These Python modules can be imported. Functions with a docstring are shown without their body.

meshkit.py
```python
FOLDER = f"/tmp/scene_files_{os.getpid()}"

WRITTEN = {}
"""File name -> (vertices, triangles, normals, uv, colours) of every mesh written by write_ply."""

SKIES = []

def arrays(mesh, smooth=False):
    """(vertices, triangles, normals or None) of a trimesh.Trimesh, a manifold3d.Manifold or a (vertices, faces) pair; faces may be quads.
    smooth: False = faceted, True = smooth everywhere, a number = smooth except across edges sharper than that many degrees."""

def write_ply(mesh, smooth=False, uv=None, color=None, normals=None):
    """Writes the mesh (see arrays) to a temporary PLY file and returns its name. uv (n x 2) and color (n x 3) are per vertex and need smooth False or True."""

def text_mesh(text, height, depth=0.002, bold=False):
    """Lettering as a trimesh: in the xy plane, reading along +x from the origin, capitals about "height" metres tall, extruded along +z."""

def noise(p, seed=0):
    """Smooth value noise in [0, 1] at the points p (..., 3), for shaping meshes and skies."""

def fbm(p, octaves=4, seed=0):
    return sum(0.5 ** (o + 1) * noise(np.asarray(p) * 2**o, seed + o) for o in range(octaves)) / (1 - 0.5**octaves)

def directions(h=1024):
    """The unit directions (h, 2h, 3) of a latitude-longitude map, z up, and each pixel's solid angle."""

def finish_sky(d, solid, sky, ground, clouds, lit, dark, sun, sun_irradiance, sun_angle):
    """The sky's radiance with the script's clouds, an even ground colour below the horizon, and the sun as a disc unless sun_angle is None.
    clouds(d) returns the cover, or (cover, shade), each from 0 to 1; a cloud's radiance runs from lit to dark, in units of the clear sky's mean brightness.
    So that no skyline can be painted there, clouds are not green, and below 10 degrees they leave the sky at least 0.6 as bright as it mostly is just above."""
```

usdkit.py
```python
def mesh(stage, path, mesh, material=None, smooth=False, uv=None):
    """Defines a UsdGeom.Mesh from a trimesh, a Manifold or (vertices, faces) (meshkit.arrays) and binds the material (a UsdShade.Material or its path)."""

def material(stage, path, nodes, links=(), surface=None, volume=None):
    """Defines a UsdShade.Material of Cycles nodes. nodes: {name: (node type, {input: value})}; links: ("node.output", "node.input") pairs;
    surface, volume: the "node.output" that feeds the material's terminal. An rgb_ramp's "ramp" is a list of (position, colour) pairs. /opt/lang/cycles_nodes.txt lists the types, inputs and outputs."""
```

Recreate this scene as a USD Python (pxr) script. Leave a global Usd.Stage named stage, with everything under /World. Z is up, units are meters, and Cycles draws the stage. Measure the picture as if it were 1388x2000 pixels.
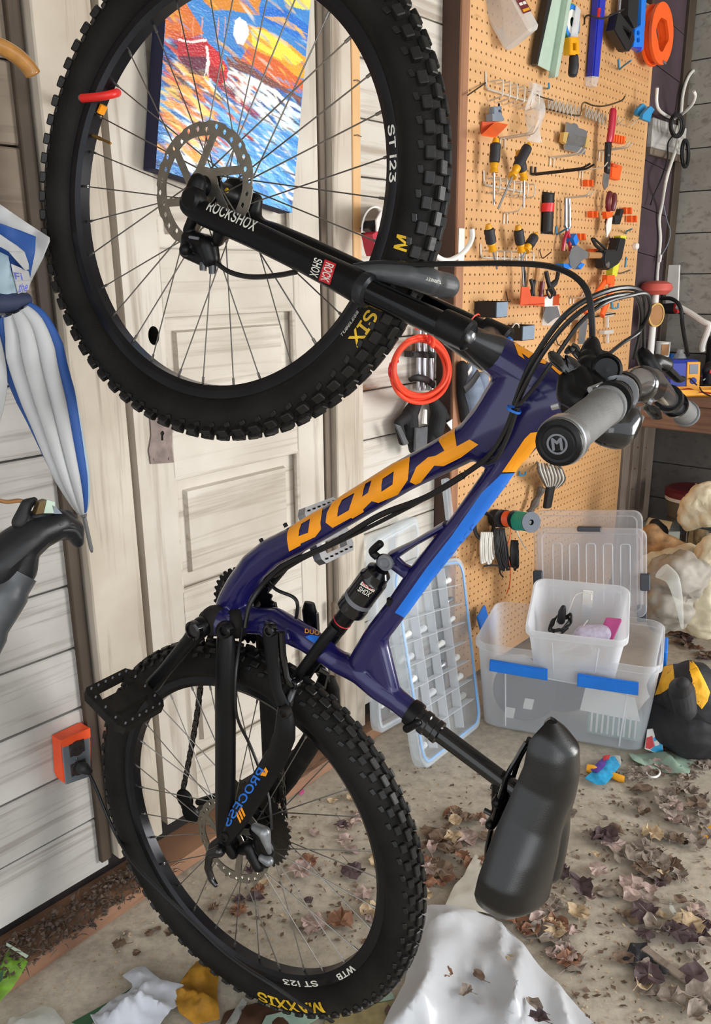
import math, random, numpy as np, trimesh, usdkit, meshkit
import manifold3d as m3
from pxr import Usd, UsdGeom, UsdLux, Gf, Sdf, Vt
from shapely.geometry import Polygon, LineString
from shapely.ops import unary_union

stage = Usd.Stage.CreateInMemory()
UsdGeom.SetStageUpAxis(stage, UsdGeom.Tokens.z)
UsdGeom.SetStageMetersPerUnit(stage, 1.0)
UsdGeom.Xform.Define(stage, '/World'); UsdGeom.Scope.Define(stage, '/World/Looks')
rnd = random.Random(7); rng = np.random.default_rng(7)

# ---------------------------------------------------------------- camera
F, PITCH, ROLL, YAW, DW, H = 1610.18, 0.27922345, -0.00998396, 0.71748492, 1.38315999, 1.335
_f = np.array([0, np.cos(PITCH), -np.sin(PITCH)]); _r = np.array([1, 0, 0.]); _u = np.cross(_r, _f)
_c, _s = np.cos(ROLL), np.sin(ROLL)
CR, CU, CF = _c*_r+_s*_u, -_s*_r+_c*_u, _f
EYE = np.array([0, 0, H])
cam = UsdGeom.Camera.Define(stage, '/World/camera')
cam.AddTransformOp().Set(Gf.Matrix4d(*CR, 0, *CU, 0, *(-CF), 0, *EYE, 1))
cam.CreateHorizontalApertureAttr(36.0); cam.CreateVerticalApertureAttr(36.0*2000/1388)
cam.CreateFocalLengthAttr(36.0*F/1388); cam.CreateClippingRangeAttr(Gf.Vec2f(.05, 100))
cam.CreateExposureAttr(EXPO := 0.36)

# ---------------------------------------------------------------- light: overcast daylight through the open garage doors
dome = UsdLux.DomeLight.Define(stage, '/World/sky')
dome.CreateIntensityAttr(0.38); dome.CreateColorAttr(Gf.Vec3f(.93, .97, 1.0))
def rect_light(name, at, aim, w, h, power, col):
    L = UsdLux.RectLight.Define(stage, '/World/'+name)
    z = np.array(at, float)-np.array(aim, float); z /= np.linalg.norm(z)
    x = np.cross([0, 0, 1.], z); x /= np.linalg.norm(x); y = np.cross(z, x)
    L.AddTransformOp().Set(Gf.Matrix4d(*x, 0, *y, 0, *z, 0, *map(float, at), 1))
    L.CreateWidthAttr(w); L.CreateHeightAttr(h); L.CreateIntensityAttr(power); L.CreateColorAttr(Gf.Vec3f(*col))
rect_light('garage_door_daylight', (3.9, 1.25, 1.15), (.1, 1.9, .8), 1.7, 1.6, 15.0, (1, .985, .955))
rect_light('doorway_daylight', (.9, -2.6, 1.2), (0.2, 1.6, .9), 2.2, 1.8, 2.0, (.97, .98, 1.0))

# ---------------------------------------------------------------- geometry of the place: wall plane frame, pixel rays
D_, N_ = np.array([np.sin(YAW), np.cos(YAW), 0]), np.array([-np.cos(YAW), np.sin(YAW), 0])   # along the left wall, into it
ZV = np.array([0, 0, 1.])
def ray(px, py): return CF+(px-694)/F*CR-(py-1000)/F*CU
def V(*a): return np.array(a, float)
def S(s, o, z): return N_*(DW-o)+D_*s+ZV*z                       # wall frame: along, out of the wall, up
def W(px, py, o=0.): r = ray(px, py); return EYE+r*((DW-o)/(r@N_))
def SW(X): return V(X@D_, DW-X@N_, X[2])
def G(px, py, z=0.): r = ray(px, py); return EYE+r*((z-H)/r[2])
S_BACK = 3.70
def K_(px, py, ds=0.): r = ray(px, py); return EYE+r*((S_BACK-ds)/(r@D_))   # back wall plane, ds in front of it
def AT(px, py, depth): r = ray(px, py); return EYE+r*depth
def PX(X): v = X-EYE; z = v@CF; return V(694+F*(v@CR)/z, 1000-F*(v@CU)/z)
class Plane:
    def __init__(s, O, n): s.O = O; s.e3 = -n; s.e1 = np.cross(ZV, s.e3); s.e1 /= np.linalg.norm(s.e1); s.e2 = np.cross(s.e3, s.e1)
    def __call__(s, px, py, w=0.): r = ray(px, py); return EYE+r*(((s.O+s.e3*w-EYE)@s.e3)/(r@s.e3))
    def P(s, a, b, c=0.): return s.O+s.e1*a+s.e2*b+s.e3*c
    def L(s, X): X = X-s.O; return V(X@s.e1, X@s.e2, X@s.e3)
def nrm(az, el): az, el = math.radians(az), math.radians(el); return V(math.cos(el)*math.sin(az), math.cos(el)*math.cos(az), math.sin(el))
unit = lambda v: np.asarray(v, float)/np.linalg.norm(v)

# ---------------------------------------------------------------- mesh helpers
def mk(v, f): return trimesh.Trimesh(np.asarray(v, float), np.asarray(f, int), process=False)
def cat(*ms):
    ms = [m for m in (ms[0] if len(ms) == 1 and isinstance(ms[0], (list, tuple)) else ms) if m is not None]
    return trimesh.util.concatenate(ms)
_BS = np.array([[x, y, z] for x in (-1, 1) for y in (-1, 1) for z in (-1, 1)], float)
_hull = {}
def cbox(a, b, c, ch=.002):
    ch = min(ch, a*.3, b*.3, c*.3)
    h = V(a, b, c)/2; p = []
    for k in range(3):
        q = _BS*(h-ch); q[:, k] = _BS[:, k]*h[k]; p.append(q)
    p = np.vstack(p)
    if 'f' not in _hull:
        m = trimesh.convex.convex_hull(np.vstack([np.where(np.arange(3) == k, _BS*1.0, _BS*.7) for k in range(3)]))
        src = np.vstack([np.where(np.arange(3) == k, _BS*1.0, _BS*.7) for k in range(3)])
        idx = [int(np.argmin(((src-v)**2).sum(1))) for v in m.vertices]
        _hull['f'] = np.array(idx)[m.faces]
    return mk(p, _hull['f'])
def xf(m, O, ex, ey, ez):
    R = np.stack([ex, ey, ez], 1); f = m.faces
    if np.linalg.det(R) < 0: f = f[:, ::-1]
    return mk(m.vertices@R.T+O, f)
def wbox(s0, s1, o0, o1, z0, z1, ch=.002):
    return xf(cbox(s1-s0, o1-o0, z1-z0, ch), S((s0+s1)/2, (o0+o1)/2, (z0+z1)/2), D_, -N_, ZV)
def obox(c, ex, ey, ez, a, b, cc, ch=.002): return xf(cbox(a, b, cc, ch), c, unit(ex), unit(ey), unit(ez))
def beam(p0, p1, w, h, up=ZV, ch=.002, ext=0.):
    p0, p1 = np.asarray(p0), np.asarray(p1); x = unit(p1-p0); y = unit(np.cross(up, x)); z = np.cross(x, y)
    return xf(cbox(np.linalg.norm(p1-p0)+ext, w, h, ch), (p0+p1)/2, x, y, z)
def cr(pts, k=6, close=False):
    P = np.array(pts, float); n = len(P); out = []
    for i in range(n if close else n-1):
        p0, p1, p2, p3 = (P[(i-1) % n], P[i], P[(i+1) % n], P[(i+2) % n]) if close else (P[max(i-1, 0)], P[i], P[i+1], P[min(i+2, n-1)])
        for t in np.arange(k)/k:
            out.append(.5*(2*p1+(p2-p0)*t+(2*p0-5*p1+4*p2-p3)*t*t+(3*p1-p0-3*p2+p3)*t**3))
    if not close: out.append(P[-1])
    return np.array(out)
def tube(pts, r, n=8, close=False, flat=None, cap=True):
    """Round tube along pts; r a number or one per point; flat=(up, k): squashed by k along up."""
    P = np.asarray(pts, float); m = len(P); r = np.broadcast_to(np.asarray(r, float), (m,))
    T = np.gradient(P, axis=0) if not close else np.roll(P, -1, 0)-np.roll(P, 1, 0)
    T /= np.maximum(np.linalg.norm(T, axis=1, keepdims=True), 1e-12)
    if flat is not None: u = np.asarray(flat[0], float)
    else: u = ZV if abs(T[0]@ZV) < .9 else V(1, 0, 0)
    vs = []; a = np.arange(n)*2*np.pi/n
    for i in range(m):
        x = np.cross(u, T[i]); x /= max(np.linalg.norm(x), 1e-9); y = np.cross(T[i], x)
        if flat is None: u = y
        ky = flat[1] if flat is not None else 1.
        vs.append(P[i]+r[i]*(np.outer(np.cos(a), x)+ky*np.outer(np.sin(a), y)))
    v = np.vstack(vs); f = []
    for i in range(m if close else m-1):
        b0, b1 = i*n, ((i+1) % m)*n
        for j in range(n):
            k = (j+1) % n; f += [(b0+j, b0+k, b1+k), (b0+j, b1+k, b1+j)]
    if cap and not close:
        v = np.vstack([v, P[0], P[-1]]); c0, c1 = len(v)-2, len(v)-1
        f += [(c0, (j+1) % n, j) for j in range(n)]+[(c1, (m-1)*n+j, (m-1)*n+(j+1) % n) for j in range(n)]
    return mk(v, f)
def rod(p0, p1, r, n=10): return tube([p0, p1], r, n)
def axes(ax):
    z = unit(ax); x = np.cross(z, ZV if abs(z[2]) < .9 else V(1, 0, 0)); x = unit(x); return x, np.cross(z, x), z
def lathe(prof, O, ax, n=24, ex=None):
    """prof: (radius, height) pairs from bottom to top along ax."""
    x, y, z = axes(ax)
    if ex is not None: x = unit(np.asarray(ex)-np.dot(ex, z)*z); y = np.cross(z, x)
    a = np.arange(n)*2*np.pi/n; ring = np.outer(np.cos(a), x)+np.outer(np.sin(a), y)
    v = np.vstack([O+h*z+max(r, 1e-5)*ring for r, h in prof]); f = []
    for i in range(len(prof)-1):
        for j in range(n):
            k = (j+1) % n; f += [(i*n+j, i*n+k, (i+1)*n+k), (i*n+j, (i+1)*n+k, (i+1)*n+j)]
    return mk(v, f)
def ext(poly, th, ch=0.):
    """Shapely polygon extruded 0..th, with a step bevel."""
    polys = getattr(poly, 'geoms', [poly])
    ms = [trimesh.creation.extrude_polygon(p, th, engine='earcut') for p in polys]
    return cat(ms)
def basis(P3, nn):
    n = unit(nn); x = unit(P3[1]-P3[0]); x = unit(x-n*(x@n)); return x, np.cross(n, x), n
def prism(P3, nn, th, holes=(), ch=0.):
    """Coplanar world points extruded by th along nn (holes: lists of world points)."""
    P3 = np.asarray(P3, float); x, y, n = basis(P3, nn); O = P3[0]
    q = lambda A: [((p-O)@x, (p-O)@y) for p in np.asarray(A, float)]
    pg = Polygon(q(P3), [q(h) for h in holes]).buffer(0)
    if ch:
        pg2 = pg.buffer(-ch)
        m = cat(ext(pg, th-ch), ext(pg2, th))
    else: m = ext(pg, th)
    return xf(m, O, x, y, n)
def grid(f, nu, nv, closeu=False, closev=False):
    """f(u,v)->xyz array on a lattice; u,v in 0..1."""
    U, Vv = np.meshgrid(np.linspace(0, 1, nu, endpoint=not closeu), np.linspace(0, 1, nv, endpoint=not closev), indexing='ij')
    v = f(U, Vv).reshape(-1, 3); q = []
    i, j = np.meshgrid(np.arange(nu if closeu else nu-1), np.arange(nv if closev else nv-1), indexing='ij'); i, j = i.ravel(), j.ravel()
    i2, j2 = (i+1) % nu, (j+1) % nv
    a, b, c, d = i*nv+j, i2*nv+j, i2*nv+j2, i*nv+j2
    return mk(v, np.vstack([np.stack([a, b, c], 1), np.stack([a, c, d], 1)]))
def thick(m, t):
    """Closed shell of a sheet: the sheet and a copy moved by t against its normals, joined along its rim."""
    n = np.array(m.vertex_normals); v = np.vstack([m.vertices, m.vertices-n*t]); k = len(m.vertices)
    e = np.sort(m.edges, 1); u, c = np.unique(e, axis=0, return_counts=True); rim = {tuple(x) for x in u[c == 1]}
    side = [(b, a, a+k, b+k) for a, b in m.edges if tuple(sorted((a, b))) in rim]
    f = [*m.faces, *(m.faces[:, ::-1]+k)]
    for a, b, c2, d2 in side: f += [(a, b, c2), (a, c2, d2)]
    return mk(v, f)
def blob(chains, ref=.006, it=12, seg=20):
    """One smooth body: chains of (point, radius), each pair hulled, all united, refined and smoothed."""
    parts = []
    m3.set_circular_segments(seg)
    def sph(p, r): return m3.Manifold.sphere(float(r), seg).translate([float(x) for x in p])
    for ch in chains:
        if ch and ch[0] == 'hull': parts.append(m3.Manifold.batch_hull([sph(p, r) for p, r in ch[1]])); continue
        if len(ch) == 1: parts.append(sph(*ch[0]))
        for (p, r), (q, s) in zip(ch[:-1], ch[1:]): parts.append(m3.Manifold.batch_hull([sph(p, r), sph(q, s)]))
    M = m3.Manifold.batch_boolean(parts, m3.OpType.Add).refine_to_length(ref)
    me = M.to_mesh(); t = trimesh.Trimesh(me.vert_properties[:, :3], me.tri_verts, process=True)
    if it: trimesh.smoothing.filter_taubin(t, lamb=.5, nu=.52, iterations=it)
    return mk(t.vertices, t.faces)

# ---------------------------------------------------------------- prims: things, parts, sub-parts
_n = {}; ORI = {}
def _name(parent, name):
    k = _n.get((parent, name), 0); _n[(parent, name)] = k+1
    return f'{parent}/{name}' if k == 0 else f'{parent}/{name}_{k:03d}'
def data(p, **kw):
    for k, v in kw.items():
        if v: p.SetCustomDataByKey(k, v)
def thing(name, label, category, at=(0, 0, 0), group=None, kind=None):
    path = _name('/World', name); x = UsdGeom.Xform.Define(stage, path)
    x.AddTranslateOp().Set(Gf.Vec3d(*map(float, at))); ORI[path] = np.array(at, float)
    data(x.GetPrim(), label=label, category=category, group=group, kind=kind); return path
def part(parent, name, mesh, mat, smooth=30, label=None, kind=None):
    path = _name(parent, name); o = ORI.get(parent, np.zeros(3)); ORI[path] = o
    p = usdkit.mesh(stage, path, mk(mesh.vertices-o, mesh.faces), MATS[mat], smooth=smooth).GetPrim()
    data(p, label=label, kind=kind); return path
def single(name, mesh, mat, label, category, group=None, kind=None, smooth=30):
    b = mesh.bounds; at = V(*(b[0, :2]+b[1, :2])/2, b[0, 2]); path = _name('/World', name)
    m = usdkit.mesh(stage, path, mk(mesh.vertices-at, mesh.faces), MATS[mat], smooth=smooth); m.AddTranslateOp().Set(Gf.Vec3d(*map(float, at)))
    ORI[path] = at; data(m.GetPrim(), label=label, category=category, group=group, kind=kind); return path
def struct(name, mesh, mat, label=None, category=None, smooth=30):
    path = _name('/World', name); ORI[path] = np.zeros(3)
    p = usdkit.mesh(stage, path, mesh, MATS[mat], smooth=smooth).GetPrim(); data(p, kind='structure', label=label, category=category); return path

# ---------------------------------------------------------------- materials
MATS = {}
def lin(h):
    if not isinstance(h, str): return tuple(h)
    c = [int(h[i:i+2], 16)/255 for i in (0, 2, 4)]
    return tuple(x/12.92 if x < .04045 else ((x+.055)/1.055)**2.4 for x in c)
mulc = lambda c, k: tuple(min(1., x*k) for x in c)
def mt(name, col, rough=.5, metal=0., var=.1, sc=14., bump=0., bsc=120., **pb):
    c = lin(col)
    nodes = {'g': ('geometry', {}), 'n': ('noise_texture', {'scale': sc, 'detail': 4.}), 'r': ('rgb_ramp', {'ramp': [(.3, mulc(c, 1-var)), (.7, mulc(c, 1+var))]}),
             'p': ('principled_bsdf', {'roughness': rough, 'metallic': metal, **pb})}
    links = [('g.position', 'n.vector'), ('n.fac', 'r.fac'), ('r.color', 'p.base_color')]
    if bump:
        nodes['b'] = ('noise_texture', {'scale': bsc, 'detail': 3.}); nodes['u'] = ('bump', {'strength': bump, 'distance': .002})
        links += [('g.position', 'b.vector'), ('b.fac', 'u.height'), ('u.normal', 'p.normal')]
    MATS[name] = usdkit.material(stage, '/World/Looks/'+name, nodes, links, surface='p.BSDF'); return name
def wood(name, c1, c2, streak, amt=.6, axis='s', rough=.7, sc=1., lo=.52, hi=.68, bump=.35, spot=None, spot_lo=.6):
    """Wood or flaking paint on wood: grain along s (wall direction), z (upright) or n (out of the wall)."""
    k = {'s': (1.6, 26, 42), 'z': (30, 30, 1.5), 'n': (26, 1.6, 30)}[axis]
    nodes = {'g': ('geometry', {}), 'o': ('object_info', {}), 'sv': ('vector_math', {'math_type': 'scale', 'vector1': (3.1, 5.7, 4.3)}),
             'ro': ('vector_rotate', {'rotate_type': 'z_axis', 'angle': YAW-math.pi/2}), 'ad': ('vector_math', {'math_type': 'add'}),
             'm': ('mapping', {'scale': tuple(x*sc for x in k)}), 'n': ('noise_texture', {'scale': 1., 'detail': 7., 'roughness': .62, 'distortion': .4}),
             'q': ('noise_texture', {'scale': 4.5*sc, 'detail': 4.}), 'r': ('rgb_ramp', {'ramp': [(.3, lin(c1)), (.7, lin(c2))]}),
             'k': ('rgb_ramp', {'ramp': [(lo, (0, 0, 0)), (hi, (amt, amt, amt))]}), 'x': ('mix_color', {'b': lin(streak)}),
             'u': ('bump', {'strength': bump, 'distance': .0015}), 'p': ('principled_bsdf', {'roughness': rough})}
    links = [('g.position', 'ro.vector'), ('o.random', 'sv.scale'), ('ro.vector', 'ad.vector1'), ('sv.vector', 'ad.vector2'), ('ad.vector', 'm.vector'), ('m.vector', 'n.vector'),
             ('ad.vector', 'q.vector'), ('q.fac', 'r.fac'), ('n.fac', 'k.fac'), ('k.color', 'x.fac'), ('r.color', 'x.a'), ('n.fac', 'u.height'), ('u.normal', 'p.normal')]
    last = 'x.result'
    if spot:
        nodes |= {'m2': ('mapping', {'scale': tuple(math.sqrt(x)*1.1 for x in k)}), 'n2': ('noise_texture', {'scale': 1., 'detail': 6., 'roughness': .7}), 'k2': ('rgb_ramp', {'ramp': [(spot_lo, (0, 0, 0)), (spot_lo+.06, (.85, .85, .85))]}), 'y': ('mix_color', {'b': lin(spot)})}
        links += [('ad.vector', 'm2.vector'), ('m2.vector', 'n2.vector'), ('n2.fac', 'k2.fac'), ('k2.color', 'y.fac'), (last, 'y.a')]; last = 'y.result'
    links.append((last, 'p.base_color'))
    MATS[name] = usdkit.material(stage, '/World/Looks/'+name, nodes, links, surface='p.BSDF'); return name
def clear(name, col, op=.3, edge=.75, rough=.25, tint=(1, 1, 1)):
    """See-through plastic: mostly transparent face on, milkier at grazing angles."""
    nodes = {'t': ('transparent_bsdf', {'color': tint}), 'p': ('principled_bsdf', {'base_color': lin(col), 'roughness': rough}), 'tr': ('translucent_bsdf', {'color': lin(col)}),
             'm0': ('mix_closure', {'fac': .35}), 'l': ('layer_weight', {'blend': .4}), 'mr': ('map_range', {'from_min': 0., 'from_max': 1., 'to_min': op, 'to_max': edge}), 'm': ('mix_closure', {})}
    links = [('p.BSDF', 'm0.closure1'), ('tr.BSDF', 'm0.closure2'), ('l.facing', 'mr.value'), ('mr.result', 'm.fac'), ('t.BSDF', 'm.closure1'), ('m0.closure', 'm.closure2')]
    MATS[name] = usdkit.material(stage, '/World/Looks/'+name, nodes, links, surface='m.closure'); return name
def cloth(name, col, tr=.25, rough=.6, var=.08, sc=8., col2=None):
    c = lin(col); c2 = lin(col2) if col2 else mulc(c, 1+var)
    nodes = {'g': ('geometry', {}), 'n': ('noise_texture', {'scale': sc, 'detail': 5.}), 'r': ('rgb_ramp', {'ramp': [(.35, mulc(c, 1-var)), (.65, c2)]}),
             'p': ('principled_bsdf', {'roughness': rough}), 't': ('translucent_bsdf', {}), 'm': ('mix_closure', {'fac': tr})}
    links = [('g.position', 'n.vector'), ('n.fac', 'r.fac'), ('r.color', 'p.base_color'), ('r.color', 't.color'), ('p.BSDF', 'm.closure1'), ('t.BSDF', 'm.closure2')]
    MATS[name] = usdkit.material(stage, '/World/Looks/'+name, nodes, links, surface='m.closure'); return name
wood('siding_paint', '9f9b96', 'c2bfba', '6f655b', .7, 's', spot='86684f', spot_lo=.64)
wood('siding_worn', 'c2bbb0', 'd8d3ca', '8d7864', .6, 's', spot='9c6b45', spot_lo=.585)
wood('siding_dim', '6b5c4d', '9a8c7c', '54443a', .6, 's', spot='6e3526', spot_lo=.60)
wood('casing_paint', 'b0a391', 'd0c6b8', '7a6857', .7, 'z', spot='a8683e', spot_lo=.72)
wood('door_paint', 'beb4a6', 'd9d2c7', '8d7d6b', .6, 'z', spot='94795e', spot_lo=.70)
wood('door_rail', 'bfb5a7', 'dbd4c9', '8d7e6d', .55, 's', spot='94795e', spot_lo=.70)
wood('jamb_dark', '33291f', '4d4033', '221a14', .5, 'z')
wood('jamb_brown', '5d5044', '786a5b', '40342a', .5, 'z')
wood('stud_dark', '37241c', '4d3328', '21140f', .6, 'z')
wood('stud_tan', '8f6446', 'a9785a', '6b4630', .5, 'z')
wood('pine_strip', 'd0a06a', 'e0b784', 'a87744', .4, 'z', rough=.55)
wood('sill_wood', '7f5d49', '9f775a', '5c4233', .6, 's', spot='5a463a', spot_lo=.55)
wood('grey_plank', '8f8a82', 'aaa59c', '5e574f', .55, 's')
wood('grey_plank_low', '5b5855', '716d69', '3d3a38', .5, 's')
wood('grey_stud', '75675b', '94867a', '4c4038', .55, 'z', spot='4a332a', spot_lo=.64)
wood('bench_wood', '6d5142', '8e6f5c', '49342a', .55, 'n')
mt('tar_board', '42333a', .85, var=.28, sc=6, bump=.3, bsc=60)
mt('dark_void', '181210', .9)
wood('pegboard', 'c79561', 'd9ab78', 'b07f4d', .3, 's', rough=.6, sc=.5, bump=.05, spot='9a6d42', spot_lo=.66)
# ================================================================ the room
def concrete():
    nodes = {'g': ('geometry', {}), 'a': ('noise_texture', {'scale': 2.2, 'detail': 8., 'roughness': .65}), 'b': ('noise_texture', {'scale': 38., 'detail': 6., 'roughness': .7}),
             'c': ('noise_texture', {'scale': 5.5, 'detail': 6., 'roughness': .7, 'distortion': .6}), 'v': ('voronoi_texture', {'scale': 170.}),
             'ra': ('rgb_ramp', {'ramp': [(.3, lin('9d9486')), (.5, lin('b6ac9b')), (.7, lin('c4baac'))]}), 'rb': ('rgb_ramp', {'ramp': [(.34, (.74, .74, .74)), (.6, (1.05, 1.05, 1.05))]}),
             'rc': ('rgb_ramp', {'ramp': [(.58, (0, 0, 0)), (.76, (.7, .7, .7))]}), 'rv': ('rgb_ramp', {'ramp': [(.05, (.7, .7, .7)), (.2, (1, 1, 1))]}),
             'm1': ('mix_color', {'blend_type': 'multiply', 'fac': 1.}), 'm2': ('mix_color', {'b': lin('5d5349')}), 'm3': ('mix_color', {'blend_type': 'multiply', 'fac': .7}),
             'u': ('bump', {'strength': .5, 'distance': .003}), 'p': ('principled_bsdf', {'roughness': .8})}
    L = [('g.position', x+'.vector') for x in 'abcv']+[('a.fac', 'ra.fac'), ('b.fac', 'rb.fac'), ('c.fac', 'rc.fac'), ('v.distance', 'rv.fac'), ('ra.color', 'm1.a'), ('rb.color', 'm1.b'), ('m1.result', 'm2.a'), ('rc.color', 'm2.fac'),
         ('m2.result', 'm3.a'), ('rv.color', 'm3.b'), ('m3.result', 'p.base_color'), ('b.fac', 'u.height'), ('u.normal', 'p.normal')]
    MATS['concrete'] = usdkit.material(stage, '/World/Looks/concrete', nodes, L, surface='p.BSDF')
concrete()
struct('floor', wbox(-3.2, S_BACK+.1, -.1, 5.5, -.1, 0), 'concrete')
struct('ceiling', wbox(-1.6, S_BACK+.1, -.1, 2.9, 2.62, 2.66), 'grey_plank')
# --- left wall: shiplap boards, door and casings
wl = thing('wall_left', None, None, S(1.5, -.07, 0), kind='structure')
Z0, PZ = .0715, .1347
for k in range(0, 19):
    z0, z1 = Z0+k*PZ, Z0+(k+1)*PZ
    j = rnd.uniform(-.002, .002)
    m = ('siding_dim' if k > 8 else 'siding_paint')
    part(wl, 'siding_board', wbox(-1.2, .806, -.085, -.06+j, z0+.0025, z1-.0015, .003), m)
    j = rnd.uniform(-.0015, .0015)
    part(wl, 'siding_board', wbox(1.662, 3.66, -.085, -.058+j, z0+.0225, z1+.0185, .003), 'siding_worn')
part(wl, 'backing_board', wbox(-1.2, 3.75, -.11, -.087, 0, 2.6), 'dark_void')
t1 = thing('trim_1', 'weathered white upright casing board left of the old door', 'door casing', S(.87, -.05, .1), kind='structure')
part(t1, 'casing_board', wbox(.814, .930, -.08, -.028, .098, 2.6, .003), 'casing_paint')
part(t1, 'edge_strip', wbox(.782, .808, -.07, -.048, .098, 2.6, .002), 'jamb_dark', label='dark bare wood strip along the casing')
part(t1, 'jamb', wbox(.9302, .957, -.10, -.083, .098, 2.6), 'dark_void')
t2 = thing('trim_2', 'white upright casing board right of the old door', 'door casing', S(1.6, -.05, .1), kind='structure')
part(t2, 'jamb', wbox(1.5165, 1.534, -.10, -.08, .05, 2.6), 'dark_void')
part(t2, 'door_stop', wbox(1.527, 1.55, -.09, -.05, .05, 2.6, .002), 'jamb_brown', label='brown unpainted jamb strip')
part(t2, 'casing_board', wbox(1.5515, 1.621, -.08, -.030, .05, 2.6, .003), 'casing_paint')
part(t2, 'edge_strip', wbox(1.6212, 1.629, -.08, -.044, 1.2, 2.6, .001), 'jamb_brown')
part(t2, 'pine_strip', wbox(1.6295, 1.6605, -.08, -.036, 1.2, 2.6, .002), 'pine_strip', label='pale yellow bare pine strip')
part(t2, 'lower_casing', wbox(1.6215, 1.6605, -.08, -.034, .05, 1.199, .002), 'casing_paint')
for z in (1.78, 1.66):
    part(t2, 'bent_nail', tube([S(1.634, -.036, z), S(1.642, -.030, z+.002), S(1.655, -.030, z-.001)], .0012, 6), 'jamb_brown')
# --- door
dr = thing('door_1', 'old off white panelled wooden door behind the bicycle', 'door', S(1.237, -.06, .1), kind='structure')
def dpart(n, s0, s1, z0, z1, o1, m, ch=.002): return part(dr, n, wbox(s0, s1, -.078, o1, z0, z1, ch), m)
# left stile with a bored knob hole and a keyhole
def stile():
    q = lambda s, z: S(s, -.078, z)
    hole = [q(1.020+.0135*math.cos(a), 1.222+.019*math.sin(a)) for a in np.linspace(0, 2*np.pi, 20)[:-1]]
    return prism([q(.956, .1), q(1.046, .1), q(1.046, 2.6), q(.956, 2.6)], -N_, .033, [hole])
part(dr, 'stile', stile(), 'door_paint'); part(dr, 'bore_lining', grid(lambda u, v: np.array([[S(1.020+.0126*math.cos(a*2*math.pi), b, 1.222+.0181*math.sin(a*2*math.pi)) for a, b in zip(ra, rb)] for ra, rb in zip(u, -.078+v*.0326)]), 25, 2), 'dark_void', True, label='dark bored hole'); part(dr, 'lock_bore', wbox(.96, 1.06, -.085, -.079, 1.15, 1.29), 'dark_void')
dpart('stile', 1.424, 1.516, .1, 2.6, -.045, 'door_paint')
RZ = [(.1, .225), (.508, .655), (.918, 1.02), (1.262, 1.385), (1.98, 2.08)]
for z0, z1 in RZ: dpart('rail', 1.0465, 1.4235, z0, z1, -.0455, 'door_rail')
for (_, z0), (z1, _) in zip(RZ[:-1], RZ[1:]):
    s0, s1 = 1.0465, 1.4235
    part(dr, 'panel', wbox(s0, s1, -.078, -.066, z0, z1, .001), 'door_rail')
    i = .034
    # raised field: a bevelled slab standing proud of the sunk margin
    a = np.array([S(s0+i, -.0665, z0+i), S(s1-i, -.0665, z0+i), S(s1-i, -.0665, z1-i), S(s0+i, -.0665, z1-i)])
    b = np.array([S(s0+i+.004, -.055, z0+i+.004), S(s1-i-.004, -.055, z0+i+.004), S(s1-i-.004, -.055, z1-i-.004), S(s0+i+.004, -.055, z1-i-.004)])
    part(dr, 'raised_field', trimesh.convex.convex_hull(np.vstack([a, b])), 'door_rail', smooth=False)
    for (p, q) in ((0, 1), (1, 2), (2, 3), (3, 0)):       # quarter-round moulding along the frame
        c = np.array([S(s0, -.052, z0), S(s1, -.052, z0), S(s1, -.052, z1), S(s0, -.052, z1)])
        part(dr, 'moulding', tube([c[p], c[q]], .007, 8), 'door_rail')
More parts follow.
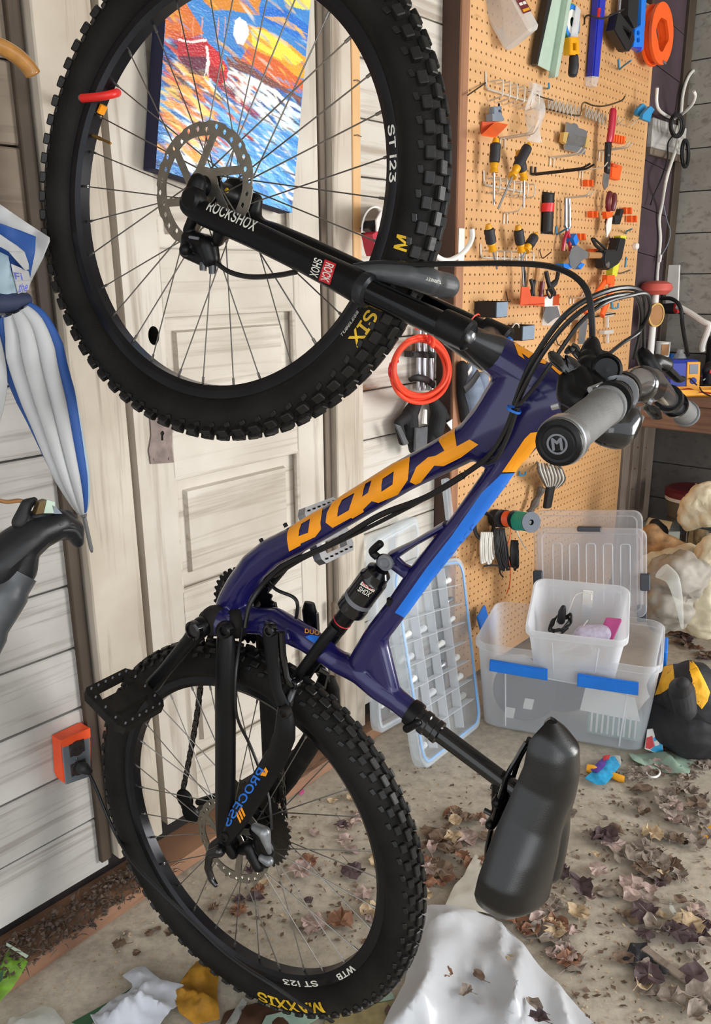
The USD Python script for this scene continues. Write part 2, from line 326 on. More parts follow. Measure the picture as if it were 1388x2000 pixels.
mt('rust_plate', '6e625e', .55, .6, .3, 40); mt('brass_dull', '8a6a35', .45, .7)
q = [W(px, py, -.0445) for px, py in ((290, 790), (294, 850), (289, 880), (293, 906), (338, 903), (334, 870), (337, 815), (334, 790))]
kh = [W(315+5*math.cos(a)*.7, 846+5*math.sin(a), -.0445) for a in np.linspace(.9, 2*math.pi+.6, 12)]
kh = [W(x, y, -.0445) for x, y in ((313, 843), (311.5, 846), (313, 850), (313, 860), (317.5, 860), (317.5, 850), (319.5, 846), (317.5, 842), (315.5, 841))]
lp = part(dr, 'lock_plate', prism(q, -N_, .0025, [kh]), 'rust_plate', label='rusty keyhole escutcheon plate')
kc = SW(W(315, 851, -.0445)); part(dr, 'keyhole', wbox(kc[0]-.009, kc[0]+.009, -.0449, -.0446, kc[2]-.014, kc[2]+.014, .0001), 'dark_void')
for px, py in ((301, 897), (330, 896)): part(dr, 'screw', lathe([(0, 0), (.0028, 0), (.0022, .0012), (0, .0014)], W(px, py, -.042), -N_, 8), 'rust_plate')
# small wooden finial between door and casing, low down
part(t2, 'wooden_knob', lathe([(.007, -.03), (.008, 0), (.006, .006), (.0085, .014), (.007, .022), (0, .026)], W(652, 1192, -.02)+ZV*.0, ZV, 14), 'jamb_brown')
# --- stud left of the pegboard: dark side, tan front face
st = thing('trim_3', 'dark stained upright stud with tan front edge left of the pegboard', 'wall stud', S(2.05, -.03, 0), kind='structure')
part(st, 'stud', wbox(2.022, 2.0615, -.058, -.003, 0, 2.6, .002), 'stud_dark')
part(st, 'front_batten', wbox(2.024, 2.060, -.003, .005, 0, 2.6, .001), 'stud_tan')
# --- pegboard with real holes
def pegboard():
    p = .0254; cs, rs = 47, 86; s0, z0 = 2.0760, 1.5122-57*p
    r = .0037; a8 = (np.arange(8)+.5)*np.pi/4
    hx = np.stack([np.cos(a8), np.sin(a8)], 1)*r
    h = p/2; sq = np.array([(h, h*math.tan(math.pi/8)), (h*math.tan(math.pi/8), h), (-h*math.tan(math.pi/8), h), (-h, h*math.tan(math.pi/8)), (-h, -h*math.tan(math.pi/8)), (-h*math.tan(math.pi/8), -h), (h*math.tan(math.pi/8), -h), (h, -h*math.tan(math.pi/8))])
    sqc = np.array([(h, h), (-h, h), (-h, -h), (h, -h)])
    v1 = np.vstack([np.hstack([hx, np.zeros((8, 1))]), np.hstack([hx, np.full((8, 1), -.004)]), np.hstack([sqc, np.zeros((4, 1))])])
    f = []
    for j in range(8): k = (j+1) % 8; f += [(j, j+8, k), (k, j+8, k+8)]
    # front ring: corner c sees the two hole vertices beside it
    for c in range(4):
        i0, i1 = 2*c, 2*c+1
        f += [(16+c, i1, i0), (16+c, (i1+1) % 8, i1), (16+c, 16+(c+1) % 4, (i1+1) % 8)]
    f = np.array(f)
    ii, jj = np.meshgrid(np.arange(cs), np.arange(rs), indexing='ij'); ii, jj = ii.ravel(), jj.ravel()
    off = np.stack([s0+ii*p, z0+jj*p, 0*ii], 1)
    v = (v1[None]+off[:, None]).reshape(-1, 3); F_ = (f[None]+(np.arange(len(off))*20)[:, None, None]).reshape(-1, 3)
    X = N_*DW+np.outer(v[:, 0], D_)+np.outer(v[:, 1], ZV)-np.outer(v[:, 2], N_)
    m = mk(X, F_)
    n = np.cross(X[F_[16, 1]]-X[F_[16, 0]], X[F_[16, 2]]-X[F_[16, 0]])
    if n@N_ > 0: m = mk(X, F_[:, ::-1])
    return m, s0-h, s0+(cs-.5)*p, z0-h, z0+(rs-.5)*p
pm, ps0, ps1, pz0, pz1 = pegboard()
pb = thing('pegboard', 'large tan perforated hardboard panel on the wall holding hand tools', 'pegboard', S(2.6, 0, .05))
part(pb, 'panel', pm, 'pegboard', smooth=False)
for a, b, c, d in ((ps0-.004, ps0, pz0, pz1), (ps1, ps1+.022, pz0, pz1), (ps0, ps1, pz0-.03, pz0), (ps0, ps1, pz1, pz1+.02)): part(pb, 'edge', wbox(a, b, -.004, 0, c, d, .0005), 'pegboard')
part(pb, 'batten', wbox(ps1-.012, ps1+.016, -.055, -.005, 0.02, 2.5), 'stud_dark'); part(pb, 'batten', wbox(2.64, 2.68, -.057, -.012, .02, 2.5), 'stud_dark')
# --- dark boarded strip right of the pegboard, corner stud, back wall
t4 = thing('trim_4', 'dark purple brown boarded strip of wall right of the pegboard', 'wall boards', S(3.45, -.04, .8), kind='structure')
zz = [.9, 1.06, 1.225, 1.39, 1.56, 1.73, 1.9, 2.07, 2.24, 2.41, 2.58]
for a, b in zip(zz[:-1], zz[1:]):
    P4 = [S(3.30, -.05, a+.03), S(3.62, -.05, a), S(3.62, -.05, b-.003), S(3.30, -.05, b+.027)]
    part(t4, 'dark_board', prism(P4, -N_, .022+rnd.uniform(0, .004)), 'tar_board')
part(t4, 'corner_stud', wbox(3.622, 3.69, -.06, -.012, .85, 2.6, .003), 'jamb_dark')
part(t4, 'cross_block', wbox(3.345, 3.69, -.03, -.006, 1.80, 1.905, .003), 'siding_paint', label='white painted block with brown stain')
part(t4, 'lower_shelf', wbox(3.33, 3.69, -.03, -.001, 1.772, 1.798, .003), 'jamb_brown')
wb = thing('wall_back', None, None, S(S_BACK, 1.2, 0), kind='structure')
z = 0.
while z < 2.6:
    z1 = min(z+.166, 2.62)
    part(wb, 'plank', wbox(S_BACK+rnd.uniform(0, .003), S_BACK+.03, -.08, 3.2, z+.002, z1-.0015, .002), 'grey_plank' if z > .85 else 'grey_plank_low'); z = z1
part(wb, 'backing_board', wbox(S_BACK+.031, S_BACK+.05, -.1, 3.2, 0, 2.62), 'dark_void')
t5 = thing('trim_5', 'weathered grey upright studs under the workbench right of the pegboard', 'wall studs', S(3.45, 0, 0), kind='structure')
for a, b, o in ((3.287, 3.352, .010), (3.356, 3.415, .022), (3.43, 3.475, .0), (3.478, 3.535, .016), (3.55, 3.69, -.02)):
    part(t5, 'stud', wbox(a, b, -.05, o, 0, .83, .003), 'grey_stud')
for z, s in ((.70, 3.375), (.62, 3.39), (.53, 3.378), (.44, 3.37), (.6, 3.5), (.5, 3.51)): part(t5, 'nail_head', lathe([(0, 0), (.004, 0), (.003, .002), (0, .0025)], S(s, .024 if s < 3.45 else .017, z), -N_, 8), 'brass_dull')
# --- sill plank on the floor along the foot of the wall
a, b = G(-60, 2000), G(905, 1326); t = unit((b-a)*V(1, 1, 0)); nn = unit(np.cross(ZV, t)); nn = nn if nn@N_ > 0 else -nn
t6 = thing('trim_6', 'long reddish brown sill plank lying on the concrete along the wall', 'sill plank', (a+b)/2, kind='structure')
part(t6, 'plank', obox((a+b)/2+nn*.062+ZV*.0185, t, nn, ZV, np.linalg.norm(b-a)+.3, .118, .036, .004), 'sill_wood')
# ================================================================ the bicycle, hung by its front wheel from a hook in the wall
HR, HF = V(-.20291, 1.27926, -.96305)+EYE, V(-.19364, 1.29265, .11948)+EYE
B, Q = Plane(HR, nrm(32.6, -.7)), Plane(HF, nrm(30.2, -6.8))       # frame and rear wheel; fork, front wheel and bar (turned a little)
mt('tire_rubber', '171513', .66, var=.6, sc=11, bump=.35, bsc=300, ior=1.3); mt('knob_rubber', '181716', .45, var=.3, sc=30, bump=.15, bsc=200, ior=1.4)
mt('rim_black', '222226', .26, .6, .2, 20); mt('spoke_steel', '8d8a86', .32, .9); mt('black_part', '0b0b0d', .36, .0, .25, 30, ior=1.33); mt('black_gloss', '0d0d10', .16, 0., .2, 20, coat_weight=.3)
mt('frame_blue', '191650', .26, .15, .18, 10, coat_weight=.45, coat_roughness=.12); mt('decal_orange', 'f39a12', .4); mt('decal_blue', '1c6fd4', .4); mt('decal_blue_dark', '163a86', .4)
mt('decal_white', 'dcdad0', .5); mt('decal_yellow', 'd8ae1e', .6, var=.25, sc=60); mt('decal_red', 'c8202c', .45); mt('decal_grey', '6d6f75', .5)
mt('rotor_steel', '8f8a80', .36, .85, .15, 60); mt('grip_grey', '6b6b6a', .62, var=.12, sc=60, bump=.4, bsc=900); mt('bar_polished', 'b2b2b6', .16, .92, .1, 20); mt('hose', '101012', .35)
mt('fork_black', '0b0b0d', .42, .0, .2, 20, ior=1.3); mt('arch_grey', '4b4d4f', .45, .3, .2, 40); mt('stanchion', '0c0c0f', .14, .5); mt('crown_dark', '2c2e31', .32, .5, .2, 20); mt('muddy_black', '1d1a17', .7, .1, .45, 35, bump=.3, ior=1.35)
mt('chain_steel', '4a4642', .4, .8, .3, 300); mt('caliper_grey', '8b8e92', .4, .6, .3, 80); mt('silver', 'b4b6ba', .28, .9, .12, 40); mt('saddle_vinyl', '09090b', .30, var=.15, sc=60, bump=.12, bsc=700, coat_weight=.15, coat_roughness=.3)
mt('orange_rubber', 'f0482a', .45); mt('red_hook', 'd8241f', .4, var=.15)
bike = thing('bicycle', 'dark blue full suspension mountain bicycle with orange lettering hung upright against the wall', 'bicycle', HR)
bp = lambda name, mesh, mat, parent=bike, smooth=35, label=None, kind=None: part(parent, name, mesh, mat, smooth, label, kind)

def ring(P, prof, n=96):
    """Closed profile [(radius, across)] turned round the wheel axle."""
    a = np.arange(n)*2*np.pi/n; k = len(prof)
    v = np.vstack([P.O+np.outer(np.cos(a)*r, P.e1)+np.outer(np.sin(a)*r, P.e2)+P.e3*w for r, w in prof]); f = []
    for i in range(k):
        i2 = (i+1) % k
        for j in range(n): j2 = (j+1) % n; f += [(i*n+j, i*n+j2, i2*n+j2), (i*n+j, i2*n+j2, i2*n+j)]
    return mk(v, f)
RT, RM = .3265, .0305            # tyre: centre line radius, casing radius (wider than tall)
def casing(P): return ring(P, [(RT+RM*math.cos(t), -1.06*RM*math.sin(t)) for t in np.arange(22)*2*np.pi/22], 120)
def on_tire(P, th, phi, h=0.):
    """Point on the tyre: th round the wheel, phi round the casing (0 = tread, + = near side), its outward normal and tangent."""
    er = P.e1*math.cos(th)+P.e2*math.sin(th); et = -P.e1*math.sin(th)+P.e2*math.cos(th)
    n = unit(er*math.cos(phi)+P.e3*math.sin(phi)/1.06)
    return P.O+er*(RT+RM*math.cos(phi))+P.e3*(1.06*RM*math.sin(phi))+n*h, n, et
def ring_text(P, text, px, py, h, rr, flip=1, mat='decal_yellow', tight=1.0, parent=None, label=None):
    """Flat lettering on the tyre's near wall, centred where (px, py) meets it; flip=1 reads clockwise seen from the near side."""
    L = P.L(P(px, py, .02)); th0 = math.atan2(L[1], L[0])
    m = meshkit.text_mesh(text, h, .001, bold=True); m = m.subdivide_to_size(.006) if hasattr(m, 'subdivide_to_size') else m
    v = m.vertices.copy(); v[:, 0] -= (v[:, 0].min()+v[:, 0].max())/2; v[:, 1] -= h/2
    out = []
    for x, y, zz in v:
        th = th0-flip*x*tight/rr; r = rr+flip*y
        c = min(max((r-RT)/RM, -.98), .98); w = 1.06*RM*math.sqrt(1-c*c)+.0007+zz*.6
        out.append(P.P(r*math.cos(th), r*math.sin(th), w))
    return bp('tyre_lettering', mk(out, m.faces), mat, parent, False, label)
def wheel(P, front, phase):
    t = bp('tyre', casing(P), 'tire_rubber', smooth=True)
    n = 74; far = []
    for i in range(n):
        for side in (-1, 1):
            th = (i+.25*side)*2*np.pi/n
            for phi, a, b, h, d in ((.26, .0185, .0125, .0055, 0.), (.84, .0165, .0125, .0075, .5)) if front else ((.22, .0200, .0110, .0040, 0.), (.66, .0150, .0100, .0045, .5)):
                p, nn, et = on_tire(P, th+d*2*np.pi/n, side*phi, h*.5)
                m = xf(cbox(a, b, h+.003, .0014), p, et, np.cross(nn, et), nn)
                if side > 0: bp('tread_block', m, 'knob_rubber', t, False)
                else: far.append(m)
    for i in range(n):      # small moulded ridges below the shoulder blocks of the near side
        p, nn, et = on_tire(P, (i+.1)*2*np.pi/n, 1.16 if front else .98, .0006); far.append(xf(cbox(.011, .007, .003, .0008), p, unit(et+np.cross(nn, et)*.25), np.cross(nn, et), nn))
    bp('tread_relief', cat(far), 'knob_rubber', t, False, kind='stuff')
    rm = bp('rim', ring(P, [(.3035, -.0148), (.3035, -.0125), (.299, -.0115), (.299, .0115), (.3035, .0125), (.3035, .0148), (.298, .0155), (.288, .0145), (.2805, .0095), (.2805, -.0095), (.288, -.0145), (.298, -.0155)], 120), 'rim_black', smooth=25)
    hub = bp('hub', lathe([(0, -.055), (.009, -.055), (.009, -.036), (.027, -.034), (.027, -.029), (.016, -.022), (.0145, 0), (.016, .020), (.026, .026), (.026, .031), (.017, .034), (.012, .05), (0, .05)], P.O, P.e3, 28), 'black_part')
    for i in range(32):
        th = phase+i*2*np.pi/32; near = 1 if i % 2 else -1; d = (1 if (i//2) % 2 else -1)*.78
        fl = P.P(.0245*math.cos(th+d), .0245*math.sin(th+d), near*.029); e = P.P(.2815*math.cos(th), .2815*math.sin(th), near*.003)
        s = bp('spoke', rod(fl, e, .00105, 6), 'spoke_steel', rm)
        bp('nipple', rod(e+(fl-e)*.045, e, .0021, 6), 'spoke_steel', rm)
    return t, rm, hub
t_f, rim_f, hub_f = wheel(Q, True, .11)
t_r, rim_r, hub_r = wheel(B, False, .05)
def disc(P, w, R, arms, parent, ph=0.):
    """Brake rotor: scalloped braking ring with drilled holes, slanted arms to the hub."""
    a = np.linspace(0, 2*np.pi, 145)[:-1]; q = lambda r, t: (r*math.cos(t), r*math.sin(t))
    rg = Polygon([q(R*(1-.02*(math.cos(12*t) > .55)), t) for t in a], [[q(R*.79*(1+.015*math.cos(6*t)), t) for t in a]])
    sp = [LineString([q(.020, ph+k*2*np.pi/arms+.9), q(R*.86, ph+k*2*np.pi/arms)]).buffer(.0056) for k in range(arms)]
    core = Polygon([q(.027, t) for t in a[::4]], [[q(.014, t) for t in a[::6]]])
    holes = unary_union([Polygon([q2 for q2 in [(R*(.895+.03*(k % 3-1))*math.cos(t)+.0034*math.cos(u), R*(.895+.03*(k % 3-1))*math.sin(t)+.0042*math.sin(u)) for u in np.arange(6)*np.pi/3]]) for k, t in enumerate(ph+np.arange(30)*2*np.pi/30)])
    g = unary_union([rg, core, *sp]).difference(holes)
    return bp('brake_rotor', xf(ext(g, .0019), P.O+P.e3*w, P.e1, P.e2, P.e3), 'rotor_steel', parent, False)
disc(Q, .037, .0885, 6, hub_f, .25); disc(B, .037, .082, 6, hub_r, .6)
bp('tyre_valve', tube([Q(180, 264, 0.), Q(196, 271, 0.), Q(200, 273, 0), Q(216, 280, 0)], [.003, .003, .0022, .0022], 8), 'brass_dull', rim_f)
bp('rim_sticker', tube([Q(203, 206, .0), Q(196, 222, .0)], .004, 6, flat=(Q.e3, 1.8)), 'decal_orange', rim_f)
ring_text(Q, 'M', 756, 467, .017, .331, -1, parent=t_f); ring_text(Q, 'XIS', 702, 628, .017, .331, -1, parent=t_f, tight=1.25)
ring_text(Q, 'TUBELESS', 672, 618, .006, .3085, -1, 'decal_white', 1.0, t_f)
ring_text(B, 'MAXXIS', 570, 1938, .019, .327, 1, parent=t_r, tight=1.55)
def rim_text(P, text, px, py, h, flip, parent, mat='decal_white', wide=1.):
    L = P.L(P(px, py, .015)); th0 = math.atan2(L[1], L[0]); m = meshkit.text_mesh(text, h, .0006, bold=True).subdivide_to_size(.005)
    v = m.vertices.copy(); v[:, 0] -= (v[:, 0].min()+v[:, 0].max())/2; v[:, 1] -= h/2
    bp('rim_lettering', mk([P.P((.293+flip*y)*math.cos(th0-flip*x*wide/.293), (.293+flip*y)*math.sin(th0-flip*x*wide/.293), .0153+zz) for x, y, zz in v], m.faces), mat, parent, False)
rim_text(B, 'ST i23', 582, 1908, .0105, 1, rim_r, wide=2.0); rim_text(B, 'WTB', 670, 1893, .0105, 1, rim_r, wide=1.6)
rim_text(Q, 'ST i23', 767, 300, .009, 1, rim_f, wide=1.9)

# ---- frame: one smooth body from hulled joints
def ch(P, *pts): return [(P(x, y, w), r) for x, y, w, r in pts]
frame_chains = [
    ch(B, (447, 1200, 0, .027), (455, 1172, 0, .0255), (470, 1143, 0, .0245), (497, 1106, 0, .0245), (531, 1078, 0, .0235), (573, 1057, 0, .0228), (666, 1003, 0, .0225), (790, 928, 0, .0228), (858, 893, 0, .0238), (925, 858, 0, .0262), (963, 812, 0, .0268), (1001, 748, 0, .026)),
    ch(B, (974, 699, 0, .0262), (1095, 772, 0, .0262)),
    ['hull', ch(B, (1001, 748, .004, .0235), (1001, 748, -.004, .0235), (1083, 786, .004, .0235), (1083, 786, -.004, .0235), (1036, 836, .003, .0215), (1036, 836, -.003, .0215), (998, 884, 0, .0195), (953, 886, 0, .0195), (931, 856, .003, .0245), (931, 856, -.003, .0245))],
    ch(B, (1075, 790, 0, .024), (1034, 834, 0, .0215), (1001, 880, 0, .0185), (962, 940, 0, .0175), (900, 1024, 0, .0170), (820, 1123, 0, .0180), (776, 1186, 0, .0175), (735, 1240, 0, .0185), (708, 1290, 0, .021)),
    ch(B, (447, 1205, 0, .027), (500, 1212, 0, .0225), (537, 1213, 0, .0222), (569, 1232, 0, .0228), (604, 1251, 0, .0212), (660, 1292, 0, .0182), (706, 1312, 0, .021), (740, 1342, 0, .0205), (776, 1368, 0, .0178), (804, 1391, 0, .0172)),
    ['hull', ch(B, (741, 1250, 0, .013), (734, 1300, 0, .016), (765, 1348, 0, .013))],
    ch(B, (520, 1228, .030, .014), (545, 1245, .026, .016)), ch(B, (430, 1215, -.034, .024), (430, 1215, .034, .024)), ch(B, (440, 1231, -.04, .013), (440, 1231, .045, .013)), ch(B, (528, 1231, -.04, .011), (528, 1231, .044, .011)),
]
frame = blob(frame_chains, .007, 14)
fr = bp('frame', frame, 'frame_blue', smooth=True)
bp('shock_strut', tube([B(872, 1024, 0), B(812, 1059, 0), B(768, 1084, 0)], [.0055, .0045, .0075], 10, flat=(B.e3, 2.2)), 'frame_blue')
bp('shock_bracket', blob([ch(B, (754, 1097, -.018, .010), (754, 1097, .018, .010)), ch(B, (765, 1094, 0, .011), (786, 1112, 0, .010), (806, 1124, 0, .012))], .004, 6), 'frame_blue', smooth=True)
bp('pivot_bolt', lathe([(0, 0), (.012, 0), (.012, .004), (.008, .005), (.006, .003), (0, .003)], B(754, 1098, .027), B.e3, 16), 'decal_grey')

# ---- decals laid on the frame's own surface (rays from the letter outlines to the tube)
class Skin:
    def __init__(s, m): s.m = trimesh.Trimesh(m.vertices, m.faces, process=True); s.n = s.m.vertex_normals; s.r = trimesh.ray.ray_pyembree.RayMeshIntersector(s.m)
    def hit(s, pts):
        d = np.array([unit(ray(x, y)) for x, y in pts]); loc, ir, it = s.r.intersects_location(np.tile(EYE, (len(d), 1)), d, multiple_hits=False)
        out = np.full((len(d), 3), np.nan)
        out[ir] = loc+s.m.face_normals[it]*.0006
        return out
    def poly(s, pg, size=5.):
        v, f = trimesh.creation.triangulate_polygon(pg, engine='earcut'); m = trimesh.Trimesh(np.c_[v, np.zeros(len(v))], f, process=False)
        return s.flat(m.subdivide_to_size(size))
    def flat(s, m):
        p = s.hit(m.vertices[:, :2]); ok = ~np.isnan(p[:, 0])[m.faces].any(1)
        f = m.faces[ok]
        if len(f):
            e = np.max([np.linalg.norm(p[f[:, i]]-p[f[:, (i+1) % 3]], axis=1) for i in range(3)], 0); f = f[e < .03]
        p = np.nan_to_num(p); g = mk(p, f); g.remove_unreferenced_vertices(); c = np.einsum('ij,ij->i', g.face_normals, g.triangles_center-EYE) if len(f) else []
        if len(f) and np.sum(c) > 0: g = mk(g.vertices, g.faces[:, ::-1])
        return g
    def text(s, text, org, dirx, up, size=4.):
        """Lettering whose baseline starts at pixel org; dirx: pixels per unit of cap height along, up: pixels per cap height upward."""
        m = meshkit.text_mesh(text, 1.0, .1, bold=True); keep = (m.vertices[m.faces][:, :, 2] > .05).all(1)
        v = m.vertices; w = V(org)[None, 0:1]*0 if False else np.stack([org[0]+v[:, 0]*dirx[0]+v[:, 1]*up[0], org[1]+v[:, 0]*dirx[1]+v[:, 1]*up[1], 0*v[:, 0]], 1)
        g = trimesh.Trimesh(w, m.faces[keep], process=False); g.remove_unreferenced_vertices()
        return s.flat(g.subdivide_to_size(size))
zf = lambda ox, oy, k, *p: [(ox+x/k, oy+y/k) for x, y in p]
skin = Skin(frame)
def decal(name, pg, mat, parent=fr, sk=None): return bp(name, (sk or skin).poly(pg), mat, parent, True)
A = lambda *p: zf(560, 960, 6.94, *p); C = lambda *p: zf(400, 800, 2.776, *p); E7 = lambda *p: zf(888, 640, 2.776, *p)
decal('lettering', Polygon(A((30, 810), (190, 725), (185, 705), (385, 612), (465, 510), (458, 420), (490, 215), (330, 280), (60, 440), (10, 560), (5, 650)), [A((200, 440), (318, 370), (290, 555), (160, 605), (170, 530))]), 'decal_orange')
decal('lettering', Polygon(C((705, 478), (662, 560), (655, 612), (692, 640), (792, 585), (800, 590), (862, 553), (858, 540), (905, 495), (940, 505), (1045, 460), (1100, 380), (1106, 330), (1112, 255), (1000, 300), (880, 370)),
      [C((745, 490), (812, 452), (780, 545), (718, 580), (725, 530)), C((872, 402), (905, 384), (885, 450), (853, 473), (862, 430)), C((965, 375), (1025, 335), (1018, 405), (957, 445), (958, 410))]), 'decal_orange')
decal('lettering', Polygon([(800, 941), (811, 946), (821, 942), (848, 909), (866, 910), (900, 893), (934, 868), (917, 858), (892, 872), (888, 846), (890, 828), (860, 846), (857, 862), (868, 880), (851, 890), (836, 893), (813, 912)]), 'decal_orange')
decal('decal', Polygon([(1056, 842), (1058, 855), (1010, 921), (980, 922), (1024, 857), (1036, 845)]), 'decal_orange')
decal('decal', Polygon([(979, 925), (1010, 923), (940, 1016), (884, 1086), (839, 1143), (789, 1206), (771, 1196), (834, 1107), (880, 1049), (940, 963)]), 'decal_blue')
for k in range(3): x, y = 957+k*9, 972-k*13; decal('decal_stripe', Polygon([(x, y), (x+16, y+9), (x+20, y+2), (x+5, y-6)]), 'decal_orange')
bp('lettering', skin.text('PROCESS', (936, 1024), (-15.2, 20.0), (-9, -7)), 'decal_blue_dark', fr, True)
for q in ([(1002, 668), (1022, 666), (1042, 690), (1032, 700), (1018, 690), (1024, 702), (1012, 694)], [(1036, 704), (1058, 686), (1070, 700), (1064, 712)], [(1072, 714), (1096, 716), (1114, 736), (1100, 738), (1086, 728)]): decal('lettering', Polygon(q), 'decal_orange')
decal('decal', Polygon([(596, 1244), (606, 1240), (624, 1243), (638, 1262), (622, 1262), (604, 1250)]), 'decal_blue')
bp('lettering', skin.text('DUO', (594, 1236), (9.5, 1.6), (0, -8), 3), 'decal_orange', fr, True)

# ---- cranks, chain, rear triangle, shock
def slab(P, pts, wid, th, up=None): return tube([P(x, y, w) for x, y, w in pts], wid, 12, flat=(up if up is not None else P.e3, th))
def bolt(P, px, py, w, r, mat='black_part', d=.006, parent=bike): return bp('pivot_bolt', lathe([(0, -d), (r, -d), (r, d*.5), (r*.8, d), (r*.62, d), (r*.55, d*.4), (0, d*.4)], P(px, py, w), P.e3, 18), mat, parent)
bb = B.L(B(397, 1222, .058)); BBC = B.P(bb[0], bb[1], 0)
bp('bracket_shell', blob([ch(B, (420, 1212, -.036, .0262), (420, 1212, .036, .0262)), ch(B, (424, 1212, .02, .026), (462, 1216, .012, .0268)), ch(B, (424, 1212, -.02, .026), (462, 1216, -.012, .0268)), ch(B, (440, 1231, -.042, .0165), (440, 1231, .047, .0165))], .006, 6), 'muddy_black', smooth=True, label='mud darkened bottom bracket shell')
bp('bottom_bracket', lathe([(0, -.046), (.022, -.046), (.022, .046), (0, .046)], BBC, B.e3, 24), 'black_part')
end = B.L(B(291, 1350, .068)); dv = unit(V(end[0]-bb[0], end[1]-bb[1], 0)); CL = .172
def crank(sg):
    w = sg*.062; pe = B.P(bb[0]+sg*dv[0]*CL, bb[1]+sg*dv[1]*CL, sg*.072); p0 = B.P(bb[0], bb[1], w)
    m = bp('crank_arm', blob([[(p0, .017), (p0+(pe-p0)*.25, .0135), (p0+(pe-p0)*.75, .012), (pe, .014)]], .006, 6), 'black_part', smooth=True)
    bp('crank_bolt', lathe([(0, 0), (.0165, 0), (.016, .008), (.012, .010), (.0105, .006), (0, .006)], p0+B.e3*sg*.014, B.e3*sg, 20), 'black_gloss', m)
    return pe
pe_n, pe_f = crank(1), crank(-1)
def pedal(pe, sg, mat, tilt, pinmat):
    x = B.e3*sg; y = B.e1*math.cos(tilt)+B.e2*math.sin(tilt); z = np.cross(x, y); c = pe+x*.066; pts = []
    g = Polygon([(-.05, -.040), (-.042, -.050), (.042, -.050), (.050, -.038), (.050, .038), (.042, .050), (-.042, .050), (-.05, .040)])
    hl = [Polygon([(-.036, .016), (-.030, .037), (.030, .037), (.036, .016)]), Polygon([(-.036, -.016), (-.030, -.037), (.030, -.037), (.036, -.016)])]
    m = xf(ext(g.difference(unary_union(hl)), .016), c-z*.008, x, y, z)
    pd = bp('pedal', m, mat)
    bp('pedal_axle', rod(pe-x*.008, c+x*.046, .0075, 12), 'black_part', pd)
    for (u, vv) in [(a*.015-.0375, b) for a in range(6) for b in (-.043, .043)]+[(s*.043, t) for s in (-1, 1) for t in (-.025, .025, 0)]:
        for s in (-1, 1): bp('traction_pin', rod(c+x*u+y*vv+z*s*.007, c+x*u+y*vv+z*s*.0115, .0017, 6), pinmat, pd)
pedal(pe_n, 1, 'muddy_black', math.radians(-28), 'decal_grey'); pedal(pe_f, -1, 'silver', math.radians(-66), 'black_part')
def cog(c, r, n, w, th, parent, mat='black_part', hole=.6):
    a = np.arange(4*n)*2*np.pi/(4*n); q = [(r+(.0035 if k % 4 in (1, 2) else -.0015),) for k in range(4*n)]
    pg = Polygon([(q[k][0]*math.cos(a[k]), q[k][0]*math.sin(a[k])) for k in range(4*n)], [[(r*hole*math.cos(t), r*hole*math.sin(t)) for t in a[::8]]])
    return bp('sprocket' if parent != bike else 'chainring', xf(ext(pg, th), c+B.e3*w, B.e1, B.e2, B.e3), mat, parent, False)
cog(BBC, .066, 32, -.0475, .003, bike)
cs = bp('cassette', lathe([(0, -.046), (.018, -.046), (.018, -.012), (0, -.012)], B.O, B.e3, 20), 'chain_steel')
for k, r in enumerate((.083, .074, .065, .056, .047, .038, .030)): cog(B.O, r, int(r*500), -.020-k*.0042, .0018, cs, 'chain_steel', .55)
def chain(pts, pitch=.0127):
    P = cr(pts, 12); L = np.r_[0, np.cumsum(np.linalg.norm(np.diff(P, axis=0), axis=1))]; t = np.arange(0, L[-1], pitch/2)
    X = np.stack([np.interp(t, L, P[:, i]) for i in range(3)], 1); ms = []
    for i in range(0, len(X)-2, 2):
        d = unit(X[i+2]-X[i]); up = np.cross(B.e3, d); o = .0032 if (i//2) % 2 else .0016
        for s in (-1, 1): ms.append(xf(cbox(.0165, .0092, .0014, .0004), (X[i]+X[i+2])/2+B.e3*s*o, d, up, B.e3))
        ms.append(tube([X[i]-B.e3*.0046, X[i]+B.e3*.0046], .0030, 6))
    return cat(ms)
wc = -.046
bp('chain', chain([B(440, 1136, wc), B(414, 1230, wc), B(396, 1310, wc), B(384, 1400, wc-.002), B(366, 1500, wc-.004), B(354, 1556, wc-.005)]), 'chain_steel', smooth=False)
bp('chain', chain([B(535, 1180, wc), B(545, 1240, wc), B(545, 1400, wc+.004), B(550, 1520, wc+.008), B(556, 1600, wc+.010)]), 'chain_steel', smooth=False)
# derailleur
dl = bp('derailleur', blob([ch(B, (362, 1574, -.055, .009), (385, 1592, -.055, .007)), ch(B, (388, 1566, -.058, .007), (420, 1560, -.06, .011), (448, 1592, -.058, .013), (470, 1628, -.052, .012))], .005, 6), 'black_part', smooth=True)
for p in ((361, 1560), (372, 1588)): bp('jockey_wheel', lathe([(0, -.004), (.019, -.004), (.021, -.002), (.021, .002), (.019, .004), (0, .004)], B(*p, -.049), B.e3, 22), 'black_part', dl)
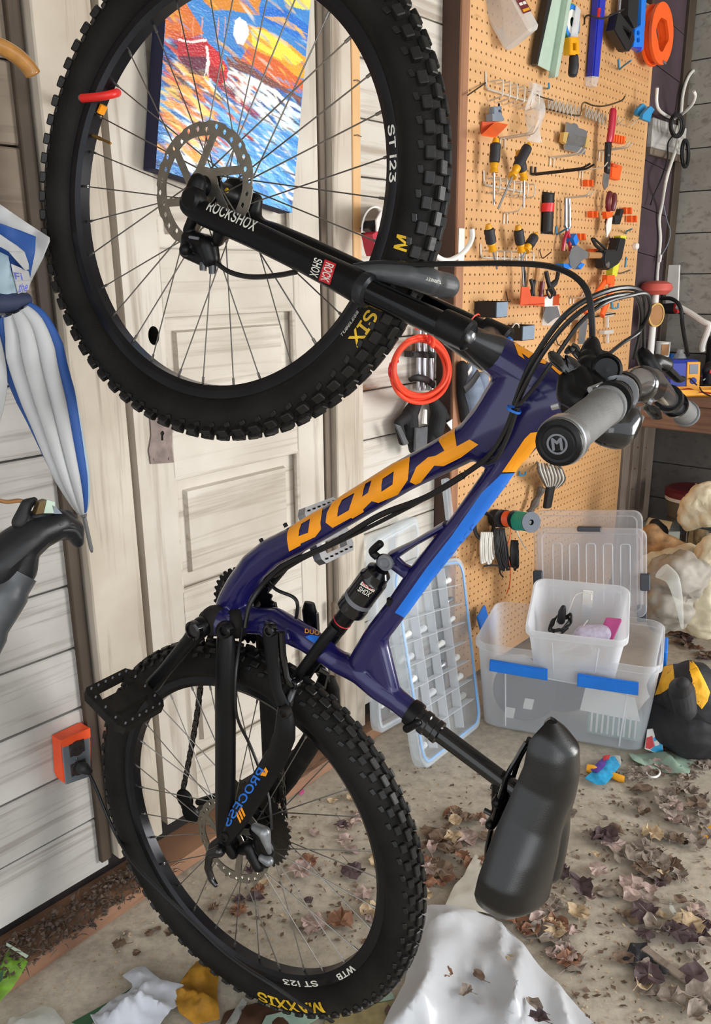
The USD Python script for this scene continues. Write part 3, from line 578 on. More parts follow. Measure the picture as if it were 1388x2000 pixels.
# stays: vertical chain stays, bent seat stays, both sides
for sg in (1, -1):
    X = lambda px, py, w: B.P(*B.L(B(px, py, abs(w)))[:2], sg*abs(w))
    m = 'black_part' if sg > 0 else 'muddy_black'
    bp('chain_stay', tube([X(441, 1226, .045), X(441, 1262, .050), X(440, 1340, .055), X(440, 1500, .062), X(439, 1600, .066), X(436, 1648, .066)], [.015, .0190, .0202, .0202, .0195, .013], 14, flat=(B.e3, .62)), m)
    bp('seat_stay', tube([X(556, 1380, .060), X(558, 1404, .062), X(556, 1436, .064), X(540, 1478, .066), X(500, 1543, .068), X(466, 1596, .070), X(438, 1641, .070)], [.013, .0175, .0196, .0196, .0196, .0190, .013], 14, flat=(B.e3, .55)), m)
    bp('rocker_link', tube([X(528, 1218, .052), X(528, 1236, .052), X(531, 1290, .053), X(540, 1345, .055), X(556, 1385, .057), X(558, 1402, .057)], [.010, .0150, .0125, .0115, .0125, .010], 12, flat=(B.e3, .5)), 'black_part')
    bp('rocker_link', tube([X(549, 1235, .046), X(552, 1280, .046), X(560, 1322, .045), X(572, 1338, .040)], [.006, .006, .006, .007], 8, flat=(B.e3, .9)), 'black_gloss')
    bp('rocker_link', tube([X(556, 1388, .050), X(566, 1360, .048), X(574, 1335, .030)], [.011, .009, .009], 10, flat=(B.e3, .7)), 'black_gloss')
    bp('dropout', blob([ch(B, (438, 1641, sg*.066, .012), (420, 1655, sg*.064, .012)), ch(B, (438, 1640, sg*.066, .011), (455, 1668, sg*.060, .009))], .005, 6), 'black_part', smooth=True)
bolt(B, 440, 1231, .063, .0125); bolt(B, 528, 1231, .060, .0105, 'black_gloss'); bolt(B, 556, 1391, .069, .010, 'muddy_black'); bolt(B, 440, 1633, .076, .009, 'muddy_black'); bolt(B, 574, 1336, .040, .009, 'black_gloss')
ss = Skin(tube([B(556, 1400, .0745), B(540, 1478, .0765), B(438, 1641, .0805)], .016, 12, flat=(B.e3, .3)))
sskin = Skin(cat([mk(np.array(UsdGeom.Mesh(stage.GetPrimAtPath(bike+'/seat_stay')).GetPointsAttr().Get())+HR, np.array(UsdGeom.Mesh(stage.GetPrimAtPath(bike+'/seat_stay')).GetFaceVertexIndicesAttr().Get()).reshape(-1, 3))]))
stay = bike+'/seat_stay'
bp('lettering', sskin.text('PROCESS', (520, 1504), (-11.6, 17.6), (-12.5, -8.0), 3), 'decal_blue', stay, True)
decal('decal', Polygon([(519, 1498), (524, 1506), (519, 1516), (508, 1514)]), 'decal_orange', stay, sskin)
for k in range(3): x, y = 461+k*4, 1590-k*6; decal('decal_stripe', Polygon([(x, y), (x+8, y+18), (x+10.5, y+14), (x+3, y-4)]), 'decal_orange', stay, sskin)
# shock
s0, s1 = B(752, 1100, 0), B(577, 1336, 0); sd = s1-s0; SL = np.linalg.norm(sd); sd = sd/SL
sh = bp('shock_body', lathe([(0, .012), (.012, .012), (.019, .018), (.0195, .03), (.0225, .034), (.0225, .088), (.0236, .090), (.0236, .102), (.017, .106), (0, .106)], s0, sd, 28), 'black_gloss')
bp('shock_band', lathe([(.0226, .074), (.0229, .074), (.0229, .082), (.0226, .082)], s0, sd, 28), 'decal_grey', sh)
bp('shock_shaft', lathe([(0, .104), (.0145, .104), (.0145, .150), (.013, .152), (0, .152)], s0, sd, 22), 'black_part', sh)
bp('shock_o_ring', lathe([(.0146, .130), (.0156, .131), (.0146, .1325)], s0, sd, 22), 'decal_red', sh)
bp('shock_lever', tube(cr([B(737, 1088, .02), B(727, 1078, .022), B(735, 1068, .024), B(745, 1060, .024)], 4), [.006]*12+[.0045], 8), 'black_part', sh)
bp('shock_reservoir', lathe([(0, .0), (.011, .0), (.011, .042), (.009, .045), (0, .045)], B(748, 1096, .014)+B.e2*.0, B.e3*-1+sd*.4, 18), 'black_gloss', sh)
for sg in (1, -1): bp('yoke', tube([s0+sd*.140+B.e3*sg*.012, s0+sd*.165+B.e3*sg*.020, s1-sd*.03+B.e3*sg*.024, s1+B.e3*sg*.024], [.010, .0095, .008, .010], 10, flat=(B.e3, .7)), 'black_part')
def sticker(base, cx, cy, ux, uy, vx, vy, sk, parent, rows):
    """rows: (text, ground, ink) side by side along u, v is the reading direction."""
    for i, (tx, gr, ink) in enumerate(rows):
        n = len(rows); u0, u1 = -1+2*i/n, -1+2*(i+1)/n
        q = lambda a, b: (cx+a*ux+b*vx, cy+a*uy+b*vy)
        bp('sticker', sk.poly(Polygon([q(u0, -1), q(u1, -1), q(u1, 1), q(u0, 1)])), gr, parent, True)
        m = meshkit.text_mesh(tx, 1., .1, bold=True); keep = (m.vertices[m.faces][:, :, 2] > .05).all(1); v = m.vertices; w = v[:, 0].max()
        X, Y = -.86+1.72*v[:, 0]/w, u0+(u1-u0)*(.5-.34*2*(v[:, 1]-.5))     # along v, across u
        if base < 0: Y = u0+(u1-u0)*(.5+.34*2*(v[:, 1]-.5))
        g = trimesh.Trimesh(np.stack([cx+Y*ux+X*vx, cy+Y*uy+X*vy, 0*X], 1), m.faces[keep], process=False); g.remove_unreferenced_vertices()
        gm = sk.flat(g.subdivide_to_size(3.)); gm = mk(gm.vertices+unit(EYE-gm.vertices.mean(0))*.0004, gm.faces); bp('lettering', gm, ink, parent, True)
shs = Skin(lathe([(.0227, .034), (.0227, .088)], s0, sd, 40))
sticker(1, 716, 1149, -9, 12, 13, 7.5, shs, sh, [('ROCK', 'decal_white', 'decal_red'), ('SHOX', 'black_part', 'decal_white')])
# rear brake, axle lever
rc = bp('rear_caliper', blob([ch(B, (497, 1622, .046, .010), (512, 1632, .050, .012), (524, 1660, .05, .012), (520, 1685, .05, .009)), ch(B, (505, 1690, .05, .012), (488, 1655, .048, .013), (470, 1660, .05, .008)), ch(B, (512, 1640, .036, .016), (512, 1680, .036, .014))], .005, 6), 'black_part', smooth=True)
bp('caliper_body', blob([ch(B, (499, 1616, .058, .008), (516, 1626, .060, .011), (522, 1652, .062, .006), (526, 1664, .060, .004)), ch(B, (512, 1676, .062, .007), (524, 1682, .060, .009))], .004, 6), 'caliper_grey', rc, True, label='grey caliper casting')
bp('axle_lever', blob([ch(B, (428, 1662, .082, .011), (410, 1668, .088, .0075), (406, 1695, .090, .0065), (413, 1717, .090, .006), (421, 1728, .090, .0045))], .004, 6), 'black_gloss', smooth=True)
# hoses and cables
def hose(pts, r=.0025, mat='hose', P=B, name='brake_hose'): return bp(name, tube(cr([P(x, y, w) for x, y, w in pts], 6), r, 8), mat)
hose([(474, 1225, .034), (462, 1300, .07), (460, 1372, .078), (466, 1410, .07), (490, 1460, .05), (520, 1540, .045), (528, 1585, .05), (530, 1620, .054)])
hose([(522, 1134, .0), (540, 1152, .02), (572, 1166, .02), (581, 1182, .02), (578, 1207, .012)], .0028, name='dropper_cable')
hose([(905, 928, .028), (830, 972, .024), (742, 1006, .020), (665, 1052, .016), (600, 1084, .014), (555, 1104, .012), (515, 1140, .012), (488, 1180, .026), (478, 1225, .034)], .0042)
hose([(940, 905, .026), (850, 962, .022), (760, 1010, .018), (650, 1064, .014), (590, 1092, .012), (535, 1126, .010)], .0030, name='shift_cable')
for p in ((512, 1059), (559, 1029)): bp('cable_boss', lathe([(0, 0), (.0035, 0), (.0035, .006), (0, .007)], B(p[0], p[1], .0), unit(B(p[0]-8, p[1]-16, 0)-B(*p, 0)), 10), 'black_part')
bp('cable_clip', obox(B(763, 1176, .012), B.e1, B.e2, B.e3, .012, .014, .008), 'black_part')

# ---- seat post and saddle
p0, p1 = B(800, 1388, 0), B(992, 1531, 0); pd_ = unit(p1-p0)
bp('seat_clamp', lathe([(.016, -.006), (.0205, -.006), (.0215, .002), (.0205, .010), (.016, .010)], B(806, 1393, 0), pd_, 24), 'black_part')
bp('clamp_lever', blob([ch(B, (795, 1422, .016, .007), (815, 1412, .020, .006))], .004, 4), 'black_part', smooth=True)
sp = bp('seat_post', lathe([(0, 0), (.0165, 0), (.0165, .012), (.0185, .013), (.0185, .022), (.0168, .024), (.0168, .034), (.0178, .035), (.0178, .043), (.0135, .045), (.0130, .2), (0, .2)], B(812, 1398, 0), pd_, 28), 'black_gloss')
nose, rear = B(1112, 1432, 0), B(1014, 1745, 0)
SLn = np.linalg.norm(nose-rear); sx = unit(nose-rear); sy = B.e3; sz = unit(np.cross(sx, sy)); sz = sz if sz@B.e1 > 0 else -sz
def saddle(u, v):
    """u: rear to nose, v: round the section (0 at near edge, .5 over the top, 1 far edge)."""
    L = SLn*(u*1.02-.01)
    half = np.interp(u, [0, .03, .08, .16, .26, .38, .52, .70, .88, .96, 1], [.026, .056, .080, .094, .094, .078, .054, .037, .031, .022, .006])
    a = np.pi*(v*1.24-.12)                       # under-curved edges
    h = np.interp(u, [0, .05, .15, .4, .7, .92, 1], [.020, .040, .056, .054, .046, .038, .006])
    y = np.cos(a)*half; base = np.interp(u, [0, .15, .5, .8, 1], [-.004, .002, -.004, -.002, -.012])
    z = base-.030+h*(np.sign(np.sin(a))*np.abs(np.sin(a))**.8)
    z = z-.014*np.exp(-(y/.013)**2)*np.interp(u, [0, .05, .3, .5, .66], [1., 1.2, 1.1, .5, 0])
    return rear+L[..., None]*sx+y[..., None]*sy+(z+.014)[..., None]*sz
sad = grid(saddle, 64, 61); sad = mk(sad.vertices, sad.faces)
if sad.face_normals[len(sad.faces)//2]@sz < 0: sad = mk(sad.vertices, sad.faces[:, ::-1])
sd_ = bp('saddle', thick(sad, .004), 'saddle_vinyl', smooth=60)
bp('saddle_base', xf(cbox(SLn*.74, .05, .008, .003), (nose+rear)/2-sx*.012-sz*.032, sx, sy, sz), 'black_part', sd_)
for sg in (1, -1):
    q = lambda t, y, z: rear+sx*SLn*t+sy*sg*y+sz*z
    bp('saddle_rail', tube(cr([q(.10, .030, -.040), q(.22, .022, -.058), q(.62, .022, -.060), q(.78, .014, -.054), q(.86, .006, -.050)], 5), .0036, 8), 'black_gloss', sd_)
    bp('stitching', tube([saddle(np.array(u), np.array(.5-sg*np.interp(u, [.05, .3, .95], [.20, .22, .17])))+sz*.0003 for u in np.linspace(.06, .97, 40)], .0007, 5), 'black_gloss', sd_)
cl = rear+sx*SLn*.44-sz*.062
bp('saddle_clamp', blob([[(p1-pd_*.012, .013), (cl+sz*.0, .013)], [(cl-sx*.022, .010), (cl+sx*.022, .010)], [(cl-sx*.02+sy*.024, .008), (cl-sx*.02-sy*.024, .008)], [(cl+sx*.02+sy*.024, .008), (cl+sx*.02-sy*.024, .008)]], .005, 5), 'black_part', smooth=True)
for t in (-1, 1): bp('clamp_bolt', rod(cl+sx*.022*t-sz*.02, cl+sx*.022*t+sz*.016, .004, 10), 'black_gloss')

# ---- fork
for sg in (1, -1):
    X = lambda px, py: Q.P(*Q.L(Q(px, py, .066))[:2], sg*.066)
    low = blob([[(X(398, 418), .0165), (X(430, 430), .0178), (X(501, 461), .0180), (X(600, 509), .0182), (X(668, 543), .0200), (X(702, 560), .0215)], [(X(398, 418), .0165), (X(376, 399), .0185), (X(382, 372), .014), (X(386, 356), .012)]], .006, 8)
    lo = bp('fork_lower', low, 'fork_black', smooth=True)
    if sg > 0: low_near, lo_near = low, lo
    ax = unit(X(905, 655)-X(703, 561)); c = X(703, 561)
    bp('fork_seal', lathe([(.0165, -.004), (.0212, -.004), (.0222, .004), (.0216, .009), (.0160, .012)], c+ax*.006, ax, 28), 'crown_dark')
    bp('stanchion', lathe([(0, 0), (.0162, 0), (.0162, np.linalg.norm(X(905, 655)-c)), (0, np.linalg.norm(X(905, 655)-c))], c, ax, 28), 'stanchion')
    L = np.linalg.norm(X(914, 657)-X(862, 632))
    cw = bp('crown_socket', lathe([(.0162, 0), (.0188, .001), (.0192, .006), (.0192, L), (.016, L+.003), (.013, L+.0015), (0, L)], X(862, 632), ax, 28), 'black_part')
    bp('damper_knob', lathe([(0, 0), (.008, 0), (.007, .005), (.004, .007), (0, .007)], X(914, 657)+ax*.001, ax, 14), 'silver' if sg > 0 else 'decal_blue', cw)
    if sg < 0: bp('travel_o_ring', lathe([(.0163, 0), (.0178, .0012), (.0163, .0025)], X(842, 622), ax, 28), 'orange_rubber')
cx = lambda px, py, w: Q.P(*Q.L(Q(px, py, abs(w)))[:2], w)
bp('fork_crown', blob([[(cx(884, 650, .06), .0175), (Q(955, 690, .0), .024), (cx(884, 650, -.06), .0175)], [(cx(905, 660, .058), .012), (Q(968, 694, 0), .025)], [(cx(905, 660, -.058), .012), (Q(968, 694, 0), .025)]], .006, 10), 'crown_dark', smooth=True)
arch = blob([[(cx(690, 538, .062), .013), (cx(742, 532, .056), .011), (cx(800, 540, .046), .0145), (cx(838, 549, .028), .0165), (cx(848, 553, 0), .0165), (cx(838, 549, -.028), .0165), (cx(800, 540, -.046), .0145), (cx(742, 532, -.056), .011), (cx(690, 538, -.062), .013)]], .005, 8)
ar = bp('fork_arch', arch, 'arch_grey', smooth=True)
bp('lettering', Skin(arch).text('TURNKEY', (862, 549), (-4.6, -1.2), (-1, 6), 2.5), 'decal_white', ar, True)
fsk = Skin(low_near)
bp('lettering', fsk.text('ROCKSHOX', (401, 409), (12.2, 5.55), (9.5, -18.5), 3), 'decal_white', lo_near, True)
sticker(1, 628.5, 527, -22, -9, -6, 20, fsk, lo_near, [('ROCK', 'decal_red', 'decal_white'), ('SHOX', 'black_part', 'decal_white')])
fc = bp('front_caliper', blob([ch(Q, (372, 468, .050, .014), (405, 482, .052, .016), (412, 505, .050, .013)), ch(Q, (372, 468, .050, .012), (366, 490, .048, .012), (400, 505, .046, .012)), ch(Q, (368, 450, .054, .008), (378, 425, .06, .008)), ch(Q, (425, 470, .054, .008), (430, 452, .06, .009)), ch(Q, (366, 484, .062, .009), (362, 488, .066, .009))], .005, 6), 'black_part', smooth=True)
bp('caliper_bolt', rod(Q(370, 463, .066), Q(388, 466, .066), .0022, 8), 'decal_grey', fc)
for p in ((397, 512), (415, 518)): bp('caliper_bolt', lathe([(0, 0), (.006, 0), (.005, .012), (0, .012)], Q(*p, .05), -Q.e2, 10), 'black_gloss', fc)
bp('axle', lathe([(0, 0), (.0165, 0), (.0165, .016), (.012, .02), (0, .02)], Q(386, 392, .066), Q.e3, 20), 'black_part')
bp('hub_mark', lathe([(0, 0), (.004, 0), (.003, .0012), (0, .0015)], Q(454, 376, .002)+Q.e3*.0135, Q.e3, 10), 'decal_yellow', hub_f)
hose([(424, 515, .055), (450, 532, .056), (490, 541, .056), (540, 538, .056), (578, 531, .06)], .0036, P=Q)
hose([(690, 520, .062), (720, 515, .06), (760, 513, .055), (800, 517, .05), (845, 516, .05), (905, 515, .06), (980, 514, .08), (1060, 518, .10), (1110, 533, .12), (1140, 558, .13), (1152, 590, .135), (1156, 640, .14), (1156, 668, .145)], .0033, P=Q)
hose([(1004, 790, .045), (1022, 740, .055), (1048, 690, .06), (1090, 630, .06), (1130, 594, .05), (1180, 570, .02), (1225, 562, -.02), (1252, 572, -.06), (1258, 598, -.10), (1256, 640, -.14), (1256, 690, -.17)], .0032)
hose([(1008, 792, .05), (1034, 735, .06), (1064, 684, .06), (1110, 628, .055), (1160, 592, .04), (1210, 576, .0), (1240, 578, -.04), (1252, 610, -.08), (1246, 660, -.12), (1236, 700, -.14)], .0028, name='shift_cable')
hose([(1014, 790, .055), (1040, 760, .06), (1068, 722, .065), (1100, 675, .06), (1135, 628, .05), (1180, 592, .03), (1230, 577, -.02), (1262, 574, -.05), (1268, 604, -.08), (1250, 645, -.10), (1215, 670, -.06), (1190, 690, .0)], .0025, name='shift_cable')
bp('cable_tie', lathe([(.0085, -.0015), (.0095, -.0015), (.0095, .0015), (.0085, .0015)], B(1003, 800, .044), unit(B(1012, 780, .044)-B(995, 815, .044)), 14), 'decal_blue')
hose([(1003, 800, .044), (985, 845, .038), (955, 890, .034), (905, 928, .028)], .0036); hose([(1010, 795, .046), (992, 850, .04), (968, 895, .034), (940, 905, .026)], .003, name='shift_cable')

# ---- bar, stem, grips, levers
hq = lambda px, py, w: Q(px, py, w)
barp = cr([hq(1126, 838, .335), hq(1187, 790, .235), hq(1203, 774, .185), hq(1225, 752, .110), hq(1243, 746, .055), hq(1262, 750, .0), hq(1276, 752, -.05), hq(1290, 762, -.12), hq(1308, 782, -.20), hq(1322, 795, -.26), hq(1338, 807, -.35)], 6)
rr = np.interp(np.arange(len(barp)), [0, 12, 20, 28, 36, 46, 60], [.0112, .0112, .0148, .0159, .0156, .0125, .0112])
bp('handlebar', tube(barp, rr, 18), 'bar_polished', smooth=50)
bp('stem', blob([[(Q(1118, 775, 0), .0185), (Q(1165, 768, 0), .0185), (hq(1255, 752, .01), .020)], [(hq(1252, 750, .022), .021), (hq(1266, 753, -.022), .021)]], .006, 6), 'black_gloss', smooth=True)
bp('headset_cap', lathe([(0, 0), (.0235, 0), (.0235, .012), (.020, .018), (0, .019)], B(1098, 774, 0), unit(B(1110, 781, 0)-B(974, 699, 0)), 24), 'black_part')
for w in (.018, -.022): bp('faceplate_bolt', lathe([(0, 0), (.0042, 0), (.004, .004), (0, .004)], hq(1268, 782, w), -Q.e2*.5+Q.e1, 10), 'silver')
def grip(a, b, far):
    d = unit(a-b); L = np.linalg.norm(a-b)      # from the inner end b outward to a
    g = bp('grip', lathe([(.0118, 0), (.0175, .001), (.0182, .004), (.0182, .010), (.0168, .011), (.0168, L-.014), (.0188, L-.013), (.0192, L-.006), (.0188, L), (.0118, L+.001)], b, d, 30), 'grip_grey')
    bp('grip_collar', lathe([(.0186, L-.014), (.0199, L-.013), (.0199, L-.004), (.0188, L-.003)], b, d, 30), 'silver' if not far else 'decal_grey', g)
    bp('end_cap', lathe([(.0190, L-.002), (.0182, L+.0025), (.0150, L+.004), (.0130, L+.0035), (.0118, L+.0043), (0, L+.0045)], b, d, 30), 'black_part', g)
    return g, d, L
gn, gd, gL = grip(hq(1092, 864, .375), hq(1186, 790, .25), False)
gf, _, _ = grip(hq(1341, 809, -.38), hq(1316, 789, -.255), True)
gsk = Skin(lathe([(.0169, .015), (.0169, gL-.016)], hq(1186, 790, .25), gd, 40))
tg = np.linspace(0, 2*np.pi, 25)[:-1]
bp('grip_badge', gsk.poly(Polygon([(1127+14*math.cos(a)*.8+5*math.sin(a), 823+10*math.sin(a)+5*math.cos(a)) for a in tg], [[(1127+10*math.cos(a)*.8+4*math.sin(a), 823+6.5*math.sin(a)+4*math.cos(a)) for a in tg[::-1]]]), 3.), 'decal_grey', gn, True)
ge = hq(1092, 864, .375)+gd*.0049; gx, gy, gz = axes(gd); gu = unit(CU-gd*(CU@gd)); gr = np.cross(gu, gd)
pg = unary_union([Polygon([(.0082*math.cos(a), .0082*math.sin(a)) for a in tg], [[(.0066*math.cos(a), .0066*math.sin(a)) for a in tg]]), LineString([(-.0032, -.004), (-.0032, .004), (0, .001), (.0032, .004), (.0032, -.004)]).buffer(.0011)])
mge = xf(ext(pg, .0006), ge, gr, gu, gd); bp('end_cap_emblem', mge, 'decal_grey', gn, False)
def clampring(c, d, r=.0185, w=.012, mat='black_part', parent=bike): return bp('clamp', lathe([(r-.005, -w/2), (r, -w/2), (r, w/2), (r-.005, w/2)], c, d, 22), mat, parent)
bd = unit(hq(1187, 790, .235)-hq(1225, 752, .11))
clampring(hq(1194, 783, .215), bd, .0185, .014); clampring(hq(1206, 771, .175), bd, .0195, .008, 'silver'); clampring(hq(1212, 764, .155), bd, .019, .016)
# near brake lever and shifter cluster on top of the bar, reservoir and blade below
nl = bp('brake_lever', blob([ch(Q, (1156, 672, .150, .008), (1153, 690, .155, .011), (1162, 715, .160, .013)), ch(Q, (1145, 700, .165, .009), (1178, 708, .150, .012), (1190, 730, .16, .012)), ch(Q, (1150, 720, .175, .014), (1135, 735, .18, .012), (1160, 760, .19, .014), (1190, 772, .20, .010)), ch(Q, (1205, 742, .14, .008), (1199, 720, .14, .006))], .005, 7), 'black_part', smooth=True)
bp('adjuster', lathe([(0, 0), (.0145, 0), (.0155, .003), (.0155, .008), (.013, .010), (.011, .008), (.0045, .008), (0, .0085)], hq(1182, 722, .175), Q.e3+Q.e1*.3, 22), 'black_part', nl)
def paddle(pts, rs, mat='black_gloss'): bp('shift_paddle', tube(cr([hq(*p) for p in pts], 4), np.interp(np.linspace(0, 1, 4*(len(pts)-1)+1), np.linspace(0, 1, len(rs)), rs), 12, flat=(unit(Q.e1+Q.e2*.4), .45)), mat, nl)
paddle([(1075, 688, .20), (1085, 702, .20), (1102, 714, .20), (1120, 712, .195), (1140, 724, .19)], [.006, .013, .0125, .008, .006])
paddle([(1104, 690, .15), (1118, 680, .15), (1128, 692, .15), (1138, 706, .16)], [.004, .0115, .0095, .006])
bp('shifter_body', blob([ch(Q, (1108, 745, .2, .010), (1112, 768, .2, .013), (1130, 782, .205, .011)), ch(Q, (1130, 740, .19, .014), (1145, 765, .195, .014))], .005, 6), 'black_part', nl, True)
bp('clamp_bolt', rod(hq(1152, 762, .215), hq(1176, 752, .2), .0035, 8), 'silver', nl); bp('clamp_bolt', rod(hq(1077, 796, .2), hq(1092, 792, .2), .003, 8), 'silver', nl)
rs_ = bp('dropper_lever', blob([ch(Q, (1200, 815, .19, .013), (1185, 838, .2, .017), (1205, 842, .19, .018), (1225, 820, .18, .014)), ch(Q, (1205, 800, .19, .008), (1215, 815, .185, .008))], .005, 7), 'black_gloss', smooth=True)
bp('lever_blade', tube(cr([hq(1243, 796, .14), hq(1240, 812, .15), hq(1228, 836, .16), hq(1215, 848, .165)], 4), [.004]*4+[.009]*6+[.006]*3, 10, flat=(Q.e3, .4)), 'decal_grey', rs_)
bp('clamp_bolt', rod(hq(1152, 846, .22), hq(1160, 852, .215), .004, 8), 'brass_dull', rs_)
# far lever
fl = bp('brake_lever', blob([ch(Q, (1254, 690, -.16, .009), (1262, 704, -.16, .0115), (1272, 722, -.165, .013)), ch(Q, (1280, 705, -.17, .010), (1300, 712, -.19, .010)), ch(Q, (1272, 722, -.165, .011), (1285, 748, -.16, .011))], .005, 7), 'black_part', smooth=True)
bp('lever_blade', tube(cr([hq(1292, 712, -.19), hq(1308, 728, -.22), hq(1326, 742, -.25), hq(1332, 738, -.27)], 4), [.007, .008, .009, .009, .009, .009, .008, .008, .007, .006, .006, .005, .005], 10, flat=(Q.e2, .6)), 'black_part', fl)
bp('lever_paddle', tube(cr([hq(1262, 786, -.10), hq(1272, 800, -.12), hq(1282, 816, -.13)], 4), [.005]*3+[.012]*4+[.010]*2, 12, flat=(Q.e2, .35)), 'black_gloss', fl)
fd = unit(hq(1322, 795, -.26)-hq(1300, 775, -.17)); clampring(hq(1306, 779, -.20), fd, .0185, .018); clampring(hq(1317, 790, -.245), fd, .0185, .010, 'black_gloss')
# ---- the hook in the wall
hk = thing('bike_hook', 'red rubber coated wall hook holding the front wheel rim', 'hook', W(165, 190, -.03))
e0 = Q(203, 190, .0)
pts = [S(SW(Q(203, 190, -.05))[0]+.03, -.058, SW(e0)[2]+.01), Q(150, 192, -.048), Q(205, 188, -.045), Q(224, 183, -.02), Q(229, 181, .004), Q(222, 183, .024), Q(200, 188, .036), Q(160, 192, .040)]
part(hk, 'shaft', tube(cr(pts[:3], 5), .0052, 10), 'red_hook'); part(hk, 'coated_hook', tube(cr(pts[2:], 6), .0062, 12), 'red_hook'); part(hk, 'tip', lathe([(0, 0), (.0062, 0), (.005, .003), (0, .004)], pts[-1], unit(pts[-1]-pts[-2]), 12), 'silver')
part(hk, 'wall_plate', wbox(SW(pts[0])[0]-.02, SW(pts[0])[0]+.02, -.06, -.055, SW(e0)[2]-.03, SW(e0)[2]+.05), 'rust_plate')
# ================================================================ things on the pegboard and the wall
for a in (('wire_steel', 'd6d2c8', .35, .3), ('wire_dark', '4e463e', .4, .7), ('wire_brass', '6e5c40', .35, .8), ('blue_plastic', '2f8fc4', .45), ('blue_bright', '1879e0', .45), ('blue_level', '2a35b0', .3), ('pale_green', 'b9cdbd', .4, .2), ('driver_yellow', 'e0a010', .3),
          ('driver_grip', '24242a', .6), ('orange_plastic', 'f2601f', .45), ('rust_orange', 'd4532a', .5), ('red_vinyl', 'b51f38', .3), ('red_plastic', 'd8262e', .35), ('maroon', '6a1f2c', .5), ('white_plastic', 'e6e4df', .35), ('grey_plastic', '7c8694', .4),
          ('blade_steel', 'a9adb4', .3, .8), ('dark_steel', '3b3b3f', .35, .7), ('brown_wood', 'a77748', .55), ('green_tape', '27875c', .5), ('lime_tape', 'd7d23a', .45), ('oxblood', '6b2530', .4), ('tan_brass', 'd6b36a', .4, .3), ('black_rubber', '19191b', .6), ('slate_face', '8494a6', .4), ('flange_grey', '4d5664', .45), ('teal_cord', '1f9a84', .6), ('cord_black', '17171a', .6), ('cord_white', 'dcdad2', .6), ('rope_dark', '5d5750', .7), ('rope_light', 'c9c5bc', .7), ('dusty_red', 'cf5f55', .45)): mt(*a)
clear('clear_plastic', 'eef2f4', .16, .7, .12); clear('frosted_plastic', 'e9eaea', .55, .9, .35)
def wt(pts, o=None): return [W(*p) if len(p) == 3 else W(p[0], p[1], o) for p in pts]
def plate(pts, o, th=.004, holes=(), ch=0):      # outline as its front face stands, at o+th
    return prism(np.array(wt(pts, o+th))+N_*th, -N_, th, [np.array(wt(h, o+th))+N_*th for h in holes], ch)
def wire(pts, r=.0017, k=5, n=7): return tube(cr([W(*p) for p in pts], k), r, n)
def bent(pts, r=.0017, n=7):          # wire with tight bends
    P = [W(*p) for p in pts]; out = [P[0]]
    for a, b, c in zip(P[:-2], P[1:-1], P[2:]):
        d0, d1 = unit(a-b), unit(c-b); q = min(.005, .4*np.linalg.norm(a-b), .4*np.linalg.norm(c-b)); out += [b+d0*q, b+(d0+d1)*q*.3, b+d1*q]
    return tube(out+[P[-1]], r, n)
PG = 'on the pegboard'
# clear box with a maroon label, tipped on its hook
a, o_ = W(1038, 60, .115), unit(-N_*.85+ZV*.42)
f1 = ZV*.85-D_*.30; f1 = unit(f1-o_*(f1@o_)); u2 = unit(np.cross(o_, f1)); u2 = u2 if u2@D_ < 0 else -u2
ctr = a+f1*.085-u2*.036-o_*.045
t = thing('plastic_jar', 'clear square plastic tub with a maroon label tipped at the top left of the pegboard', 'tub', ctr)
e3_ = [f1*.085, u2*.038, o_*.04]; cn = np.array([[i, j, k] for i in (-1, 1) for j in (-1, 1) for k in (-1, 1)], float)
hull = lambda p: trimesh.convex.convex_hull(np.asarray(p))
part(t, 'tub', xf(cbox(.17, .072, .09, .008), ctr, f1, u2, o_), 'frosted_plastic');
part(t, 'label', xf(cbox(.115, .062, .0008, .0003), ctr+o_*.0454+f1*.02, f1, u2, o_), 'maroon')
for i in range(5):
    for j in (-.014, .014): part(t, 'label_print', xf(cbox(.008+.004*(i % 2), .022, .0006, .0002), ctr+o_*.0461+f1*(-.012+.018*i)+u2*j, f1, u2, o_), 'white_plastic')
part(t, 'label_strip', xf(cbox(.007, .05, .0006, .0002), ctr+o_*.0461+f1*(-.030), f1, u2, o_), 'driver_yellow')
# pale green metal pan seen flat
t = thing('metal_pan', 'speckled pale green metal trough hanging at the top of the pegboard', 'trough', W(1080, 60, .03))
part(t, 'back_plate', plate([(1082, -20), (1112, -20), (1086, 146), (1050, 127)], .028, .003), 'pale_green'); part(t, 'side_rim', plate([(1112, -20), (1119, -20), (1090, 149), (1083, 151)], .028, .022), 'pale_green'); part(t, 'dark_side', plate([(1073, -20), (1082, -20), (1052, 128), (1047, 124)], .010, .020), 'dark_steel')
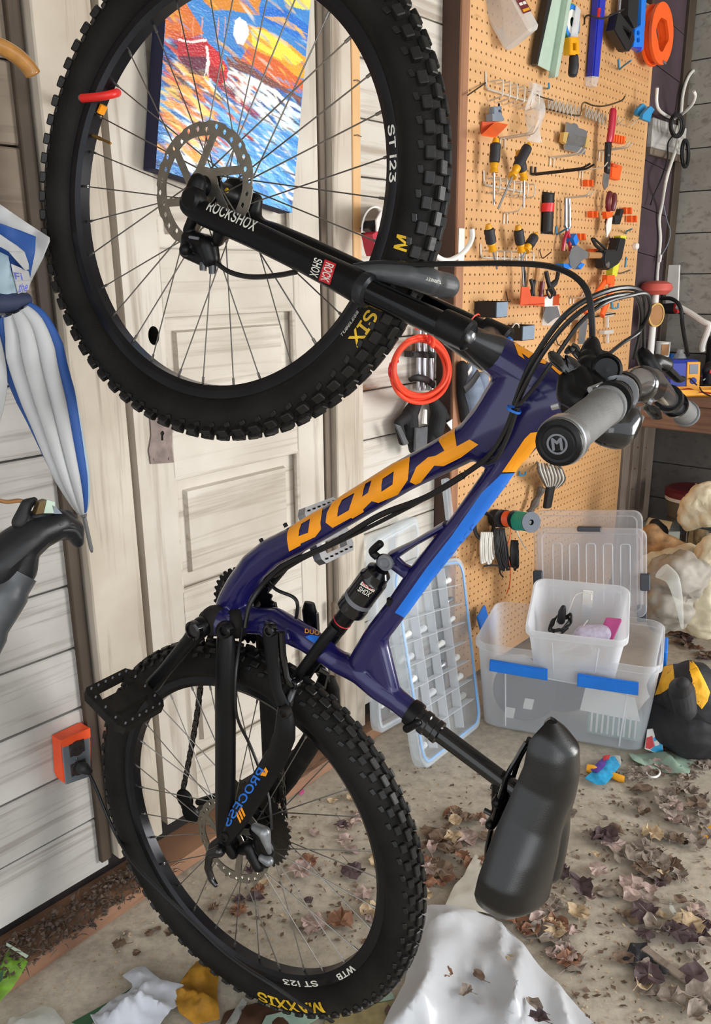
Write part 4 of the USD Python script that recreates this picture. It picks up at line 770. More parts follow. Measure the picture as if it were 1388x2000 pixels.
# tape roll with green label
t = thing('tape_roll', 'roll of tape with green and white round label behind the trough', 'tape', W(1112, 45, .03))
part(t, 'roll', lathe([(.020, -.012), (.050, -.012), (.050, .012), (.020, .012)], W(1110, 45, .03), -N_, 30), 'green_tape'); part(t, 'label', lathe([(.014, .0121), (.034, .0125), (.014, .0126)], W(1110, 45, .03), -N_, 28), 'white_plastic'); part(t, 'blue_mark', lathe([(.036, .0121), (.047, .0126), (.036, .0127)], W(1110, 45, .03), -N_, 28), 'blue_bright')
t = thing('keyhole_saw', 'black and yellow handled keyhole saw hanging on a wire prong', 'saw', W(1122, 100, .05))
part(t, 'grip', tube(cr([W(1120, 107, .05), W(1120, 128, .052), W(1117, 150, .05)], 4), [.011, .014, .015, .015, .016, .016, .0155, .014, .009], 12), 'driver_grip')
part(t, 'collar', plate([(1113, 72), (1130, 72), (1132, 108), (1113, 106)], .04, .022, [[(1119, 84), (1125, 84), (1125, 98), (1119, 98)]], .002), 'driver_yellow'); part(t, 'blade', plate([(1114, 75), (1128, 73), (1134, 20), (1126, 10)], .048, .003), 'frosted_plastic')
t = thing('spirit_level', 'long blue extruded bar with clear end cap hanging on the pegboard', 'level', W(1170, 90, .02))
part(t, 'bar', plate([(1169, -20), (1184, -20), (1169, 150), (1156, 148)], .006, .02), 'blue_level'); part(t, 'ridge', plate([(1173, -20), (1177, -20), (1163, 149), (1160, 148)], .026, .004), 'blue_level'); part(t, 'end_cap', plate([(1156, 148), (1169, 150), (1165, 170), (1155, 166)], .005, .022), 'clear_plastic', label='clear end cap'); part(t, 'red_vial', plate([(1169, 15), (1173, 15), (1171, 34), (1167, 34)], .0262, .004), 'red_plastic')
t = thing('caulk_gun', 'black steel jawed hand tool hanging right of the blue level', 'clamp', W(1220, 60, .06))
part(t, 'jaw', plate([(1199, 58), (1206, 24), (1213, 26), (1236, 56), (1240, 78), (1230, 100), (1222, 98)], .03, .028, [[(1216, 52), (1224, 58), (1232, 64), (1229, 76)]], .003), 'dark_steel'); part(t, 'rod', rod(W(1212, -20, .05), W(1208, 26, .05), .005, 12), 'silver'); part(t, 'body', plate([(1228, -20), (1248, -20), (1244, 52), (1238, 55), (1226, 30)], .03, .03), 'black_rubber')
t = thing('bar_clamp', 'bright blue plastic bar clamp with round holes beside the orange reel', 'clamp', W(1250, 50, .05))
part(t, 'rail', plate([(1253, -20), (1263, -20), (1256, 96), (1249, 102)], .04, .012), 'blue_bright')
rg = lambda x, y, a, b, n=12: [(x+a*math.cos(i*2*math.pi/n), y+b*math.sin(i*2*math.pi/n)) for i in range(n)]
part(t, 'jaw', plate([(1240, 56), (1252, 48), (1254, 92), (1236, 92)], .036, .02, [rg(1246, 64, 2.6, 4.6), rg(1246, 78, 2.6, 4.6)], .002), 'blue_bright'); part(t, 'shoe', plate([(1236, 92), (1253, 92), (1252, 101), (1247, 98), (1243, 95)], .036, .018), 'blue_level')
# orange reel
C0 = W(1272, 70, .03); t = thing('fish_tape_reel', 'bright orange wire reel hanging at the top right of the pegboard', 'reel', C0)
a = np.linspace(0, 2*np.pi, 49)[:-1]
def disc_(R, r, off, th):
    inn = [(r*(1+.13*math.cos(4*x+.4))*math.cos(x), r*(1+.10*math.sin(3*x))*math.sin(x)) for x in a]
    return xf(ext(Polygon([(R*math.cos(x), R*math.sin(x)) for x in a], [inn]).buffer(0), th), C0-N_*off, D_, ZV, -N_)
part(t, 'back_flange', disc_(.098, .055, 0, .008), 'orange_plastic'); part(t, 'front_flange', disc_(.098, .052, .030, .010), 'orange_plastic'); part(t, 'drum', disc_(.085, .055, .006, .026), 'orange_plastic'); part(t, 'tape_end', tube([C0-N_*.040-ZV*.085+D_*.02, C0-N_*.042-ZV*.088+D_*.04], .005, 8), 'silver')
t = thing('s_wire', 'black bent wire prong across the blue level', 'hook', W(1170, 33, .04)); part(t, 'wire', wire([(1141, 48, .002), (1142, 34, .004), (1150, 30, .03), (1168, 35, .05), (1182, 35, .06), (1196, 28, .075), (1218, 18, .08)], .0028), 'cord_black')
# pegboard hooks: pairs of prongs out of the board
def rbend(P, r, n=7, q0=.006):          # wire through world points with rounded corners
    out = [P[0]]
    for a, b, c in zip(P[:-2], P[1:-1], P[2:]):
        d0, d1 = unit(a-b), unit(c-b); q = min(q0, .4*np.linalg.norm(a-b), .4*np.linalg.norm(c-b)); out += [b+d0*q, b+(d0+d1)*q*.3, b+d1*q]
    return tube(out+[P[-1]], r, n)
def prongs(n, px, py, dx, o=.07, lift=8, r=.0021, mat='wire_steel', lab=None, drop=17, gap=9):
    t = thing('pegboard_hook', lab, 'hook', W(px, py, .01), None); A_ = W(px, py, .004); o = o*.85; dz = ZV*drop*.0014; up = ZV*lift*.0022
    g_ = D_*.026 if n > 1 else D_*.02
    part(t, 'back_loop', rbend([A_-dz, A_, A_+g_, A_+g_-dz], r), mat)
    for i in range(n): X = A_+g_*i; part(t, 'prong', rbend([X, X-N_*o*.5+ZV*.001, X-N_*o+ZV*.003, X-N_*o*1.14+up], r), mat)
prongs(2, 977, 269, 0, .11, lab='double wire hook right of the orange corner bracket'); prongs(2, 1074, 307, 0, .11, lab='double wire hook under the silver contour gauge')
prongs(1, 1132, 333, 0, .10, lab='single wire hook left of the red handled tool, lower of two', gap=7); prongs(2, 1170, 294, 0, .11, lab='wire hook left of the red handled tool, upper of two', drop=24)
prongs(2, 1037, 340, 0, .20, r=.0032, mat='dark_steel', lab='long black double hook reaching right of the upper screwdriver rack', lift=6, drop=-16, gap=14)
prongs(1, 984, 416, 0, .06, lab='bent wire hook below the upper screwdriver rack', drop=22, gap=8); prongs(2, 1113, 582, 0, .05, lab='small wire hook behind the brake hoses, upper of two', drop=14, gap=6); prongs(2, 1108, 624, 0, .05, lab='small wire hook behind the brake hoses, lower of two', drop=14, gap=6)
prongs(2, 1104, 386, 0, .09, lab='double wire hook holding the red handled pliers', gap=6)
for (q, lab) in (([(1053, 488, .003), (1058, 505, .012), (1064, 502, .03), (1076, 492, .05)], 'bent wire hook right of the lower screwdriver rack'), ([(988, 570, .003), (992, 590, .02), (997, 588, .03)], 'small bent wire hook left of the orange tool holder'), ([(1084, 655, .003), (1088, 672, .01), (1096, 676, .012), (1102, 664, .006)], 'small bent wire loop below the scraper blade'), ([(1033, 178, .003), (1058, 190, .05), (1080, 196, .07)], 'thick bent wire by the clear bag')):
    m = bent(q, .0018); single('wire_hook', m, 'wire_dark', lab, 'hook')
def angle_hook(pts, lab, mat='blue_plastic', wdt=.006): single('plastic_hook', bent(pts, wdt*.5), mat, lab, 'hook')
angle_hook([(1208, 116, .004), (1209, 136, .005), (1218, 128, .05), (1232, 118, .09)], 'blue angled peg hook under the black clamp'); angle_hook([(1068, 173, .004), (1072, 172, .03), (1071, 163, .04)], 'small blue peg hook above the clear bag')
angle_hook([(1086, 442, .003), (1086, 459, .006), (1100, 450, .05), (1108, 446, .07)], 'teal angled peg hook beside the cut-out'); angle_hook([(1191, 465, .003), (1191, 477, .008), (1202, 476, .02), (1205, 470, .02)], 'dark blue peg hook under the garden snips', 'blue_level'); angle_hook([(1223, 456, .003), (1222, 452, .02), (1234, 447, .06)], 'pale blue peg hook at the right of the pegboard')
angle_hook([(1223, 502, .004), (1221, 522, .004)], 'upright teal peg hook right of the staple gun'); angle_hook([(1211, 534, .003), (1215, 533, .02), (1231, 527, .06)], 'grey blue peg hook below the staple gun', 'grey_plastic')
angle_hook([(1194, 588, .003), (1195, 602, .006), (1206, 602, .018), (1207, 592, .02)], 'teal peg hook behind the brake hoses'); angle_hook([(1014, 921, .003), (1014, 929, .012), (1025, 928, .025), (1026, 921, .028)], 'teal peg hook left of the hanging rope'); angle_hook([(1049, 903, .003), (1049, 915, .02), (1070, 912, .06)], 'teal peg hook holding the grey rope')
# orange clips
def clip(px, py, lab, w=12):
    t = thing('tool_clip', lab, 'clip', W(px, py, .008)); X = lambda a, b, o: W(px+a, py+b, o)
    part(t, 'base', plate([(px, py), (px+w, py+w*.12), (px+w-1, py+10), (px, py+9)], .001, .007), 'orange_plastic')
    for k in (0, w-3): part(t, 'jaw', plate([(px+k, py-1), (px+k+3, py-.6), (px+k+3, py+12), (px+k, py+11)], .008, .018), 'orange_plastic')
for px, py, lab in ((1147, 352, 'orange clip left of the red handled tool blade'), (1156, 413, 'orange clip left of the garden snips'), (1132, 457, 'orange clip above the putty knife'), (1157, 487, 'orange clip behind the putty knife handle'), (1222, 406, 'orange clip right of the black bracket'), (1232, 422, 'lowest orange clip near the right edge of the pegboard')): clip(px, py, lab)
single('tool_holder_strip', cat(plate([(1196, 262), (1222, 267), (1218, 281), (1194, 276)], .001, .006), *[plate([(1198+k*5, 262+k), (1201+k*5, 262.6+k), (1200+k*5, 277+k), (1197+k*5, 276+k)], .007, .016) for k in range(5)]), 'orange_plastic', 'orange ribbed tool strip right of the red handle', 'clip strip')
t = thing('orange_block', 'square pale orange plastic holder beside the red handled tool', 'holder', W(1205, 335, .02)); part(t, 'block', plate([(1195, 317), (1216, 324), (1210, 352), (1193, 347)], .001, .02, ch=.003), 'orange_plastic'); part(t, 'slot', plate([(1197, 319), (1208, 322), (1207, 327), (1197, 325)], .0215, .006), 'rust_orange')
single('round_stud', lathe([(0, 0), (.013, 0), (.013, .012), (.010, .016), (0, .016)], W(1238, 481, .001), -N_, 20), 'white_plastic', 'small white round stud on the right of the pegboard', 'stud')
# wire racks
def rack(nm, pts, n, lab, h=16, dep=.06):
    (x0, y0), (x1, y1) = pts; t = thing(nm, lab, 'wire rack', W(x0, y0, .02)); L = lambda k, dy, o: (x0+(x1-x0)*k, y0+(y1-y0)*k+dy, o)
    part(t, 'mount', bent([L(-.05, -h*.9, .003), L(-.04, h*.2, .004), L(0, h*.45, .01), L(1, h*.45, .01)], .0028), 'wire_steel'); part(t, 'rail', tube([W(*L(0, h*.45, .012)), W(*L(1, h*.45, .012))], .0028, 7), 'wire_steel')
    for k in np.linspace(.06, .98, n): X = W(*L(k, -h*.2, .005)); z_ = ZV*h*.00175; part(t, 'loop', rbend([X, X-N_*dep*.7, X-N_*dep*.7-z_, X-z_*1.15], .0022), 'wire_steel')
rack('screwdriver_rack', ((952, 163), (1030, 187)), 6, 'empty white wire rack below the plastic tub', 24); rack('screwdriver_rack', ((948, 352), (1022, 366)), 6, 'wire rack holding three screwdrivers, upper of the two in use', 20); rack('screwdriver_rack', ((942, 494), (1020, 497)), 6, 'wire rack holding three screwdrivers, lower of the two in use', 20)
single('stand_off_wire', rod(W(948, 162, .005), W(913, 186, .02), .002, 7), 'wire_dark', 'dark wire strut running left from the empty wire rack', 'wire')
for (x0, y0, x1, y1, n, lab) in ((1070, 203, 1136, 223, 9, 'spring wire plier rack, left piece'), (1143, 220, 1188, 238, 7, 'spring wire plier rack, right piece beside the red handle')):
    m = tube(cr([W(x0+(x1-x0)*k/n+(0 if j % 2 else 1), y0+(y1-y0)*k/n+(-12 if j == 0 else 10), .012 if j == 0 else .04) for k in range(n) for j in (0, 1)], 4), .0026, 6); single('spring_rack', m, 'wire_steel', lab, 'wire rack')
single('brass_rod_hook', wire([(1056, 210, .02), (1090, 218, .03), (1128, 226, .04), (1135, 218, .045), (1136, 206, .045), (1142, 200, .05), (1158, 206, .06), (1180, 207, .07), (1212, 197, .09), (1220, 188, .09)], .0026), 'wire_brass', 'long curved dark brass rod across the spring racks', 'hook')
for i, q in enumerate((((1196, 222), (1204, 246)), ((1206, 228), (1222, 246)))): single('wire_hook', bent([(*q[0], .003), (q[0][0]+3, q[1][1]-4, .01), (q[1][0], q[1][1], .03), (q[1][0]+14, q[1][1]-14, .07)], .0018), 'wire_steel', ('bent wire hook just right of the red handle', 'bent wire hook leading to the blue cable clip')[i], 'hook')
t = thing('cable_clip', 'light blue folded plastic clip at the right edge of the pegboard', 'clip', W(1258, 222, .05)); part(t, 'left_wing', plate([(1245, 213), (1256, 202), (1263, 208), (1254, 222), (1252, 228), (1243, 224)], .03, .012), 'blue_plastic'); part(t, 'right_wing', plate([(1262, 215), (1271, 207), (1278, 214), (1273, 222), (1269, 238), (1254, 232), (1256, 222)], .055, .012), 'blue_plastic'); part(t, 'wire', bent([(1258, 228, .05), (1246, 232, .04), (1232, 246, .02)], .0018), 'wire_steel')
# orange corner bracket with grey clamp
t = thing('corner_bracket', 'orange triangular bracket with a small grey clamp on top at the left of the pegboard', 'bracket', W(965, 245, .03)); part(t, 'side', plate([(942, 237), (968, 237), (941, 262)], .004, .004), 'rust_orange'); part(t, 'sheet', prism([W(966, 238, .004), W(992, 243, .004), W(992, 243, .004)+(W(941, 262, .06)-W(966, 238, .004)), W(941, 262, .06)], np.cross(W(992, 243, .004)-W(966, 238, .004), W(941, 262, .06)-W(966, 238, .004)), .004), 'orange_plastic')
part(t, 'clamp_foot', plate([(961, 222), (982, 226), (984, 236), (962, 236)], .02, .02), 'grey_plastic'); part(t, 'clamp_body', plate([(964, 208), (980, 207), (981, 228), (964, 227)], .022, .016, [[(974, 214), (979, 214), (979, 219), (974, 219)]], .002), 'grey_plastic'); part(t, 'clamp_pin', rod(W(974, 209, .03), W(974, 202, .03), .003, 8), 'black_rubber')
# clear bag
def bag(u, v):
    px = 1031+u*32-6*v+4*np.sin(v*9+u*4); py = 160+v*112+u*8; o = .035+.02*np.sin(u*5+v*7)+.03*np.sin(np.pi*u)*np.sin(np.pi*v)
    return np.stack([W(a, b, c) for a, b, c in zip(px.ravel(), py.ravel(), o.ravel())]).reshape(*u.shape, 3)
single('clear_bag', thick(grid(bag, 12, 22), .001), 'clear_plastic', 'clear crumpled plastic pouch hanging from the wire rack', 'pouch', smooth=60)
# screwdrivers
def driver(a, b, tip, o, lab, g='driver_grip', L2=None):
    A_, B_ = W(*a, o), W(*b, o); T = W(*tip, o*.8); t = thing('screwdriver', lab, 'screwdriver', (A_+B_)/2, 'screwdrivers in the wire racks'); d = unit(B_-A_); L = np.linalg.norm(B_-A_)
    part(t, 'butt', lathe([(0, -.004), (.007, -.003), (.0095, .004), (.0105, .012), (0, .013)], A_, d, 16), 'driver_yellow')
    part(t, 'grip', lathe([(.009, .009), (.0145, .012), (.0155, .02), (.0145, L*.35), (.0155, L*.5), (.0145, L*.68), (.010, L*.72)], A_, d, 16), g)
    part(t, 'neck', lathe([(.0115, L*.7), (.0125, L*.76), (.009, L*.86), (.0135, L*.97), (.0125, L), (0, L)], A_, d, 12), 'driver_yellow')
    part(t, 'shank', rod(B_, T, .0032, 8), 'blade_steel')
driver((968, 272), (964, 337), (964, 400), .05, 'screwdriver with black grip standing at the left of the upper rack'); driver((1032, 283), (1000, 345), (972, 408), .075, 'screwdriver leaning sideways in front of the upper rack'); driver((1012, 296), (1023, 350), (1022, 405), .045, 'screwdriver half hidden behind the leaning one in the upper rack')
driver((953, 440), (962, 490), (970, 525), .05, 'screwdriver at the left of the lower rack'); driver((1011, 442), (1018, 492), (1022, 560), .05, 'screwdriver in the middle of the lower rack with a dark shank'); driver((1046, 458), (1026, 490), (1018, 508), .06, 'screwdriver tilted to the right at the end of the lower rack')
# contour gauge
t = thing('contour_gauge', 'silver contour gauge with wavy steel needles on the pegboard', 'gauge', W(1125, 270, .03))
part(t, 'needle_block', plate([(1107, 238), (1115, 243), (1121, 240), (1127, 243), (1130, 250), (1138, 252), (1146, 256), (1146, 270), (1142, 302), (1104, 292), (1103, 282)], .014, .006), 'blade_steel'); part(t, 'channel', plate([(1110, 259), (1148, 268), (1144, 287), (1105, 279)], .012, .018, ch=.004), 'silver')
for q in ([(1101, 258), (1110, 258), (1105, 281), (1099, 276)], [(1146, 267), (1151, 270), (1147, 288), (1142, 287)]): part(t, 'end_cap', plate(q, .018, .013), 'tan_brass')
# red handled snips
t = thing('grafting_tool', 'long tool with red vinyl handle and steel blade hanging on the pegboard', 'knife', W(1192, 250, .05)); part(t, 'handle', tube(cr([W(1197, 212, .05), W(1195, 240, .052), W(1190, 278, .05)], 5), [.011]+[.0155]*9+[.013], 14, flat=(N_, .7)), 'red_vinyl'); part(t, 'shank', plate([(1186, 277), (1195, 279), (1191, 340), (1184, 336)], .040, .010, ch=.002), 'black_rubber'); part(t, 'blade', plate([(1179, 338), (1190, 340), (1187, 364), (1181, 371), (1177, 360)], .042, .004), 'silver')
for py in (303, 328): part(t, 'rivet', lathe([(0, 0), (.005, 0), (.004, .003), (0, .003)], W(1188, py, .056), -N_, 12), 'silver')
# cut-out with a red torch in it
t = thing('torch', 'black and red torch standing in a rough cut-out of the pegboard', 'torch', W(1070, 415, .01)); part(t, 'cut_out', plate([(1059, 374), (1083, 377), (1079, 458), (1056, 456)], .0004, .0008), 'dark_void'); c = W(1071, 380, .012); part(t, 'body', tube([W(1070, 380, .014), W(1068, 452, .014)], .017, 14), 'black_rubber'); part(t, 'red_ring', tube([W(1070, 397, .016), W(1069, 414, .016)], .0205, 16), 'red_plastic')
t = thing('pliers', 'long nosed pliers with red handles hanging head up', 'pliers', W(1108, 440, .03))
for s in (-1, 1): part(t, 'jaw', tube([W(1108+s*3, 388, .03), W(1108+s*4, 440, .03), W(1108+s*1, 450, .03)], [.005, .006, .006], 8), 'blade_steel'); part(t, 'handle', tube(cr([W(1108-s*1, 448, .03), W(1107+s*5, 468, .03), W(1106+s*7, 490, .03)], 4), .006, 8), 'red_vinyl', label='red handle')
t = thing('garden_snips', 'garden snips with two dark red handles and orange joint', 'snips', W(1194, 410, .04)); part(t, 'handle', tube(cr([W(1191, 374, .04), W(1187, 392, .045), W(1188, 412, .04)], 4), [.004]+[.0095]*7+[.008], 10), 'oxblood'); part(t, 'handle', tube(cr([W(1199, 377, .04), W(1199, 396, .045), W(1195, 412, .04)], 4), [.004]+[.0095]*7+[.008], 10), 'oxblood'); part(t, 'joint', plate([(1183, 413), (1198, 414), (1195, 424), (1185, 427)], .034, .016), 'orange_plastic'); part(t, 'blade', plate([(1189, 420), (1196, 424), (1193, 448), (1185, 464), (1184, 440)], .04, .004), 'white_plastic'); part(t, 'blade', plate([(1184, 424), (1189, 424), (1186, 462), (1183, 446)], .034, .005), 'dark_steel')
t = thing('black_bracket', 'small black stepped plastic bracket right of the garden snips', 'bracket', W(1210, 425, .01)); part(t, 'plate', plate([(1212, 408), (1219, 408), (1211, 438), (1200, 437), (1200, 422), (1208, 420)], .001, .016, ch=.002), 'black_rubber')
t = thing('putty_knife', 'wide grey putty knife with brown handle lying sideways on blue hooks', 'putty knife', W(1130, 500, .05)); part(t, 'blade', plate([(1127, 478), (1134, 484), (1146, 491), (1150, 492), (1150, 504), (1140, 506), (1130, 516), (1122, 526), (1113, 518), (1111, 500), (1116, 486)], .05, .003), 'blade_steel'); part(t, 'handle', tube([W(1148, 498, .052), W(1176, 499, .052)], [.011, .010], 12, flat=(N_, .6)), 'brown_wood'); part(t, 'ferrule', tube([W(1172, 499, .052), W(1177, 499, .052)], .0105, 12, flat=(N_, .7)), 'silver')
for q in ([(1100, 514), (1112, 516), (1116, 524), (1102, 526)], [(1128, 520), (1136, 513), (1142, 516), (1134, 526)], [(1119, 466), (1125, 456), (1130, 470), (1124, 480)]): part(t, 'blue_hook', plate(q, .02, .028), 'blue_bright')
t = thing('staple_gun', 'black and yellow hand staple gun hanging upside down on the pegboard', 'staple gun', W(1195, 490, .05)); part(t, 'body', plate([(1182, 489), (1204, 487), (1210, 464), (1223, 466), (1219, 485), (1215, 505), (1208, 516), (1190, 527), (1181, 523), (1179, 508)], .03, .035, ch=.004), 'black_rubber'); part(t, 'lever', bent([(1156, 466, .05), (1162, 478, .05), (1180, 494, .05)], .006), 'black_rubber'); part(t, 'lever', bent([(1160, 466, .05), (1184, 488, .05)], .004), 'black_rubber'); part(t, 'pivot', lathe([(0, 0), (.011, 0), (.010, .004), (0, .004)], W(1186, 517, .066), -N_, 18), 'silver'); part(t, 'yellow_tip', plate([(1211, 460), (1222, 460), (1223, 468), (1212, 468)], .035, .025), 'lime_tape'); part(t, 'yellow_grip', plate([(1197, 522), (1210, 512), (1204, 540), (1195, 540)], .034, .025), 'lime_tape')
t = thing('orange_shears', 'pair of long orange handled shears hanging behind the brake hoses', 'shears', W(1180, 580, .05)); part(t, 'handle', tube(cr([W(1194, 545, .05), W(1190, 575, .05), W(1175, 617, .05)], 4), .014, 10, flat=(N_, .6)), 'orange_plastic'); part(t, 'handle', tube(cr([W(1185, 545, .05), W(1160, 580, .05), W(1143, 612, .05)], 4), .012, 10, flat=(N_, .6)), 'orange_plastic'); part(t, 'pivot_block', plate([(1186, 537), (1200, 537), (1200, 556), (1185, 554)], .04, .02), 'orange_plastic'); part(t, 'lower_rail', rod(W(1140, 622, .03), W(1201, 612, .03), .003, 8), 'wire_dark')
t = thing('chisel', 'grey steel chisel blade hanging under the orange shears', 'chisel', W(1138, 650, .03)); part(t, 'blade', plate([(1134, 622), (1148, 624), (1141, 672), (1130, 672)], .03, .005), 'blade_steel')
for k, lab in enumerate(('pale blue wire clip upper of two behind the brake hoses', 'pale blue wire clip lower of two behind the brake hoses')): single('cord_clip', cat(plate([(1180, 612+k*34), (1198, 610+k*34), (1198, 617+k*34), (1180, 619+k*34)], .01, .02), plate([(1186, 619+k*34), (1189, 619+k*34), (1189, 640+k*30), (1186, 640+k*30)], .012, .006)), 'frosted_plastic', lab, 'clip')
# orange tool holder
t = thing('tool_holder', 'orange red plastic tool holder box fixed low on the pegboard', 'tool holder', W(1050, 580, .04))
fr_ = [(1019, 560), (1033, 560), (1037, 578), (1063, 580), (1063, 598), (1016, 595)]
part(t, 'front_lip', plate(fr_, .05, .004), 'rust_orange'); part(t, 'base', prism(wt([(1016, 595, .0), (1063, 598, .0), (1063, 598, .054), (1016, 595, .054)]), ZV, .004), 'rust_orange'); part(t, 'end_wall', prism(wt([(1063, 576, .0), (1063, 576, .054), (1063, 598, .054), (1063, 598, .0)]), D_, .003), 'orange_plastic'); part(t, 'label_face', plate([(1063, 580), (1087, 574), (1087, 598), (1063, 599)], .03, .003), 'white_plastic', label='white face')
single('carpenter_pencil', obox(W(1046, 555, .03), W(1050, 530, .03)-W(1044, 580, .03), D_, -N_, .12, .016, .010), 'brown_wood', 'flat brown wooden stick standing in the orange tool holder', 'stick')
t = thing('spring_clamp', 'black spring clamp stuck in the orange tool holder', 'clamp', W(1078, 560, .04))
for q in ([(1066, 530, .04), (1072, 556, .045), (1082, 575, .04)], [(1090, 528, .04), (1086, 548, .045), (1074, 560, .04)]): part(t, 'jaw', tube(cr([W(*x) for x in q], 4), [.007]*5+[.010]*3+[.007], 10), 'black_rubber')
part(t, 'ring', tube(cr(wt([(1068, 570, .05), (1074, 562, .05), (1080, 570, .05), (1074, 582, .05)]), 5, True), .0035, 8, True), 'black_rubber')
single('dark_pliers', cat(tube(cr(wt([(1036, 545, .03), (1040, 562, .035), (1037, 578, .03)]), 4), [.006]*9, 8), tube(cr(wt([(1044, 548, .03), (1040, 562, .03), (1042, 578, .03)]), 4), [.006]*9, 8)), 'black_rubber', 'small black pliers in the left of the orange tool holder', 'pliers')
single('long_bit', tube([W(1019, 505, .04), W(1024, 535, .04), W(1024, 572, .04)], [.004, .005, .0035], 8), 'black_rubber', 'thin black driver hanging left of the wooden stick', 'driver')
single('marker_pen', tube([W(1059, 550, .03), W(1055, 588, .03)], .008, 12), 'oxblood', 'dark red capped marker in the orange tool holder', 'marker')
t = thing('scraper_blade', 'grey clear packet with a steel scraper blade below the orange holder', 'blade', W(1078, 616, .02)); part(t, 'blade', plate([(1065, 600), (1088, 598), (1094, 618), (1083, 622), (1070, 632), (1061, 617)], .012, .003), 'blade_steel'); part(t, 'sleeve', plate([(1062, 600), (1091, 590), (1096, 622), (1084, 636), (1059, 636)], .008, .003), 'clear_plastic')
def bin_(px, lab, face=1):
    (ax, ay), (bx, by) = px[0], px[1]; A_, B_ = W(ax, ay, .0), W(bx, by, .0); hgt = px[2]; t = thing('parts_bin', lab, 'bin', A_-ZV*hgt); dp = px[3]
    L = np.linalg.norm(B_-A_); c = (A_+B_)/2-ZV*hgt/2-N_*dp/2; x = unit((B_-A_)*V(1, 1, 0))
    for (off, s_) in ((-N_*(dp/2-.002), (L, .003)), (N_*(dp/2-.002), (L, .003))): part(t, 'wall', xf(cbox(s_[0], s_[1], hgt, .001), c+off, x, -N_, ZV), 'black_rubber')
    for s in (-1, 1): part(t, 'wall', xf(cbox(.003, dp, hgt, .001), c+x*s*(L/2-.002), x, -N_, ZV), 'black_rubber')
    part(t, 'floor', xf(cbox(L, dp, .003, .001), c-ZV*(hgt/2-.002), x, -N_, ZV), 'black_rubber'); part(t, 'label_face', xf(cbox(L*.94, .002, hgt*.92, .0006), c-N_*(dp/2+.0008), x, -N_, ZV), 'slate_face', label='grey blue front face')
bin_(((926, 588), (949, 588), .046, .075), 'black open parts bin on the pegboard, left of the two'); bin_(((986, 632), (1010, 636), .046, .062), 'black open parts bin on the pegboard, right of the two above the head tube')
single('white_cable_loop', wire([(1000, 640, .04), (1006, 632, .05), (1012, 634, .05), (1014, 642, .05)], .002), 'cord_white', 'white wire loop sticking out of the right parts bin', 'wire')
# white curved hook left of the board
t = thing('white_hook', 'white curved utility hook on the stud left of the pegboard', 'hook', W(890, 500, .05)); part(t, 'arm', tube(cr([W(921, 447, .10), W(922, 462, .10), W(914, 482, .09), (W(896, 500, .08)), W(872, 509, .06), W(852, 500, .05), W(842, 487, .05)], 5), .007, 10), 'white_plastic'); part(t, 'plate', wbox(2.028, 2.056, .005, .009, 1.36, 1.46), 'white_plastic'); part(t, 'stem', rod(S(2.042, .006, 1.39), W(880, 507, .065), .006, 10), 'white_plastic')
# rope, cords and spools low on the board
t = thing('rope_hank', 'hank of grey braided rope with black band hanging on a teal hook', 'rope', W(1075, 935, .05))
for k in range(15):
    f = k/14; p = [W(1050+f*42, 905+4*f, .05+.02*math.sin(k)), W(1051+f*48, 916+6*f, .075), W(1056+f*46, 930+f*8, .075), W(1066+f*22, 949+f*3, .055)]
    part(t, 'rope_strand', tube(cr(p, 5), .0045, 7), 'rope_light' if k % 2 else 'rope_dark')
part(t, 'band', tube([W(1075, 948, .05), W(1068, 990, .04)], [.024, .022], 14, flat=(N_, .6)), 'black_rubber'); part(t, 'tail', tube(cr([W(1058, 952, .05), W(1050, 972, .04), W(1040, 990, .035), W(1034, 1002, .03)], 5), [.012+.003*math.sin(i) for i in range(16)], 8), 'rope_dark')
def hank(nm, lab, x0, x1, y0, y1, n, mat, o=.04, r=.0028, cross=0, seed=1):
    q = random.Random(seed); t = thing(nm, lab, 'cord', W((x0+x1)/2, y0, o))
    for k in range(n):
        f = (k+.5)/n; x = x0+(x1-x0)*f; e = y1-q.uniform(0, 10); w_ = q.uniform(2, 5)
        part(t, 'cord_loop', tube(cr([W(x, y0, o), W(x-w_*.5+cross*f, (y0+e)/2, o+.012), W(x+cross, e, o+.008), W(x+w_+cross, e-3, o), W(x+w_*.9, (y0+e)/2, o-.012), W(x+1, y0, o-.006)], 4), r, 6), mat)
    return t
hank('cord_hank', 'hank of white cord hanging at the lower pegboard', 938, 962, 1040, 1100, 6, 'cord_white', .05, .0038, 0, 3); hank('cord_hank', 'thick hank of black cord below the orange spool', 966, 984, 1032, 1112, 9, 'cord_black', .05, .003, 10, 4); hank('cord_hank', 'black cord bundle tied with white wire at the right of the hanks', 998, 1010, 1056, 1112, 7, 'cord_black', .045, .003, 0, 5)
t = thing('cord_coil', 'round coil of black wire behind the hanging cords', 'wire coil', W(945, 1020, .04))
for k in range(6): part(t, 'turn', tube(cr([W(945+(16+k)*math.cos(x), 1028+(24+k*.8)*math.sin(x), .03+.004*k) for x in np.linspace(0, 2*np.pi, 13)[:-1]], 4, True), .0028, 6, True), 'cord_black')
single('wire_tail', wire([(1000, 1010, .06), (995, 1050, .06), (990, 1075, .06), (996, 1110, .055), (995, 1140, .05), (989, 1160, .03)], .0016), 'orange_plastic', 'thin orange wire hanging from the spools', 'wire'); single('wire_tail', wire([(1008, 1035, .07), (1014, 1050, .07), (1024, 1068, .06), (1030, 1076, .05)], .002), 'cord_white', 'short white wire end under the teal spool', 'wire'); single('cord_end', wire([(944, 1106, .05), (956, 1104, .06), (974, 1106, .06), (976, 1118, .055), (982, 1127, .05)], .003), 'cord_black', 'loose black cord end below the hanks', 'cord')
